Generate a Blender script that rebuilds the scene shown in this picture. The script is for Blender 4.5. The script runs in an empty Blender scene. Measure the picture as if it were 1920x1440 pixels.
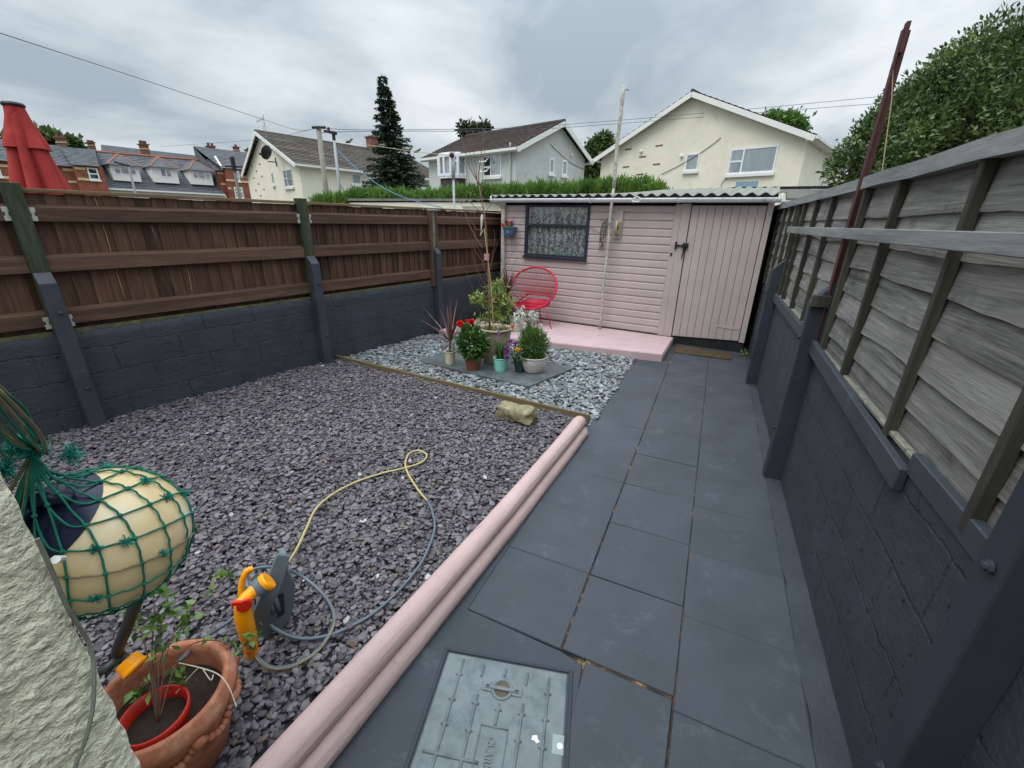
import bpy, math, random
import numpy as np
from math import sin, cos, pi, radians, sqrt, atan2, hypot
from mathutils import Vector, Matrix, noise
random.seed(7); RNG = np.random.default_rng(7)
SC = bpy.context.scene
COL = SC.collection

# ---------------- camera (solved from the paving grid, posts and shed lines) ----------------
F_PX, PITCH, ROLL, YAW, CAM_H = 802.0, radians(20.937), radians(1.256), radians(29.052), 1.69
_dn = np.array([-sin(ROLL)*cos(PITCH), cos(ROLL)*cos(PITCH), sin(PITCH)])
_fw = np.array([0, 0, 1.0]); _y = _fw - _dn*_fw.dot(_dn); _y /= np.linalg.norm(_y); _x = np.cross(_y, -_dn)
_Y = _y*cos(YAW) + _x*sin(YAW); _X = _x*cos(YAW) - _y*sin(YAW)
RM = np.array([_X, _Y, -_dn]); CP = np.array([0, 0, CAM_H])
cam = bpy.data.cameras.new('camera'); cam_o = bpy.data.objects.new('camera', cam); COL.objects.link(cam_o)
rt, dw, fwv = RM[:, 0], RM[:, 1], RM[:, 2]
cam_o.matrix_world = Matrix(((rt[0], -dw[0], -fwv[0], 0), (rt[1], -dw[1], -fwv[1], 0), (rt[2], -dw[2], -fwv[2], CAM_H), (0, 0, 0, 1)))
cam.sensor_width = 36; cam.lens = F_PX/1920*36; cam.clip_start = 0.02; cam.clip_end = 2000
SC.camera = cam_o

# ---------------- light ----------------
SUN_EL, SUN_ROT = radians(58), radians(200)
w = bpy.data.worlds.new('World'); SC.world = w; w.use_nodes = True
nt = w.node_tree; nt.nodes.clear(); N = nt.nodes.new; LK = nt.links.new
out = N('ShaderNodeOutputWorld'); bg = N('ShaderNodeBackground'); LK(bg.outputs[0], out.inputs[0])
sky = N('ShaderNodeTexSky'); sky.sky_type = 'NISHITA'; sky.sun_disc = False; sky.sun_elevation = SUN_EL; sky.sun_rotation = SUN_ROT
tc = N('ShaderNodeTexCoord'); sep = N('ShaderNodeSeparateXYZ'); LK(tc.outputs['Generated'], sep.inputs[0])
def wm(op, a, b=None, clamp=False):
    n = N('ShaderNodeMath'); n.operation = op; n.use_clamp = clamp
    for i, q in enumerate((a, b)):
        if q is None: continue
        if isinstance(q, (int, float)): n.inputs[i].default_value = q
        else: LK(q, n.inputs[i])
    return n.outputs[0]
zc = wm('MAXIMUM', sep.outputs[2], 0.0); den = wm('ADD', zc, 0.22)
cx = wm('DIVIDE', sep.outputs[0], den); cy = wm('DIVIDE', sep.outputs[1], den)
cmb = N('ShaderNodeCombineXYZ'); LK(cx, cmb.inputs[0]); LK(cy, cmb.inputs[1])
n1 = N('ShaderNodeTexNoise'); n1.inputs['Scale'].default_value = 1.35; n1.inputs['Detail'].default_value = 7; n1.inputs['Roughness'].default_value = .52; n1.inputs['Distortion'].default_value = .35
mp = N('ShaderNodeMapping'); mp.inputs['Location'].default_value = (3.1, 1.7, 0); mp.inputs['Rotation'].default_value = (0, 0, .5); mp.inputs['Scale'].default_value = (1, .8, 1)
LK(cmb.outputs[0], mp.inputs[0]); LK(mp.outputs[0], n1.inputs['Vector'])
cr = N('ShaderNodeValToRGB'); LK(n1.outputs[0], cr.inputs[0])
e = cr.color_ramp.elements; e[0].position = .36; e[0].color = (.30, .355, .405, 1); e[1].position = .66; e[1].color = (.63, .67, .70, 1)
m_ = e.new(.50); m_.color = (.45, .50, .54, 1)
zen = wm('ADD', wm('MULTIPLY', wm('POWER', zc, 3.0), 5.6), 1.12)
vm = N('ShaderNodeVectorMath'); vm.operation = 'SCALE'; LK(cr.outputs[0], vm.inputs[0]); LK(zen, vm.inputs['Scale'])
sk = N('ShaderNodeVectorMath'); sk.operation = 'SCALE'; LK(sky.outputs[0], sk.inputs[0]); sk.inputs['Scale'].default_value = .08
mx = N('ShaderNodeMixRGB'); mx.inputs[0].default_value = .94; LK(sk.outputs[0], mx.inputs[1]); LK(vm.outputs[0], mx.inputs[2])
LK(mx.outputs[0], bg.inputs[0]); bg.inputs[1].default_value = .95
sl = bpy.data.lights.new('sun', 'SUN'); sl.energy = 1.0; sl.angle = radians(30); sl.color = (1, .97, .92)
so = bpy.data.objects.new('sun', sl); COL.objects.link(so)
# sky sun_rotation r puts the sun at azimuth r from +Y clockwise
sd = Vector((sin(SUN_ROT)*cos(SUN_EL), cos(SUN_ROT)*cos(SUN_EL), sin(SUN_EL)))
so.rotation_euler = sd.to_track_quat('Z', 'Y').to_euler(); so.location = (0, 0, 30)
SC.view_settings.view_transform = 'Standard'; SC.view_settings.look = 'None'; SC.view_settings.exposure = 0.32; SC.view_settings.gamma = 1
SC.render.engine = 'CYCLES'

# ---------------- placement helpers ----------------
def ray(px, py): return RM @ np.array([px-960, py-720, F_PX])
def g(px, py, z=0.0):
    d = ray(px, py); return CP + d*(z-CAM_H)/d[2]
def onP(px, py, p, n):
    d = ray(px, py); p = np.array(p, float); n = np.array(n, float); return CP + d*np.dot(p-CP, n)/np.dot(d, n)
def onY(px, py, Yv): return onP(px, py, (0, Yv, 0), (0, 1, 0))
def at(px, py, D):
    d = ray(px, py); return CP + d*D/hypot(d[0], d[1])
def azd(a): a = radians(a); return np.array([sin(a), cos(a), 0.0])

# ---------------- objects ----------------
def tag(o, label=None, cat=None, group=None, kind=None):
    if label: o['label'] = label
    if cat: o['category'] = cat
    if group: o['group'] = group
    if kind: o['kind'] = kind
    return o
WL = {}
def empty(name, loc=(0, 0, 0), rz=0, label=None, cat=None, group=None):
    o = bpy.data.objects.new(name, None); COL.objects.link(o); o.location = tuple(loc); o.rotation_euler = (0, 0, rz)
    o.empty_display_size = .1
    WL[o.name] = np.array(loc, float) if rz == 0 else np.zeros(3)
    return tag(o, label, cat, group)
def copy_tree(o, parent=None):
    c = o.copy(); COL.objects.link(c)
    if parent: c.parent = parent
    for ch in list(o.children): copy_tree(ch, c)
    return c

class MB:
    def __init__(s): s.v = []; s.f = []; s.m = []; s.r = []; s.n = 0
    def add(s, vs, fs, mi=0, r=None):
        b = s.n; vs = [tuple(map(float, q)) for q in vs]; s.v += vs; s.n += len(vs)
        rr = random.random() if r is None else r
        for f in fs: s.f.append(tuple(b+i for i in f)); s.m.append(mi); s.r.append(rr)
        return s
    def box(s, x0, x1, y0, y1, z0, z1, mi=0, r=None):
        return s.add([(x0, y0, z0), (x1, y0, z0), (x1, y1, z0), (x0, y1, z0), (x0, y0, z1), (x1, y0, z1), (x1, y1, z1), (x0, y1, z1)],
                     [(0, 3, 2, 1), (4, 5, 6, 7), (0, 1, 5, 4), (1, 2, 6, 5), (2, 3, 7, 6), (3, 0, 4, 7)], mi, r)
    def hexa(s, b, t, mi=0, r=None):   # bottom quad, top quad (ccw from above)
        return s.add(list(b)+list(t), [(0, 3, 2, 1), (4, 5, 6, 7), (0, 1, 5, 4), (1, 2, 6, 5), (2, 3, 7, 6), (3, 0, 4, 7)], mi, r)
    def beam(s, p0, p1, w_, h_, up=(0, 0, 1), mi=0, r=None, w1=None, h1=None):
        p0 = np.array(p0, float); p1 = np.array(p1, float); d = p1-p0; d /= np.linalg.norm(d)
        up = np.array(up, float); sd_ = np.cross(d, up)
        if np.linalg.norm(sd_) < 1e-5: sd_ = np.cross(d, (1, 0, 0))
        sd_ /= np.linalg.norm(sd_); u = np.cross(sd_, d)
        w1 = w_ if w1 is None else w1; h1 = h_ if h1 is None else h1
        vs = []
        for p, a, b in ((p0, w_, h_), (p1, w1, h1)):
            for i, j in ((-1, -1), (1, -1), (1, 1), (-1, 1)): vs.append(p+sd_*i*a/2+u*j*b/2)
        return s.add(vs, [(0, 1, 2, 3), (7, 6, 5, 4), (0, 4, 5, 1), (1, 5, 6, 2), (2, 6, 7, 3), (3, 7, 4, 0)], mi, r)
    def tube(s, pts, r, n=8, mi=0, stripe=None, rr=None, caps=True):
        pts = [np.array(p, float) for p in pts]; K = len(pts)
        rs = [r]*K if isinstance(r, (int, float)) else list(r)
        t0 = pts[1]-pts[0]; t0 /= np.linalg.norm(t0)+1e-12
        a = np.array([0, 0, 1.0]) if abs(t0[2]) < .9 else np.array([1.0, 0, 0])
        nrm = np.cross(t0, a); nrm /= np.linalg.norm(nrm); vs = []
        for i in range(K):
            t = pts[min(i+1, K-1)]-pts[max(i-1, 0)]; t = t/(np.linalg.norm(t)+1e-12)
            nrm = nrm-t*nrm.dot(t); nrm /= np.linalg.norm(nrm)+1e-12; bn = np.cross(t, nrm)
            for k in range(n):
                an = 2*pi*k/n; vs.append(pts[i]+(nrm*cos(an)+bn*sin(an))*rs[i])
        b = s.n; s.v += [tuple(q) for q in vs]; s.n += len(vs); q = random.random() if rr is None else rr
        for i in range(K-1):
            for k in range(n):
                s.f.append((b+i*n+k, b+i*n+(k+1) % n, b+(i+1)*n+(k+1) % n, b+(i+1)*n+k))
                s.m.append(stripe[1] if stripe and k in stripe[0] and (len(stripe) < 3 or i < stripe[2]) else mi); s.r.append(q)
        if caps:
            s.f.append(tuple(b+k for k in reversed(range(n)))); s.f.append(tuple(b+(K-1)*n+k for k in range(n))); s.m += [mi, mi]; s.r += [q, q]
        return s
    def lathe(s, prof, c=(0, 0, 0), n=32, mi=0, wob=None, axis=None, r=None, capb=True, capt=False):
        c = np.array(c, float)
        if axis is None: A = np.eye(3)
        else:
            z = np.array(axis, float); z /= np.linalg.norm(z); x_ = np.cross(z, (0, 0, 1) if abs(z[2]) < .9 else (1, 0, 0)); x_ /= np.linalg.norm(x_)
            A = np.array([x_, np.cross(z, x_), z])
        vs = []
        for i, (rad, z) in enumerate(prof):
            for k in range(n):
                an = 2*pi*k/n; q = rad*(wob(i/(len(prof)-1), an) if wob else 1)
                vs.append(c+np.array([q*cos(an), q*sin(an), z]) @ A)
        fs = [(i*n+k, i*n+(k+1) % n, (i+1)*n+(k+1) % n, (i+1)*n+k) for i in range(len(prof)-1) for k in range(n)]
        if capb: fs.append(tuple(reversed(range(n))))
        if capt: fs.append(tuple((len(prof)-1)*n+k for k in range(n)))
        return s.add(vs, fs, mi, r)
    def ball(s, c, r, mi=0, n=8, m=6, sc=(1, 1, 1), rr=None):
        vs = []; fs = []
        for i in range(m+1):
            th = pi*i/m
            for k in range(n): vs.append((c[0]+r*sc[0]*sin(th)*cos(2*pi*k/n), c[1]+r*sc[1]*sin(th)*sin(2*pi*k/n), c[2]+r*sc[2]*cos(th)))
        for i in range(m):
            for k in range(n): fs.append((i*n+k, (i+1)*n+k, (i+1)*n+(k+1) % n, i*n+(k+1) % n))
        return s.add(vs, fs, mi, rr)
    def prism(s, poly, d, mi=0, r=None):   # poly: 3d points, extruded by vector d
        n = len(poly); poly = [np.array(p, float) for p in poly]; d = np.array(d, float)
        fs = [tuple(reversed(range(n))), tuple(range(n, 2*n))]+[(i, (i+1) % n, n+(i+1) % n, n+i) for i in range(n)]
        return s.add(poly+[p+d for p in poly], fs, mi, r)
    def leaf(s, p, d, L, W, nrm=None, mi=0, r=None, fold=.15):
        p = np.array(p, float); d = np.array(d, float); d /= np.linalg.norm(d)+1e-9
        if nrm is None: nrm = RNG.normal(size=3)
        sd_ = np.cross(d, nrm); sd_ /= np.linalg.norm(sd_)+1e-9; u = np.cross(sd_, d)
        m1 = p+d*L*.45
        return s.add([p, m1+sd_*W/2+u*L*fold*.4, p+d*L, m1-sd_*W/2+u*L*fold*.4, m1], [(0, 1, 4), (1, 2, 4), (2, 3, 4), (3, 0, 4)], mi, r)
    def blade(s, pts, W, mi=0, r=None):   # strap leaf along a curve
        pts = [np.array(p, float) for p in pts]; K = len(pts); vs = []
        hv = pts[-1]-pts[0]; sd_ = np.cross(hv, (0, 0, 1)); sd_ /= np.linalg.norm(sd_)+1e-9
        for i, p in enumerate(pts):
            ww = W*max(.06, sin(pi*min(.98, .18+.82*i/(K-1)))) ; vs += [p-sd_*ww/2, p+np.array([0, 0, -ww*.2]), p+sd_*ww/2]
        fs = []
        for i in range(K-1): fs += [(3*i, 3*i+1, 3*i+4, 3*i+3), (3*i+1, 3*i+2, 3*i+5, 3*i+4)]
        return s.add(vs, fs, mi, r)
    def build(s, name, mats, parent=None, smooth=False, bevel=0, local=False, loc=None, seg=1):
        me = bpy.data.meshes.new(name)
        V = np.array(s.v, float) if len(s.v) else np.zeros((0, 3))
        if parent is None:
            o3 = np.array([(V[:, 0].min()+V[:, 0].max())/2, (V[:, 1].min()+V[:, 1].max())/2, V[:, 2].min()]) if not local else np.zeros(3)
            base = o3
        else: base = np.zeros(3) if local else WL.get(parent.name, np.zeros(3))
        V = V-base
        me.from_pydata([tuple(q) for q in V], [], s.f)
        if not isinstance(mats, (list, tuple)): mats = [mats]
        for q in mats: me.materials.append(q)
        if len(mats) > 1: me.polygons.foreach_set('material_index', s.m)
        at_ = me.attributes.new('rnd', 'FLOAT', 'FACE'); at_.data.foreach_set('value', s.r)
        if smooth: me.polygons.foreach_set('use_smooth', [True]*len(me.polygons))
        me.update()
        o = bpy.data.objects.new(name, me); COL.objects.link(o)
        if parent is None: o.location = tuple(base); WL[o.name] = base
        else: o.parent = parent; WL[o.name] = base
        if bevel:
            b = o.modifiers.new('bevel', 'BEVEL'); b.width = bevel; b.segments = seg; b.limit_method = 'ANGLE'
        return o

# ---------------- materials ----------------
def L3(c):   # sRGB 0-255 to linear
    f = lambda u: (u/255/12.92) if u <= 10 else ((u/255+.055)/1.055)**2.4
    return (f(c[0]), f(c[1]), f(c[2]), 1)
class NT:
    def __init__(s, name):
        s.mat = bpy.data.materials.new(name); s.mat.use_nodes = True; s.t = s.mat.node_tree; s.t.nodes.clear()
        s.out = s.n('ShaderNodeOutputMaterial'); s.b = s.n('ShaderNodeBsdfPrincipled'); s.l(s.b.outputs[0], s.out.inputs[0])
    def n(s, t, **k):
        q = s.t.nodes.new(t)
        for a, b in k.items(): setattr(q, a, b)
        return q
    def l(s, a, b): s.t.links.new(a, b)
    def coord(s, scale=(1, 1, 1), kind='Object', loc=(0, 0, 0)):
        c = s.n('ShaderNodeTexCoord'); m = s.n('ShaderNodeMapping'); m.inputs['Scale'].default_value = scale; m.inputs['Location'].default_value = loc
        s.l(c.outputs[kind], m.inputs[0]); return m.outputs[0]
    def noise(s, vec, scale, detail=5, rough=.6, dist=0):
        q = s.n('ShaderNodeTexNoise'); q.inputs['Scale'].default_value = scale; q.inputs['Detail'].default_value = detail
        q.inputs['Roughness'].default_value = rough; q.inputs['Distortion'].default_value = dist
        if vec is not None: s.l(vec, q.inputs['Vector'])
        return q.outputs[0]
    def ramp(s, fac, stops):
        q = s.n('ShaderNodeValToRGB'); s.l(fac, q.inputs[0]); el = q.color_ramp.elements
        el[0].position, el[0].color = stops[0][0], stops[0][1]; el[1].position, el[1].color = stops[-1][0], stops[-1][1]
        for p, c in stops[1:-1]: x_ = el.new(p); x_.color = c
        return q.outputs[0]
    def gray(s, fac, a, b):
        return s.ramp(fac, [(a, (0, 0, 0, 1)), (b, (1, 1, 1, 1))])
    def mix(s, fac, a, b, mode='MIX'):
        q = s.n('ShaderNodeMixRGB', blend_type=mode)
        for i, v in enumerate((fac, a, b)):
            if isinstance(v, (int, float)): q.inputs[i].default_value = v
            elif isinstance(v, tuple): q.inputs[i].default_value = v
            else: s.l(v, q.inputs[i])
        return q.outputs[0]
    def math(s, op, a, b=0):
        q = s.n('ShaderNodeMath', operation=op)
        for i, v in enumerate((a, b)):
            if isinstance(v, (int, float)): q.inputs[i].default_value = v
            else: s.l(v, q.inputs[i])
        return q.outputs[0]
    def rnd(s):
        q = s.n('ShaderNodeAttribute'); q.attribute_name = 'rnd'; return q.outputs['Fac']
    def bump(s, h, strength=.5, dist=.01):
        q = s.n('ShaderNodeBump'); q.inputs['Strength'].default_value = strength; q.inputs['Distance'].default_value = dist; s.l(h, q.inputs['Height'])
        s.l(q.outputs[0], s.b.inputs['Normal'])
    def fin(s, col, rough=.7, spec=.4, metal=0):
        s.l(col, s.b.inputs['Base Color']) if not isinstance(col, tuple) else setattr(s.b.inputs['Base Color'], 'default_value', col)
        if isinstance(rough, (int, float)): s.b.inputs['Roughness'].default_value = rough
        else: s.l(rough, s.b.inputs['Roughness'])
        s.b.inputs['Specular IOR Level'].default_value = spec; s.b.inputs['Metallic'].default_value = metal
        return s.mat
def paint(name, c, var=.12, scale=6, rough=.55, bump=.15, bs=90, bd=.003, spec=.4, dirt=None, dirt_amt=.3, attr=0, metal=0, stretch=(1, 1, 1)):
    t = NT(name); v = t.coord(stretch); f = t.noise(v, scale, 6)
    a = tuple(q*(1-var) for q in c[:3])+(1,); b = tuple(min(1, q*(1+var)) for q in c[:3])+(1,)
    col = t.ramp(f, [(.3, a), (.7, b)])
    if attr: col = t.mix(attr, col, t.ramp(t.rnd(), [(0, tuple(q*.55 for q in c[:3])+(1,)), (1, tuple(min(1, q*1.5) for q in c[:3])+(1,))]))
    if dirt: col = t.mix(t.gray(t.noise(t.coord(stretch, loc=(5, 3, 1)), scale*2.3, 8, .7), .62-dirt_amt*.3, .75), col, dirt)
    if bump: t.bump(t.noise(v, bs, 4), bump, bd)
    return t.fin(col, rough, spec, metal)
def leafmat(name, stops, rough=.5, trans=.25):
    t = NT(name); col = t.ramp(t.rnd(), stops); t.fin(col, rough, .35)
    tr = t.n('ShaderNodeBsdfTranslucent'); t.l(col, tr.inputs[0]); ms = t.n('ShaderNodeMixShader'); ms.inputs[0].default_value = trans
    t.l(t.b.outputs[0], ms.inputs[1]); t.l(tr.outputs[0], ms.inputs[2]); t.l(ms.outputs[0], t.out.inputs[0]); return t.mat
def lin(r, g_, b): return (r, g_, b, 1)
def glass(name, tint=(.02, .025, .03, 1), rough=.05):
    t = NT(name); t.fin(tint, rough, .6)
    tr = t.n('ShaderNodeBsdfTransparent'); tr.inputs[0].default_value = (.93, .95, .95, 1); gl = t.n('ShaderNodeBsdfGlossy'); gl.inputs['Roughness'].default_value = rough; gl.inputs[0].default_value = (1, 1, 1, 1)
    fr = t.n('ShaderNodeLayerWeight'); fr.inputs[0].default_value = .12; fa = t.math('MINIMUM', t.math('ADD', t.math('MULTIPLY', fr.outputs[1], .8), .05), 1.0)
    ms = t.n('ShaderNodeMixShader'); t.l(fa, ms.inputs[0]); t.l(tr.outputs[0], ms.inputs[1]); t.l(gl.outputs[0], ms.inputs[2]); t.l(ms.outputs[0], t.out.inputs[0]); return t.mat

DG = L3((58, 63, 70))   # dark grey-blue masonry paint
def m_darkpaint(name, c=DG, bump=.35, scuff=True, tone=0):
    t = NT(name); v = t.coord(); f = t.noise(v, 3.2, 7, .62)
    col = t.ramp(f, [(.3, tuple(q*.82 for q in c[:3])+(1,)), (.7, tuple(q*1.16 for q in c[:3])+(1,))])
    if tone: col = t.mix(tone, col, t.ramp(t.rnd(), [(0, tuple(q*.6 for q in c[:3])+(1,)), (.6, c), (1, tuple(q*1.5 for q in c[:3])+(1,))]))
    if tone: col = t.mix(t.math('MULTIPLY', t.gray(t.noise(t.coord(loc=(9, 1, 0)), 1.6, 9, .72), .50, .70), .55), col, L3((54, 56, 58)))
    if scuff:
        sc = t.gray(t.noise(t.coord(loc=(4, 2, 0)), 5.5, 12, .78, .4), .56, .76); col = t.mix(t.math('MULTIPLY', sc, .34), col, L3((128, 132, 138)))
        sp = t.gray(t.noise(v, 55, 2), .76, .80); col = t.mix(t.math('MULTIPLY', sp, .45), col, L3((165, 160, 150)))
    t.bump(t.math('ADD', t.noise(v, 45, 8, .7), t.math('MULTIPLY', t.noise(v, 9, 4), 1.5)), bump, .006)
    return t.fin(col, t.math('ADD', t.math('MULTIPLY', f, .25), .45), .35)
M = {}
def m_block(name, c=DG):
    t = NT(name); v = t.coord(); s_ = t.n('ShaderNodeSeparateXYZ'); t.l(v, s_.inputs[0]); dn1 = t.noise(v, 3.5, 4); dn2 = t.noise(v, 22, 4)
    wob = t.math('ADD', t.math('MULTIPLY', t.math('SUBTRACT', dn1, .5), .075), t.math('MULTIPLY', t.math('SUBTRACT', dn2, .5), .030))
    cb = t.n('ShaderNodeCombineXYZ'); t.l(t.math('ADD', s_.outputs[0], wob), cb.inputs[0]); t.l(t.math('ADD', s_.outputs[2], wob), cb.inputs[1])
    bk = t.n('ShaderNodeTexBrick'); t.l(cb.outputs[0], bk.inputs['Vector'])
    for k_, q_ in (('Scale', 1), ('Brick Width', .455), ('Row Height', .222), ('Mortar Size', .007), ('Mortar Smooth', .55)): bk.inputs[k_].default_value = q_
    f = t.noise(v, 3.2, 7, .62); col = t.ramp(f, [(.3, tuple(q*.84 for q in c[:3])+(1,)), (.7, tuple(q*1.15 for q in c[:3])+(1,))])
    col = t.mix(t.math('MULTIPLY', t.gray(t.noise(t.coord(loc=(4, 2, 0)), 7, 12, .8, .4), .60, .74), .30), col, L3((120, 125, 130)))
    pit = t.gray(t.noise(v, 26, 3, .5), .29, .34); jt = t.math('MULTIPLY', bk.outputs['Fac'], t.gray(t.noise(v, 5, 7, .7), .38, .60))
    col = t.mix(t.math('MULTIPLY', jt, .5), col, tuple(q*.45 for q in c[:3])+(1,)); col = t.mix(pit, tuple(q*.25 for q in c[:3])+(1,), col)
    h = t.math('ADD', t.math('MULTIPLY', jt, -1.6), t.math('ADD', t.math('MULTIPLY', t.noise(v, 60, 8, .7), .9), t.math('MULTIPLY', t.noise(v, 9, 7, .65), 2.2)))
    h = t.math('ADD', h, t.math('MULTIPLY', pit, .8)); t.bump(h, .75, .008); return t.fin(col, .62, .3)
M['block_paint'] = m_block('painted_blockwork')
M['dark_paint'] = m_darkpaint('dark_masonry_paint')
M['slab'] = m_darkpaint('painted_slab', L3((65, 70, 77)), .32, tone=.12)
M['dark_wood'] = m_darkpaint('dark_painted_timber', L3((50, 55, 64)), .18, False)
t = NT('joint_grit'); v = t.coord(); f = t.noise(v, 7, 10, .78)
M['joint'] = t.fin(t.ramp(f, [(.38, L3((34, 35, 38))), (.47, L3((50, 51, 54))), (.55, L3((92, 68, 46))), (.64, L3((158, 142, 108)))]), .95, .1)
def wood(name, stops, sx=(1, 1, 1), scale=5, attr=.35, bump=.4, rough=.8, moss=None, grain=70):
    t = NT(name); v = t.coord(sx); n = t.noise(v, scale, 9, .65, .6); gr = t.noise(t.coord(tuple(q*1.0 for q in sx)), grain, 5, .7)
    col = t.ramp(t.math('ADD', t.math('MULTIPLY', n, .7), t.math('MULTIPLY', gr, .3)), stops)
    lo = tuple(q*.55 for q in stops[0][1][:3])+(1,); hi = stops[-1][1]
    col = t.mix(attr, col, t.ramp(t.rnd(), [(0, lo), (1, hi)]))
    if moss: col = t.mix(t.gray(t.noise(t.coord(), 2.2, 8, .7), moss[1], moss[1]+.18), col, moss[0])
    t.bump(t.math('ADD', gr, t.math('MULTIPLY', n, 2)), bump, .004)
    return t.fin(col, rough, .2)
M['brown_board'] = wood('brown_stained_boards', [(.3, L3((42, 32, 27))), (.48, L3((75, 55, 45))), (.66, L3((116, 88, 71)))], (1, 1, .09), 14, .26, moss=(L3((62, 58, 40)), .66))
M['brown_rail'] = wood('brown_stained_rail', [(.3, L3((57, 44, 37))), (.5, L3((87, 66, 55))), (.70, L3((120, 95, 78)))], (.08, 1, 1), 14, .2, moss=(L3((84, 82, 48)), .64))
M['cap_wood'] = wood('weathered_capping', [(.3, L3((86, 64, 46))), (.5, L3((122, 98, 74))), (.72, L3((150, 132, 108)))], (.1, 1, 1), 12, .2)
M['green_post'] = wood('green_algae_post', [(.3, L3((36, 44, 34))), (.5, L3((54, 62, 46))), (.72, L3((92, 94, 74)))], (1, 1, .1), 14, .1)
M['gray_lap'] = wood('silvered_lap_boards', [(.32, L3((56, 54, 53))), (.44, L3((104, 102, 99))), (.56, L3((138, 136, 131))), (.70, L3((190, 187, 180)))], (.05, 1, 1), 16, .2, .9, grain=110, moss=(L3((58, 56, 54)), .54))
M['gray_wood'] = wood('silvered_timber', [(.3, L3((92, 94, 92))), (.5, L3((132, 134, 132))), (.72, L3((168, 170, 167)))], (.08, 1, 1), 14, .15)
M['batten'] = wood('dark_weathered_batten', [(.3, L3((40, 39, 35))), (.5, L3((62, 61, 54))), (.72, L3((94, 92, 82)))], (1, 1, .1), 14, .15)
M['edge_wood'] = wood('treated_edging', [(.3, L3((78, 66, 46))), (.5, L3((110, 96, 70))), (.72, L3((142, 130, 102)))], (.08, 1, 1), 12, .1)
PK = L3((187, 171, 169))
def m_pink(name, c=PK, sx=(.1, 1, 1)):
    t = NT(name); f = t.noise(t.coord(), 2.4, 6, .6); gr = t.noise(t.coord(sx), 80, 6, .7)
    col = t.ramp(f, [(.3, tuple(q*.88 for q in c[:3])+(1,)), (.7, tuple(q*1.05 for q in c[:3])+(1,))])
    col = t.mix(t.math('MULTIPLY', t.gray(gr, .66, .74), .22), col, L3((128, 98, 94)))
    col = t.mix(t.math('MULTIPLY', t.gray(t.noise(t.coord(loc=(3, 1, 2)), 28, 3), .72, .76), .5), col, L3((120, 92, 88)))
    col = t.mix(.10, col, t.ramp(t.rnd(), [(0, tuple(q*.6 for q in c[:3])+(1,)), (1, c)]))
    t.bump(t.math('ADD', gr, t.math('MULTIPLY', t.noise(t.coord(sx), 14, 4), 2)), .35, .003); return t.fin(col, .6, .3)
M['pink'] = m_pink('pink_siding_paint'); M['pink_v'] = m_pink('pink_door_paint', L3((183, 169, 166)), (1, 1, .1)); M['pink_deck'] = m_pink('pink_deck_paint', L3((192, 166, 168)), (.1, 1, 1))
t = NT('pink_log_paint'); c_ = L3((192, 165, 161)); f = t.noise(t.coord(), 3, 7, .65); gr = t.noise(t.coord((1, .035, 1)), 60, 6, .7)
col = t.ramp(f, [(.3, tuple(q*.84 for q in c_[:3])+(1,)), (.7, tuple(q*1.06 for q in c_[:3])+(1,))])
col = t.mix(t.math('MULTIPLY', t.gray(gr, .60, .70), .40), col, L3((140, 108, 102))); col = t.mix(t.math('MULTIPLY', t.gray(t.noise(t.coord(loc=(2, 7, 1)), 9, 10, .8), .60, .70), .45), col, L3((132, 112, 106)))
col = t.mix(t.math('MULTIPLY', t.gray(t.noise(t.coord(loc=(1, 3, 2)), 42, 3), .70, .74), .8), col, L3((96, 76, 70)))
t.bump(t.math('ADD', t.math('MULTIPLY', gr, 1.5), t.noise(t.coord((1, .2, 1)), 16, 6)), .7, .006); M['pink_log'] = t.fin(col, .7, .25)
M['black'] = paint('black_iron', lin(.012, .012, .014), .3, 30, .5, .3)
M['black_side'] = paint('bitumen_and_eaves_shade', lin(.012, .012, .013), .4, 6, .8, .5, 30)
M['navy_frame'] = paint('dark_window_frame', L3((38, 44, 56)), .2, 9, .45, .2)
M['white_pvc'] = paint('white_pvc', L3((228, 230, 232)), .05, 4, .35, .05, dirt=L3((150, 152, 146)), dirt_amt=.25)
M['white_dirty'] = paint('peeling_white_paint', L3((196, 194, 182)), .12, 9, .7, .6, 40, .006, dirt=L3((112, 104, 88)), dirt_amt=.75)
M['asbestos'] = paint('corrugated_cement', L3((132, 134, 126)), .14, 5, .85, .4, 60, dirt=L3((120, 126, 104)), dirt_amt=.5)
M['red_metal'] = paint('red_plastic_coated', L3((188, 20, 56)), .08, 9, .35, 0)
M['red_oxide'] = paint('red_oxide_steel', L3((72, 34, 36)), .25, 12, .7, .4, dirt=L3((84, 52, 40)), dirt_amt=.5)
M['metal'] = paint('galvanised', L3((150, 156, 160)), .12, 10, .45, .1, metal=.6)
M['old_concrete'] = paint('old_concrete', L3((128, 130, 118)), .15, 12, .9, .4, dirt=L3((88, 96, 74)), dirt_amt=.6)
M['white_chip'] = paint('white_stone', L3((225, 225, 220)), .1)
# ================= GROUND =================
M['earth'] = paint('earth', L3((70, 68, 58)), .3, 3, .95, .5, 20)
b = MB(); b.add([(-220, -30, -.03), (160, -30, -.03), (160, 260, -.03), (-220, 260, -.03)], [(0, 1, 2, 3)]); tag(b.build('ground', M['earth']), kind='structure')
M['soil_dark'] = paint('gravel_bed', L3((64, 59, 65)), .3, 9, .95, .6, 60)
b = MB(); b.add([(-4.6, -.9, .022), (-.97, -.9, .022), (-1.0, 3.3, .022), (-4.4, 3.3, .022)], [(0, 1, 2, 3)])
b.add([(-4.42, 3.3, .020), (-1.03, 3.3, .020), (-1.16, 5.7, .020), (-4.15, 5.7, .020)], [(0, 1, 2, 3)]); tag(b.build('gravel_bed', M['soil_dark']), kind='structure')

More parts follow.
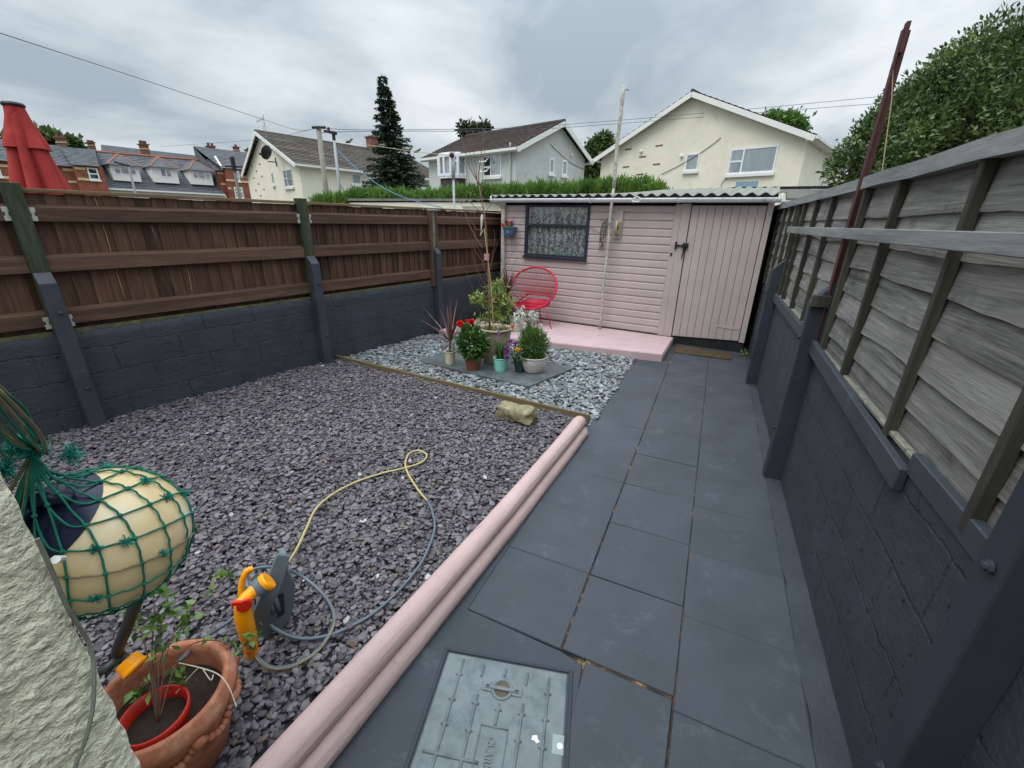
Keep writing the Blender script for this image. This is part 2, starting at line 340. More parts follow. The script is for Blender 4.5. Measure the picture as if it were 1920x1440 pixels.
def scatter(name, mats, pts, size, tilt=.35, thick=.2, asp=(.45, .95), seed=1, extra=None):
    R = np.random.default_rng(seed); n = len(pts); protos = []
    for k in range(14):
        m = R.integers(5, 8); an = np.sort((np.arange(m)+R.uniform(-.32, .32, m))*2*pi/m); rd = R.uniform(.36, .56, m)
        ring = np.stack([rd*np.cos(an), rd*np.sin(an)], 1); top = ring*R.uniform(.74, .95, (m, 1))
        V = np.concatenate([np.c_[ring, np.full(m, -.5)], np.c_[ring*1.0, np.full(m, .15)], np.c_[top, np.full(m, .5)+R.uniform(-.12, .12, m)]])
        F = [tuple(range(2*m, 3*m))]+[(i, (i+1) % m, m+(i+1) % m, m+i) for i in range(m)]+[(m+i, m+(i+1) % m, 2*m+(i+1) % m, 2*m+i) for i in range(m)]
        protos.append((V, F))
    pid = R.integers(0, 14, n); VV = []; LV = []; LS = []; LT = []; RD = []; off = 0; lo = 0
    L = size[0]+(size[1]-size[0])*R.random(n)**1.6; A = R.uniform(asp[0], asp[1], n); T = L*R.uniform(thick*.6, thick*1.3, n)
    yaw = R.uniform(0, 2*pi, n); tl = np.abs(R.normal(0, tilt, n)); ta = R.uniform(0, 2*pi, n)
    for p in range(14):
        idx = np.where(pid == p)[0]; V, F = protos[p]; k = len(idx)
        if k == 0: continue
        P = V[None]*np.stack([L[idx], L[idx]*A[idx], T[idx]], 1)[:, None, :]
        c, s_ = np.cos(yaw[idx])[:, None], np.sin(yaw[idx])[:, None]
        x = P[..., 0]*c-P[..., 1]*s_; y = P[..., 0]*s_+P[..., 1]*c; z = P[..., 2]
        # tilt about horizontal axis ta
        ux, uy = np.cos(ta[idx])[:, None], np.sin(ta[idx])[:, None]; ct, st = np.cos(tl[idx])[:, None], np.sin(tl[idx])[:, None]
        a_ = x*ux+y*uy; b_ = -x*uy+y*ux; a2 = a_*ct+z*st; z2 = -a_*st+z*ct
        x2 = a2*ux-b_*uy; y2 = a2*uy+b_*ux
        W = np.stack([x2, y2, z2], 2)+pts[idx][:, None, :]
        m = len(V); VV.append(W.reshape(-1, 3))
        base = off+np.arange(k)*m
        for f in F:
            LV_ = (base[:, None]+np.array(f)[None]); LV.append(LV_.reshape(-1)); LT.append(np.full(k, len(f)))
            RD.append(idx)
        off += k*m
    V = np.concatenate(VV); lv = np.concatenate(LV); lt = np.concatenate(LT); ls = np.concatenate([[0], np.cumsum(lt)[:-1]])
    rn = R.random(n); rd = rn[np.concatenate(RD)]
    me = bpy.data.meshes.new(name); me.vertices.add(len(V)); me.vertices.foreach_set('co', V.astype(np.float32).ravel())
    me.loops.add(len(lv)); me.loops.foreach_set('vertex_index', lv.astype(np.int32)); me.polygons.add(len(lt)); me.polygons.foreach_set('loop_start', ls.astype(np.int32)); me.polygons.foreach_set('loop_total', lt.astype(np.int32))
    me.update(calc_edges=True); me.validate()
    me.materials.append(mats); at_ = me.attributes.new('rnd', 'FLOAT', 'FACE'); at_.data.foreach_set('value', rd.astype(np.float32))
    o = bpy.data.objects.new(name, me); COL.objects.link(o); return o
def chipmat(name, stops, rough=.62):
    t = NT(name); col = t.ramp(t.rnd(), stops); f = t.noise(t.coord(), 60, 5, .7); col = t.mix(t.gray(f, .3, .8), t.mix(.35, col, lin(.02, .02, .025)), col)
    t.bump(t.noise(t.coord(), 160, 4), .3, .002); return t.fin(col, rough, .45)
M['purple'] = chipmat('plum_slate', [(0, L3((66, 61, 65))), (.25, L3((87, 81, 86))), (.6, L3((107, 100, 105))), (.9, L3((130, 124, 129))), (.955, L3((112, 96, 88))), (.985, L3((100, 98, 88))), (.9985, L3((104, 98, 100))), (.9988, L3((200, 198, 194)))])
M['blue'] = chipmat('blue_slate', [(0, L3((86, 90, 92))), (.3, L3((116, 122, 126))), (.7, L3((144, 150, 153))), (.93, L3((174, 177, 178))), (.98, L3((122, 112, 88)))], .5)
R = np.random.default_rng(3)
n = 70000; P = np.c_[R.uniform(-4.62, -.99, n), -.6+3.97*R.random(n), np.zeros(n)]
wall_x = -4.55+(P[:, 1]-1.13)*.0890; log_x = -.985-.026*(P[:, 1]-.35)
P = P[(P[:, 0] > wall_x+.0) & (P[:, 0] < log_x-.01) & (P[:, 1] < 3.345)]
und = .008*np.sin(P[:, 0]*3.1+1)*np.cos(P[:, 1]*2.7)+.006*np.sin(P[:, 0]*7+P[:, 1]*5)
P[:, 2] = .03+und+R.uniform(0, .03, len(P))
tag(scatter('purple_slate_chippings', M['purple'], P, (.013, .051), .20, .14, seed=5), 'plum purple slate chippings covering the front bed beside the pink logs', 'slate chippings', kind='stuff')
n = 15000; P = np.c_[R.uniform(-4.4, -1.0, n), R.uniform(3.4, 5.75, n), np.zeros(n)]
wall_x = -4.55+(P[:, 1]-1.13)*.0890; rx = np.where(P[:, 1] < 3.4, -1.02, -1.02-(P[:, 1]-3.3)*.084)
def in_slab(x, y):
    a = np.array([-3.43, 3.80]); u = np.array([1.55, -.02]); 
    return (x > -3.28) & (x < -1.85) & (y > 3.86) & (y < 4.6)
dfy = 5.57+(P[:, 0]+.89)*.188
P = P[(P[:, 0] > wall_x) & (P[:, 0] < rx) & (P[:, 1] < dfy-.0) & ~in_slab(P[:, 0], P[:, 1])]
n2 = 500; Q = np.c_[R.uniform(-1.16, -1.02, n2), R.uniform(3.05, 3.45, n2), np.zeros(n2)]; Q = Q[Q[:, 0] < -1.03]
P = np.concatenate([P, Q]); P[:, 2] = .022+R.uniform(0, .026, len(P))
P[P[:, 1] < 3.42, 2] = .015
tag(scatter('blue_slate_chippings', M['blue'], P, (.022, .078), .26, .12, seed=6), 'pale blue grey slate chippings around the potted plants', 'slate chippings', kind='stuff')

# ================= PATH =================
ax = azd(-4.79); ay = ax; axx = np.array([ay[1], -ay[0], 0])     # slab axes
S = .45
def sp(i, j, z=0): # slab coordinates -> world
    q = axx*(-.315+i*S)+ay*(1.257+j*S); return np.array([q[0], q[1], z])
b = MB(); rr = random.Random(4)
b.add([(-1.12, -1.2, .008), (.75, -1.2, .008), (.02, 7.2, .008), (-1.3, 7.2, .008)], [(0, 1, 2, 3)], 1)
for i0_, i1_, zf in ((-1.0, -.012, .0195), (1.004, 2.01, .0205)): b.hexa([sp(i0_, -3 if i0_ > 0 else 0, 0), sp(i1_, -3 if i0_ > 0 else 0, 0), sp(i1_, 12, 0), sp(i0_, 12 if i0_ > 0 else 9, 0)], [sp(i0_, -3 if i0_ > 0 else 0, zf), sp(i1_, -3 if i0_ > 0 else 0, zf), sp(i1_, 12, zf), sp(i0_, 12 if i0_ > 0 else 9, zf)], 2)
GAP = .006
def slab(i0, i1, j0, j1, zt, mi=0, gl=None):
    G = (gl or GAP)/S/1.0
    q = [(i0+G, j0+G), (i1-G, j0+G), (i1-G, j1-G), (i0+G, j1-G)]; tz = [zt+rr.uniform(-.0025, .0025) for _ in q]
    b.hexa([sp(x, y, -.02) for x, y in q], [sp(x, y, z) for (x, y), z in zip(q, tz)], mi)
b.hexa([sp(-.016, 0, 0), sp(.012, 0, 0), sp(.012, 12, 0), sp(-.016, 12, 0)], [sp(-.016, 0, .0185), sp(.012, 0, .0185), sp(.012, 12, .0185), sp(-.016, 12, .0185)], 1)
b.hexa([sp(.99, -3, 0), sp(1.008, -3, 0), sp(1.008, 12, 0), sp(.99, 12, 0)], [sp(.99, -3, .0185), sp(1.008, -3, .0185), sp(1.008, 12, .0185), sp(.99, 12, .0185)], 1)
b.hexa([sp(.24, -.04, 0), sp(.985, -.05, 0), sp(.985, .02, 0), sp(.24, .02, 0)], [sp(.24, -.04, .0175), sp(.985, -.05, .0175), sp(.985, .02, .0175), sp(.24, .02, .0175)], 1)
for j in range(-6, 13):
    for i in (-1, 0, 1):
        if j >= 9 and i == -1: continue
        if i == -1 and j < 0: continue
        if i == 0 and j < 0:
            continue
        sh = {-1: .0, 0: 0.0, 1: -.12}[i]
        if j == 12 and i < 1: continue
        # left hand joint is the open one
        g0 = {-1: .0015, 0: .006, 1: .002}[i]
        q0, q1 = i, i+1
        G = .010 if i == 0 else .003; e_ = .006 if i == 0 else .003
        c = [(q0+G, j+sh+e_), (q1-.005, j+sh+e_), (q1-.005, j+1+sh-e_), (q0+G, j+1+sh-e_)]
        tz = [.024+rr.uniform(-.002, .002) for _ in c]
        b.hexa([sp(x, y, -.01) for x, y in c], [sp(x, y, z) for (x, y), z in zip(c, tz)], 0)
# slab right of the cover and pieces round it
b.hexa([sp(*c, -.01) for c in ((.02, -1.55), (.985, -1.35), (.985, -.02), (.28, .30-.02), )], [sp(*c, .023) for c in ((.02, -1.55), (.985, -1.35), (.985, -.02), (.28, .28))], 0) if False else None
b.hexa([sp(*c, -.01) for c in ((.30, -1.6), (.985, -1.5), (.985, -.035), (.24, -.022))], [sp(*c, .024) for c in ((.30, -1.6), (.985, -1.5), (.985, -.035), (.24, -.022))], 0)
b.hexa([sp(*c, -.01) for c in ((.30, -3.2), (.985, -3.1), (.985, -1.53), (.30, -1.63))], [sp(*c, .023) for c in ((.30, -3.2), (.985, -3.1), (.985, -1.53), (.30, -1.63))], 0)
# painted mortar strips between the logs, cover, slabs and the wall
def strip(pts, z, mi=2): b.prism([(x, y, z-.03) for x, y in pts], (0, 0, .03), mi)
strip([sp(2.0+.03*noise.noise(Vector((q*1.9, 0, 0)))+.015*noise.noise(Vector((q*9, 0, 0))), q)[:2] for q in np.linspace(12, -5, 120)]+[(.82, -1.0), (.055, 6.9)], .0262)
strip([(-1.0, .05), (-.66, .05), (-.235, .86), sp(.22, -.06)[:2], sp(.0, -.02)[:2], sp(-1.0, .0)[:2], sp(-1.0, 4.6)[:2], (-1.06, 3.15)], .0215)
strip([(-.66, -.6), (.1, -.6), sp(.30, -1.6)[:2], (-.235, .86)], .021)
strip([(-1.06, 3.15), (-.9, 1.22), sp(-1.02, .3)[:2], sp(-1.02, 4.2)[:2]][::-1], .019) if False else None
M['mortar_paint'] = m_darkpaint('rough_painted_mortar', L3((60, 65, 72)), .7)
path = b.build('path', [M['slab'], M['joint'], M['mortar_paint']], bevel=.003); tag(path, kind='structure')

# ---- inspection cover (CLARK) ----
cA, cB = np.array([-.82, .98]), np.array([-.34, 1.15]); cu = (cB-cA)/np.linalg.norm(cB-cA); cv = np.array([cu[1], -cu[0]])
CW = .50; CLn = .66; cang = atan2(cu[1], cu[0])
M['cover'] = paint('cast_cover', L3((112, 120, 122)), .12, 7, .5, .35, 120, .002, dirt=L3((78, 88, 92)), dirt_amt=.55, spec=.5)
M['cover_rust'] = paint('rusty_recess', L3((92, 84, 66)), .3, 30, .8, .3)
cov = empty('manhole_cover', (cA[0], cA[1], 0), 0, 'pale grey cast inspection cover lettered CLARK set in the dark paving', 'manhole cover')
def cp(u, v, z):   # u right along top edge, v towards camera
    q = cA+cu*u+cv*v; return (q[0], q[1], z)
def cbox(bb, u0, u1, v0, v1, z0, z1, mi=0): bb.hexa([cp(u0, v1, z0), cp(u1, v1, z0), cp(u1, v0, z0), cp(u0, v0, z0)], [cp(u0, v1, z1), cp(u1, v1, z1), cp(u1, v0, z1), cp(u0, v0, z1)], mi)
b = MB(); t_ = .014
for q in ((-t_, 0, -t_, CLn+t_), (CW, CW+t_, -t_, CLn+t_), (0, CW, -t_, 0), (0, CW, CLn, CLn+t_)): cbox(b, *q, -.02, .027)
b.build('frame', M['dark_wood'], cov, bevel=.002)
b = MB(); cbox(b, .006, CW-.006, .006, CLn-.006, -.02, .0285); b.build('plate', M['cover'], cov, bevel=.008, seg=3)
b = MB()
def rib(u, v0, v1, bul=()):
    b.tube([cp(u, v0+(v1-v0)*k/10, .0285) for k in range(11)], .0055, 8)
    for q in bul: b.ball(cp(u, q, .0285), .010, n=10, m=6, sc=(1, 1, .7)); b.tube([cp(u-.014, q, .0285), cp(u+.014, q, .0285)], .004, 6)
rib(.076, .028, .62, (.089, .183, .269, .45)); rib(.162, .036, .081); rib(.165, .150, .60, (.181, .273, .45)); rib(.251, .036, .066)
rib(.338, .036, .083); rib(.338, .152, .62, (.188, .273, .42)); rib(.423, .038, .64, (.099, .190, .279, .42)); rib(.251, .168, .24, (.188,))
for u0, u1, vv in ((.03, .22, .36),): b.tube([cp(u0+(u1-u0)*k/6, vv, .0285) for k in range(7)], .0055, 8)
for q in ((.203, .299, .245, .249), (.203, .299, .60, .604), (.201, .205, .245, .604), (.297, .301, .245, .604)): cbox(b, *q, .027, .0312)
b.build('ribs', M['cover'], cov, smooth=True)
b = MB(); b.lathe([(.028, .0285), (.032, .033), (.040, .033), (.042, .0285)], cp(.251, .114, 0), 28, capb=False); 
for q in ((.174, .212, .097, .131), (.290, .328, .097, .131)): cbox(b, *q, .027, .0325)
b.build('keyhole_surround', M['cover'], cov, smooth=False, bevel=.001)
b = MB(); b.lathe([(.001, .0290), (.0285, .0292)], cp(.251, .114, 0), 24, capb=False); b.build('keyhole_recess', M['cover_rust'], cov)
b = MB(); cbox(b, .187, .315, .107, .121, .0315, .036); b.build('lifting_bar', M['cover'], cov, bevel=.002)
for u in (.196, .306): b = MB(); cbox(b, u-.006, u+.006, .111, .117, .0361, .0366); b.build('keyhole', M['black'], cov)
b = MB(); cbox(b, .454, .493, .228, .288, .0286, .0292); o = b.build('sticker', paint('sticker', L3((150, 160, 160)), .05, 20, .6, 0), cov)
b = MB(); b.lathe([(.001, .0296), (.010, .0296)], cp(.480, .262, 0), 12, capb=False); b.build('paint_spot', M['white_chip'], cov)
b = MB(); b.prism([cp(u, v, .029) for u, v in ((.385, .248), (.40, .244), (.405, .258), (.412, .262), (.402, .270), (.392, .262), (.382, .262))], (0, 0, .002)); b.build('paint_flake', M['white_chip'], cov)
# lettering: text object turned into a mesh, reading down the plate
cu_ = bpy.data.curves.new('lettering_curve', 'FONT'); cu_.body = 'CLARK'; cu_.size = .0325; cu_.extrude = .0018; cu_.space_character = 1.05; cu_.offset = .0010
to = bpy.data.objects.new('tmp_text', cu_); COL.objects.link(to); bpy.context.view_layer.update()
me = bpy.data.meshes.new_from_object(to.evaluated_get(bpy.context.evaluated_depsgraph_get())); bpy.data.objects.remove(to)
lo = bpy.data.objects.new('lettering', me); COL.objects.link(lo); me.materials.clear(); me.materials.append(M['cover']); lo.parent = cov
px_ = cp(.2385, .276, .0300); lo.location = (px_[0]-cA[0], px_[1]-cA[1], px_[2]); lo.rotation_euler = (0, 0, cang-pi/2)

# ================= LEFT WALL AND FENCE (local x along the wall, front = -y) =================
AL = np.array([-4.55, 1.13, 0]); RL = radians(90-5.09)
AR = np.array([.58, 1.34, 0]); RR = radians(90+5.44)+pi
def block_wall(name, root, x0, x1, H, label, seed, top_var=.0, step=.04, amp=.011, bw=.46, bh=.225, phase=0):
    nx = int((x1-x0)/step); nz = int(H/step); X = np.linspace(x0, x1, nx+1); Z = np.linspace(0, H, nz+1)
    b = MB(); vs = []; rw = np.random.default_rng(seed)
    hs = rw.uniform(-.006, .006, (20, 60))
    for zi, z in enumerate(Z):
        for xi, x in enumerate(X):
            wob = noise.noise(Vector((x*2.2, z*3, seed)))*.012
            zz = z+wob; row = int(zz/bh); xs = x+noise.noise(Vector((x*3, z*9, seed+5)))*.010+(bw/2 if row % 2 else 0)+phase
            c_ = int(math.floor(xs/bw)); fx = (xs/bw-c_)*bw; fz = zz-row*bh
            dm = min(fz, bh-fz, fx, bw-fx)
            w_ = .006+.006*max(0, noise.noise(Vector((x*5, z*5, seed+2))))
            gsh = math.exp(-(dm/w_)**2); y = hs[row % 20][c_ % 60]
            y = .004*noise.noise(Vector((x*2.5, z*3, seed)))+.003*noise.noise(Vector((x*7, z*7, seed)))
            if zi == nz: y += .02
            vs.append((x, y, z+(0 if zi < nz else top_var*noise.noise(Vector((x*1.3, 3, seed))))))
    n_ = nx+1; fs = [(zi*n_+xi, zi*n_+xi+1, (zi+1)*n_+xi+1, (zi+1)*n_+xi) for zi in range(nz) for xi in range(nx)]
    b.add(vs, fs); b.box(x0, x1, .02, .12, -.02, H-.003)
    o = b.build(name, M['block_paint'], smooth=True, local=True); o.location = tuple(root[0]); o.rotation_euler = (0, 0, root[1])
    o.data.polygons.foreach_set('use_smooth', [True]*(nx*nz)+[False]*(len(o.data.polygons)-nx*nz))
    return tag(o, label, 'wall')
block_wall('block_wall', (AL, RL), -2.6, 6.2, .82, 'dark grey painted block wall under the brown fence', 3, .02)
block_wall('block_wall', (AR, RR), -6.6, 2.2, .99, 'dark grey painted block wall under the silvery fence on the right', 11, .012, step=.04, amp=-.009, phase=.1)

fl = empty('timber_fence', AL, RL, 'dark brown closeboard fence with wide rails on top of the left block wall', 'fence')
edges = [-2.6, -.03, 2.065, 4.0, 6.3]
for k in range(4):
    x0, x1 = edges[k]+.05, edges[k+1]-.05
    b = MB(); x = x0; i = 0
    while x < x1-.02:
        w_ = random.uniform(.095, .112); xe = min(x1, x+w_); zt = 1.802+random.uniform(-.004, .003)
        y0 = .052; b.hexa([(x, y0, .80), (xe+.010, y0+.012, .80), (xe+.010, y0+.022, .80), (x, y0+.016, .80)], [(x, y0, zt), (xe+.010, y0+.012, zt), (xe+.010, y0+.022, zt), (x, y0+.016, zt)], 0)
        x = xe; i += 1
    fp = b.build('fence_panel', M['brown_board'], fl, local=True)
    for z0, z1 in ((1.612, 1.708), (1.262, 1.365), (.872, .972)):
        b = MB(); b.add([(x0, 0, z0), (x1, 0, z0), (x1, .052, z0), (x0, .052, z0), (x0, 0, z1), (x1, 0, z1), (x1, .052, z1+.022), (x0, .052, z1+.022)], [(0, 3, 2, 1), (4, 5, 6, 7), (0, 1, 5, 4), (1, 2, 6, 5), (2, 3, 7, 6), (3, 0, 4, 7)])
        b.build('rail', M['brown_rail'], fp, local=True, bevel=.003)
    b = MB(); b.box(x0-.03, x1+.03, .03, .095, 1.806, 1.832); b.build('capping', M['cap_wood'], fp, local=True, bevel=.003)
    # pale splits showing daylight-dry wood and moss fillet
    b = MB(); b.box(x0, x1, .012, .06, .80, .832); b.build('bottom_fillet', paint('mossy_fillet', L3((96, 96, 62)), .35, 9, .9, .5, 60, dirt=L3((58, 62, 66)), dirt_amt=.8) if k == 0 else bpy.data.materials['mossy_fillet'], fp, local=True, bevel=.004)
M['crack'] = paint('pale_crack', L3((190, 150, 112)), .1)
for (a_, c_) in (((177, 370), (184, 388)), ((193, 420), (211, 478)), ((217, 505), (235, 560)), ((283, 424), (291, 440)), ((352, 505), (361, 548))):
    n_ = np.array([cos(radians(5.09)), -sin(radians(5.09)), 0]); pl = AL-n_*.050
    p0, p1 = onP(*a_, pl, n_), onP(*c_, pl, n_); 
    Minv = np.array([[cos(RL), sin(RL), 0], [-sin(RL), cos(RL), 0], [0, 0, 1]])
    q0, q1 = Minv @ (p0-AL), Minv @ (p1-AL); b = MB(); b.tube([q0+(q1-q0)*s/6+np.array([random.uniform(-.004, .004), 0, 0])*(s % 2) for s in range(7)], [.0012, .002, .0018, .0024, .0015, .002, .0008], 5); b.build('split', M['crack'], fl, local=True)
M['clip'] = paint('white_clip', L3((168, 170, 160)), .1, 30, .6, .1)
for k, s0 in enumerate((-.03, 2.065, 4.0)):
    b = MB()
    if k < 2: b.box(s0-.05, s0+.05, -.02, .07, .80, 1.862); po = b.build('post', M['green_post'], fl, local=True, bevel=.004)
    else:
        b.box(s0-.075, s0-.028, -.035, .06, .75, 1.79); b.box(s0+.036, s0+.066, -.035, .06, .75, 1.79); po = b.build('post', M['brown_rail'], fl, local=True, bevel=.003)
        b = MB(); b.box(s0-.028, s0+.036, -.015, .05, .78, 1.79); b.build('infill', M['old_concrete'], po, local=True)
        b = MB(); b.box(s0-.075, s0+.075, -.04, .08, 1.79, 1.812); b.build('cap', M['metal'], po, local=True, bevel=.003)
    if k < 2:
        for z in ((1.66, .9) if k == 0 else (1.66,)):
            for sg in (-1, 1):
                b = MB(); q = s0+sg*.062; b.box(q-.018, q+.018, -.006, .0, z-.045, z-.012); b.box(q-.018, q+.018, -.006, .0, z+.012, z+.045); b.box(q-.008, q+.008, -.006, 0, z-.02, z+.02); b.build('bracket', M['clip'], po, local=True, bevel=.002)
def spur(name, root, s0, w_, dpt, h0, h1, label, grp, mat, sign=1):
    o = empty(name, root[0], root[1], label, 'post', grp); b = MB()
    # slightly uneven faces
    vs0 = [(s0-w_/2, -dpt, 0), (s0+w_/2, -dpt, 0), (s0+w_/2, .005, 0), (s0-w_/2, .005, 0)]
    vs1 = [(s0-w_/2+.004, -dpt+.004, h0), (s0+w_/2-.004, -dpt+.004, h0), (s0+w_/2-.004, .002, h1), (s0-w_/2+.004, .002, h1)]
    b.hexa(vs0, vs1); b.build('shaft', mat, o, local=True, bevel=.007, seg=2)
    for z in (h0*.32, h0*.82): 
        b = MB(); b.lathe([(.014, 0), (.014, .005), (.009, .007), (.009, .013), (.004, .015)], (s0+.01, -dpt-.0, z), 8, axis=(0, -1, 0), capt=True); b.build('bolt', mat, o, local=True)
    return o
spur('concrete_spur', (AL, RL), -.03, .105, .10, 1.195, 1.285, 'dark painted post nearest the camera on the left wall, under a green post', 'dark posts braced against the left wall', M['dark_paint'])
spur('concrete_spur', (AL, RL), 2.065, .105, .10, 1.20, 1.30, 'dark painted post in the middle of the left wall, by the gravel edging', 'dark posts braced against the left wall', M['dark_paint'])
spur('concrete_spur', (AL, RL), 4.02, .10, .095, 1.22, 1.33, 'dark painted post farthest along the left wall, behind the potted plants', 'dark posts braced against the left wall', M['dark_paint'])
spur('timber_post', (AR, RR), .27, .09, .095, 1.30, 1.42, 'dark painted timber post nearest the camera at the right edge of the path', 'dark timber posts against the right wall', M['dark_wood'])
spur('timber_post', (AR, RR), -1.88, .085, .105, 1.265, 1.385, 'dark painted timber post in the middle of the right wall, before the rusty post', 'dark timber posts against the right wall', M['dark_wood'])
spur('timber_post', (AR, RR), -3.97, .085, .105, 1.27, 1.38, 'dark painted timber post farthest along the right wall, near the shed door', 'dark timber posts against the right wall', M['dark_wood'])

# ---- right lap fence ----
fr = empty('lap_fence', AR, RR, 'silvery weathered waney lap fence with dark battens on top of the right wall', 'fence')
R2 = random.Random(12)
for k, (s0, s1) in enumerate(((-2.2, -.32), (-.28, 1.80), (1.88, 3.90), (3.96, 6.5))):
    x0, x1 = -s1, -s0; b = MB(); nb = 7; z = .985
    for r_ in range(nb):
        hb = (1.885-.985)/nb; nseg = 60; ph = R2.uniform(0, 50); vs = []; zb = z+r_*hb
        amp = .010 if r_ < 6 else .003
        for i in range(nseg+1):
            x = x0+(x1-x0)*i/nseg; wv = amp*noise.noise(Vector((x*1.7+ph, r_*3.1, 0)))*2+.004*noise.noise(Vector((x*9+ph, 1, 2)))
            bow = .004*noise.noise(Vector((x*1.9, r_*1.7+k, 5))); cur = .003*noise.noise(Vector((x*4.5+ph, 7, 1)))
            zl = zb-.016+wv; zh = zb+hb+.012
            vs += [(x, .016+bow+cur, zl), (x, .0205+bow, zl+hb*.35), (x, .026+bow*.6, zl+hb*.75), (x, .031, zh), (x, .030+bow+cur, zl)]
        fs = []
        for i in range(nseg):
            a_, c_ = 5*i, 5*(i+1)
            fs += [(a_, c_, c_+1, a_+1), (a_+1, c_+1, c_+2, a_+2), (a_+2, c_+2, c_+3, a_+3), (a_+4, c_+4, c_, a_)]
        b.add(vs, fs, 0, R2.random())
    fp = b.build('fence_panel', M['gray_lap'], fr, local=True, smooth=False)
    b = MB(); b.box(x0, x1, .045, .055, .98, 1.9); b.build('backing', M['batten'], fp, local=True)
    bt = {0: (-1.9, -1.2, -.65), 1: (.0, .58, 1.25, 1.76), 2: (1.93, 2.5, 3.05, 3.59, 3.86), 3: (4.0, 4.4, 4.85, 5.4, 5.9)}[k]
    for s_ in bt:
        b = MB(); le = .012*R2.uniform(-1, 1); b.hexa([(-s_-.016, -.012, .975), (-s_+.016, -.012, .975), (-s_+.016, .02, .975), (-s_-.016, .02, .975)], [(-s_-.016+le, -.012, 1.90), (-s_+.016+le, -.012, 1.90), (-s_+.016+le, .02, 1.90), (-s_-.016+le, .02, 1.90)])
        b.build('batten', M['batten'], fp, local=True, bevel=.003)
    b = MB(); nseg = 24; xs = [x0+(x1-x0)*i/nseg for i in range(nseg+1)]; vs = []
    for i, x in enumerate(xs):
        dz = .006*noise.noise(Vector((x*2.3, k, 3))); vs += [(x, -.024, 1.885+dz), (x, -.024, 1.944+dz), (x, .05, 1.956+dz), (x, .05, 1.89)]
    fs = [(4*i+j, 4*(i+1)+j, 4*(i+1)+(j+1) % 4, 4*i+(j+1) % 4) for i in range(nseg) for j in range(4)]+[(3, 2, 1, 0), (4*nseg, 4*nseg+1, 4*nseg+2, 4*nseg+3)]
    b.add(vs, fs); b.build('capping', M['gray_wood'], fp, local=True)
b = MB(); b.box(-3.97, -.0, -.050, -.028, 1.632, 1.688); b.box(.003, 1.6, -.050, -.028, 1.630, 1.686); b.build('rail', M['gray_wood'], fr, local=True, bevel=.003)
b = MB(); b.beam((-1.84, -.03, .995), (-.33, -.018, .925), .03, .085, (0, 0, 1)); b.build('gravel_board', M['dark_paint'], fr, local=True, bevel=.004)
b = MB(); b.beam((-.34, .002, .99), (.3, .006, .985), .03, .075); b.build('gravel_board', M['dark_paint'], fr, local=True, bevel=.004)
b = MB(); b.beam((-3.93, -.02, 1.0), (-1.93, -.014, .99), .03, .08); b.build('gravel_board', M['dark_paint'], fr, local=True, bevel=.004)
M['pale_dry'] = paint('dry_timber_edge', L3((138, 136, 120)), .2, 12, .85, .4, dirt=L3((70, 74, 78)), dirt_amt=.7)
b = MB(); b.box(-3.93, -1.9, -.002, .03, 1.02, 1.034); b.box(-1.80, .22, -.002, .03, .985, 1.004); b.build('timber_lip', M['pale_dry'], fr, local=True, bevel=.004)
b = MB(); b.box(-1.845, -1.81, -.10, -.01, 1.24, 1.31); b.box(-1.95, -1.83, -.03, 0, 1.245, 1.275); b.build('packing_block', M['batten'], fr, local=True, bevel=.003)
rp = empty('angle_iron_post', AR, RR, 'tall rusty red steel angle post rising above the right fence', 'post')
b = MB(); b.box(-1.86, -1.815, -.028, -.023, .98, 2.60); b.box(-1.86, -1.855, -.028, .012, .98, 2.60); b.build('angle_section', M['red_oxide'], rp, local=True, bevel=.001)
b = MB(); b.box(-1.852, -1.815, -.022, -.005, 2.50, 2.625); b.build('top_plate', M['red_oxide'], rp, local=True)
M['string'] = paint('twine', L3((170, 150, 120)), .1, 20, .9, .1)
p0 = np.array([-1.84, -.03, 2.50]); 
b = MB(); b.tube([p0+np.array([0, 0, -.02]), np.array([-1.815, .005, 2.3]), np.array([-1.78, .045, 1.965])], .0022, 5); o = b.build('twine', M['string'], local=True); o.location = tuple(AR); o.rotation_euler = (0, 0, RR); tag(o, 'thin pale string hanging from the top of the red post', 'string')

# ---- edging, logs, stone, slate slab ----
b = MB(); b.beam((-4.38, 3.355, .045), (-1.06, 3.335, .055), .022, .09); b.beam((-3.30, 3.338, .05), (-2.8, 3.332, .055), .012, .07); ob = b.build('timber_edging', M['edge_wood'], bevel=.002); tag(ob, 'thin timber board edging between purple and pale slate chippings', 'edging')
def log(name, p0, p1, r, label):
    b = MB(); N_ = 90; K = 26; vs = []
    p0 = np.array(p0); p1 = np.array(p1); d = (p1-p0)/np.linalg.norm(p1-p0); sdv = np.cross(d, (0, 0, 1)); up = np.cross(sdv, d)
    for i in range(N_+1):
        t_ = i/N_; c = p0+(p1-p0)*t_+sdv*.007*sin(t_*5+r*90)+up*.004*sin(t_*8); e_ = 1.0 if .004 < t_ < .992 else .90
        for k in range(K):
            a = 2*pi*k/K; rr_ = r*e_*(1+.06*noise.noise(Vector((t_*5, cos(a)*.8, sin(a)*.8+r*40)))+.02*noise.noise(Vector((t_*9, cos(a)*6, sin(a)*6))))
            vs.append(c+(sdv*cos(a)+up*sin(a))*rr_)
    fs = [(i*K+k, i*K+(k+1) % K, (i+1)*K+(k+1) % K, (i+1)*K+k) for i in range(N_) for k in range(K)]+[tuple(reversed(range(K))), tuple(N_*K+k for k in range(K))]
    b.add(vs, fs); return tag(b.build(name, M['pink_log'], smooth=True), label, 'log', 'pink painted logs edging the path')
log('edging_log', (-.972, .05, .125), (-1.065, 3.12, .125), .054, 'pink painted round log on the gravel side, upper one of the pair')
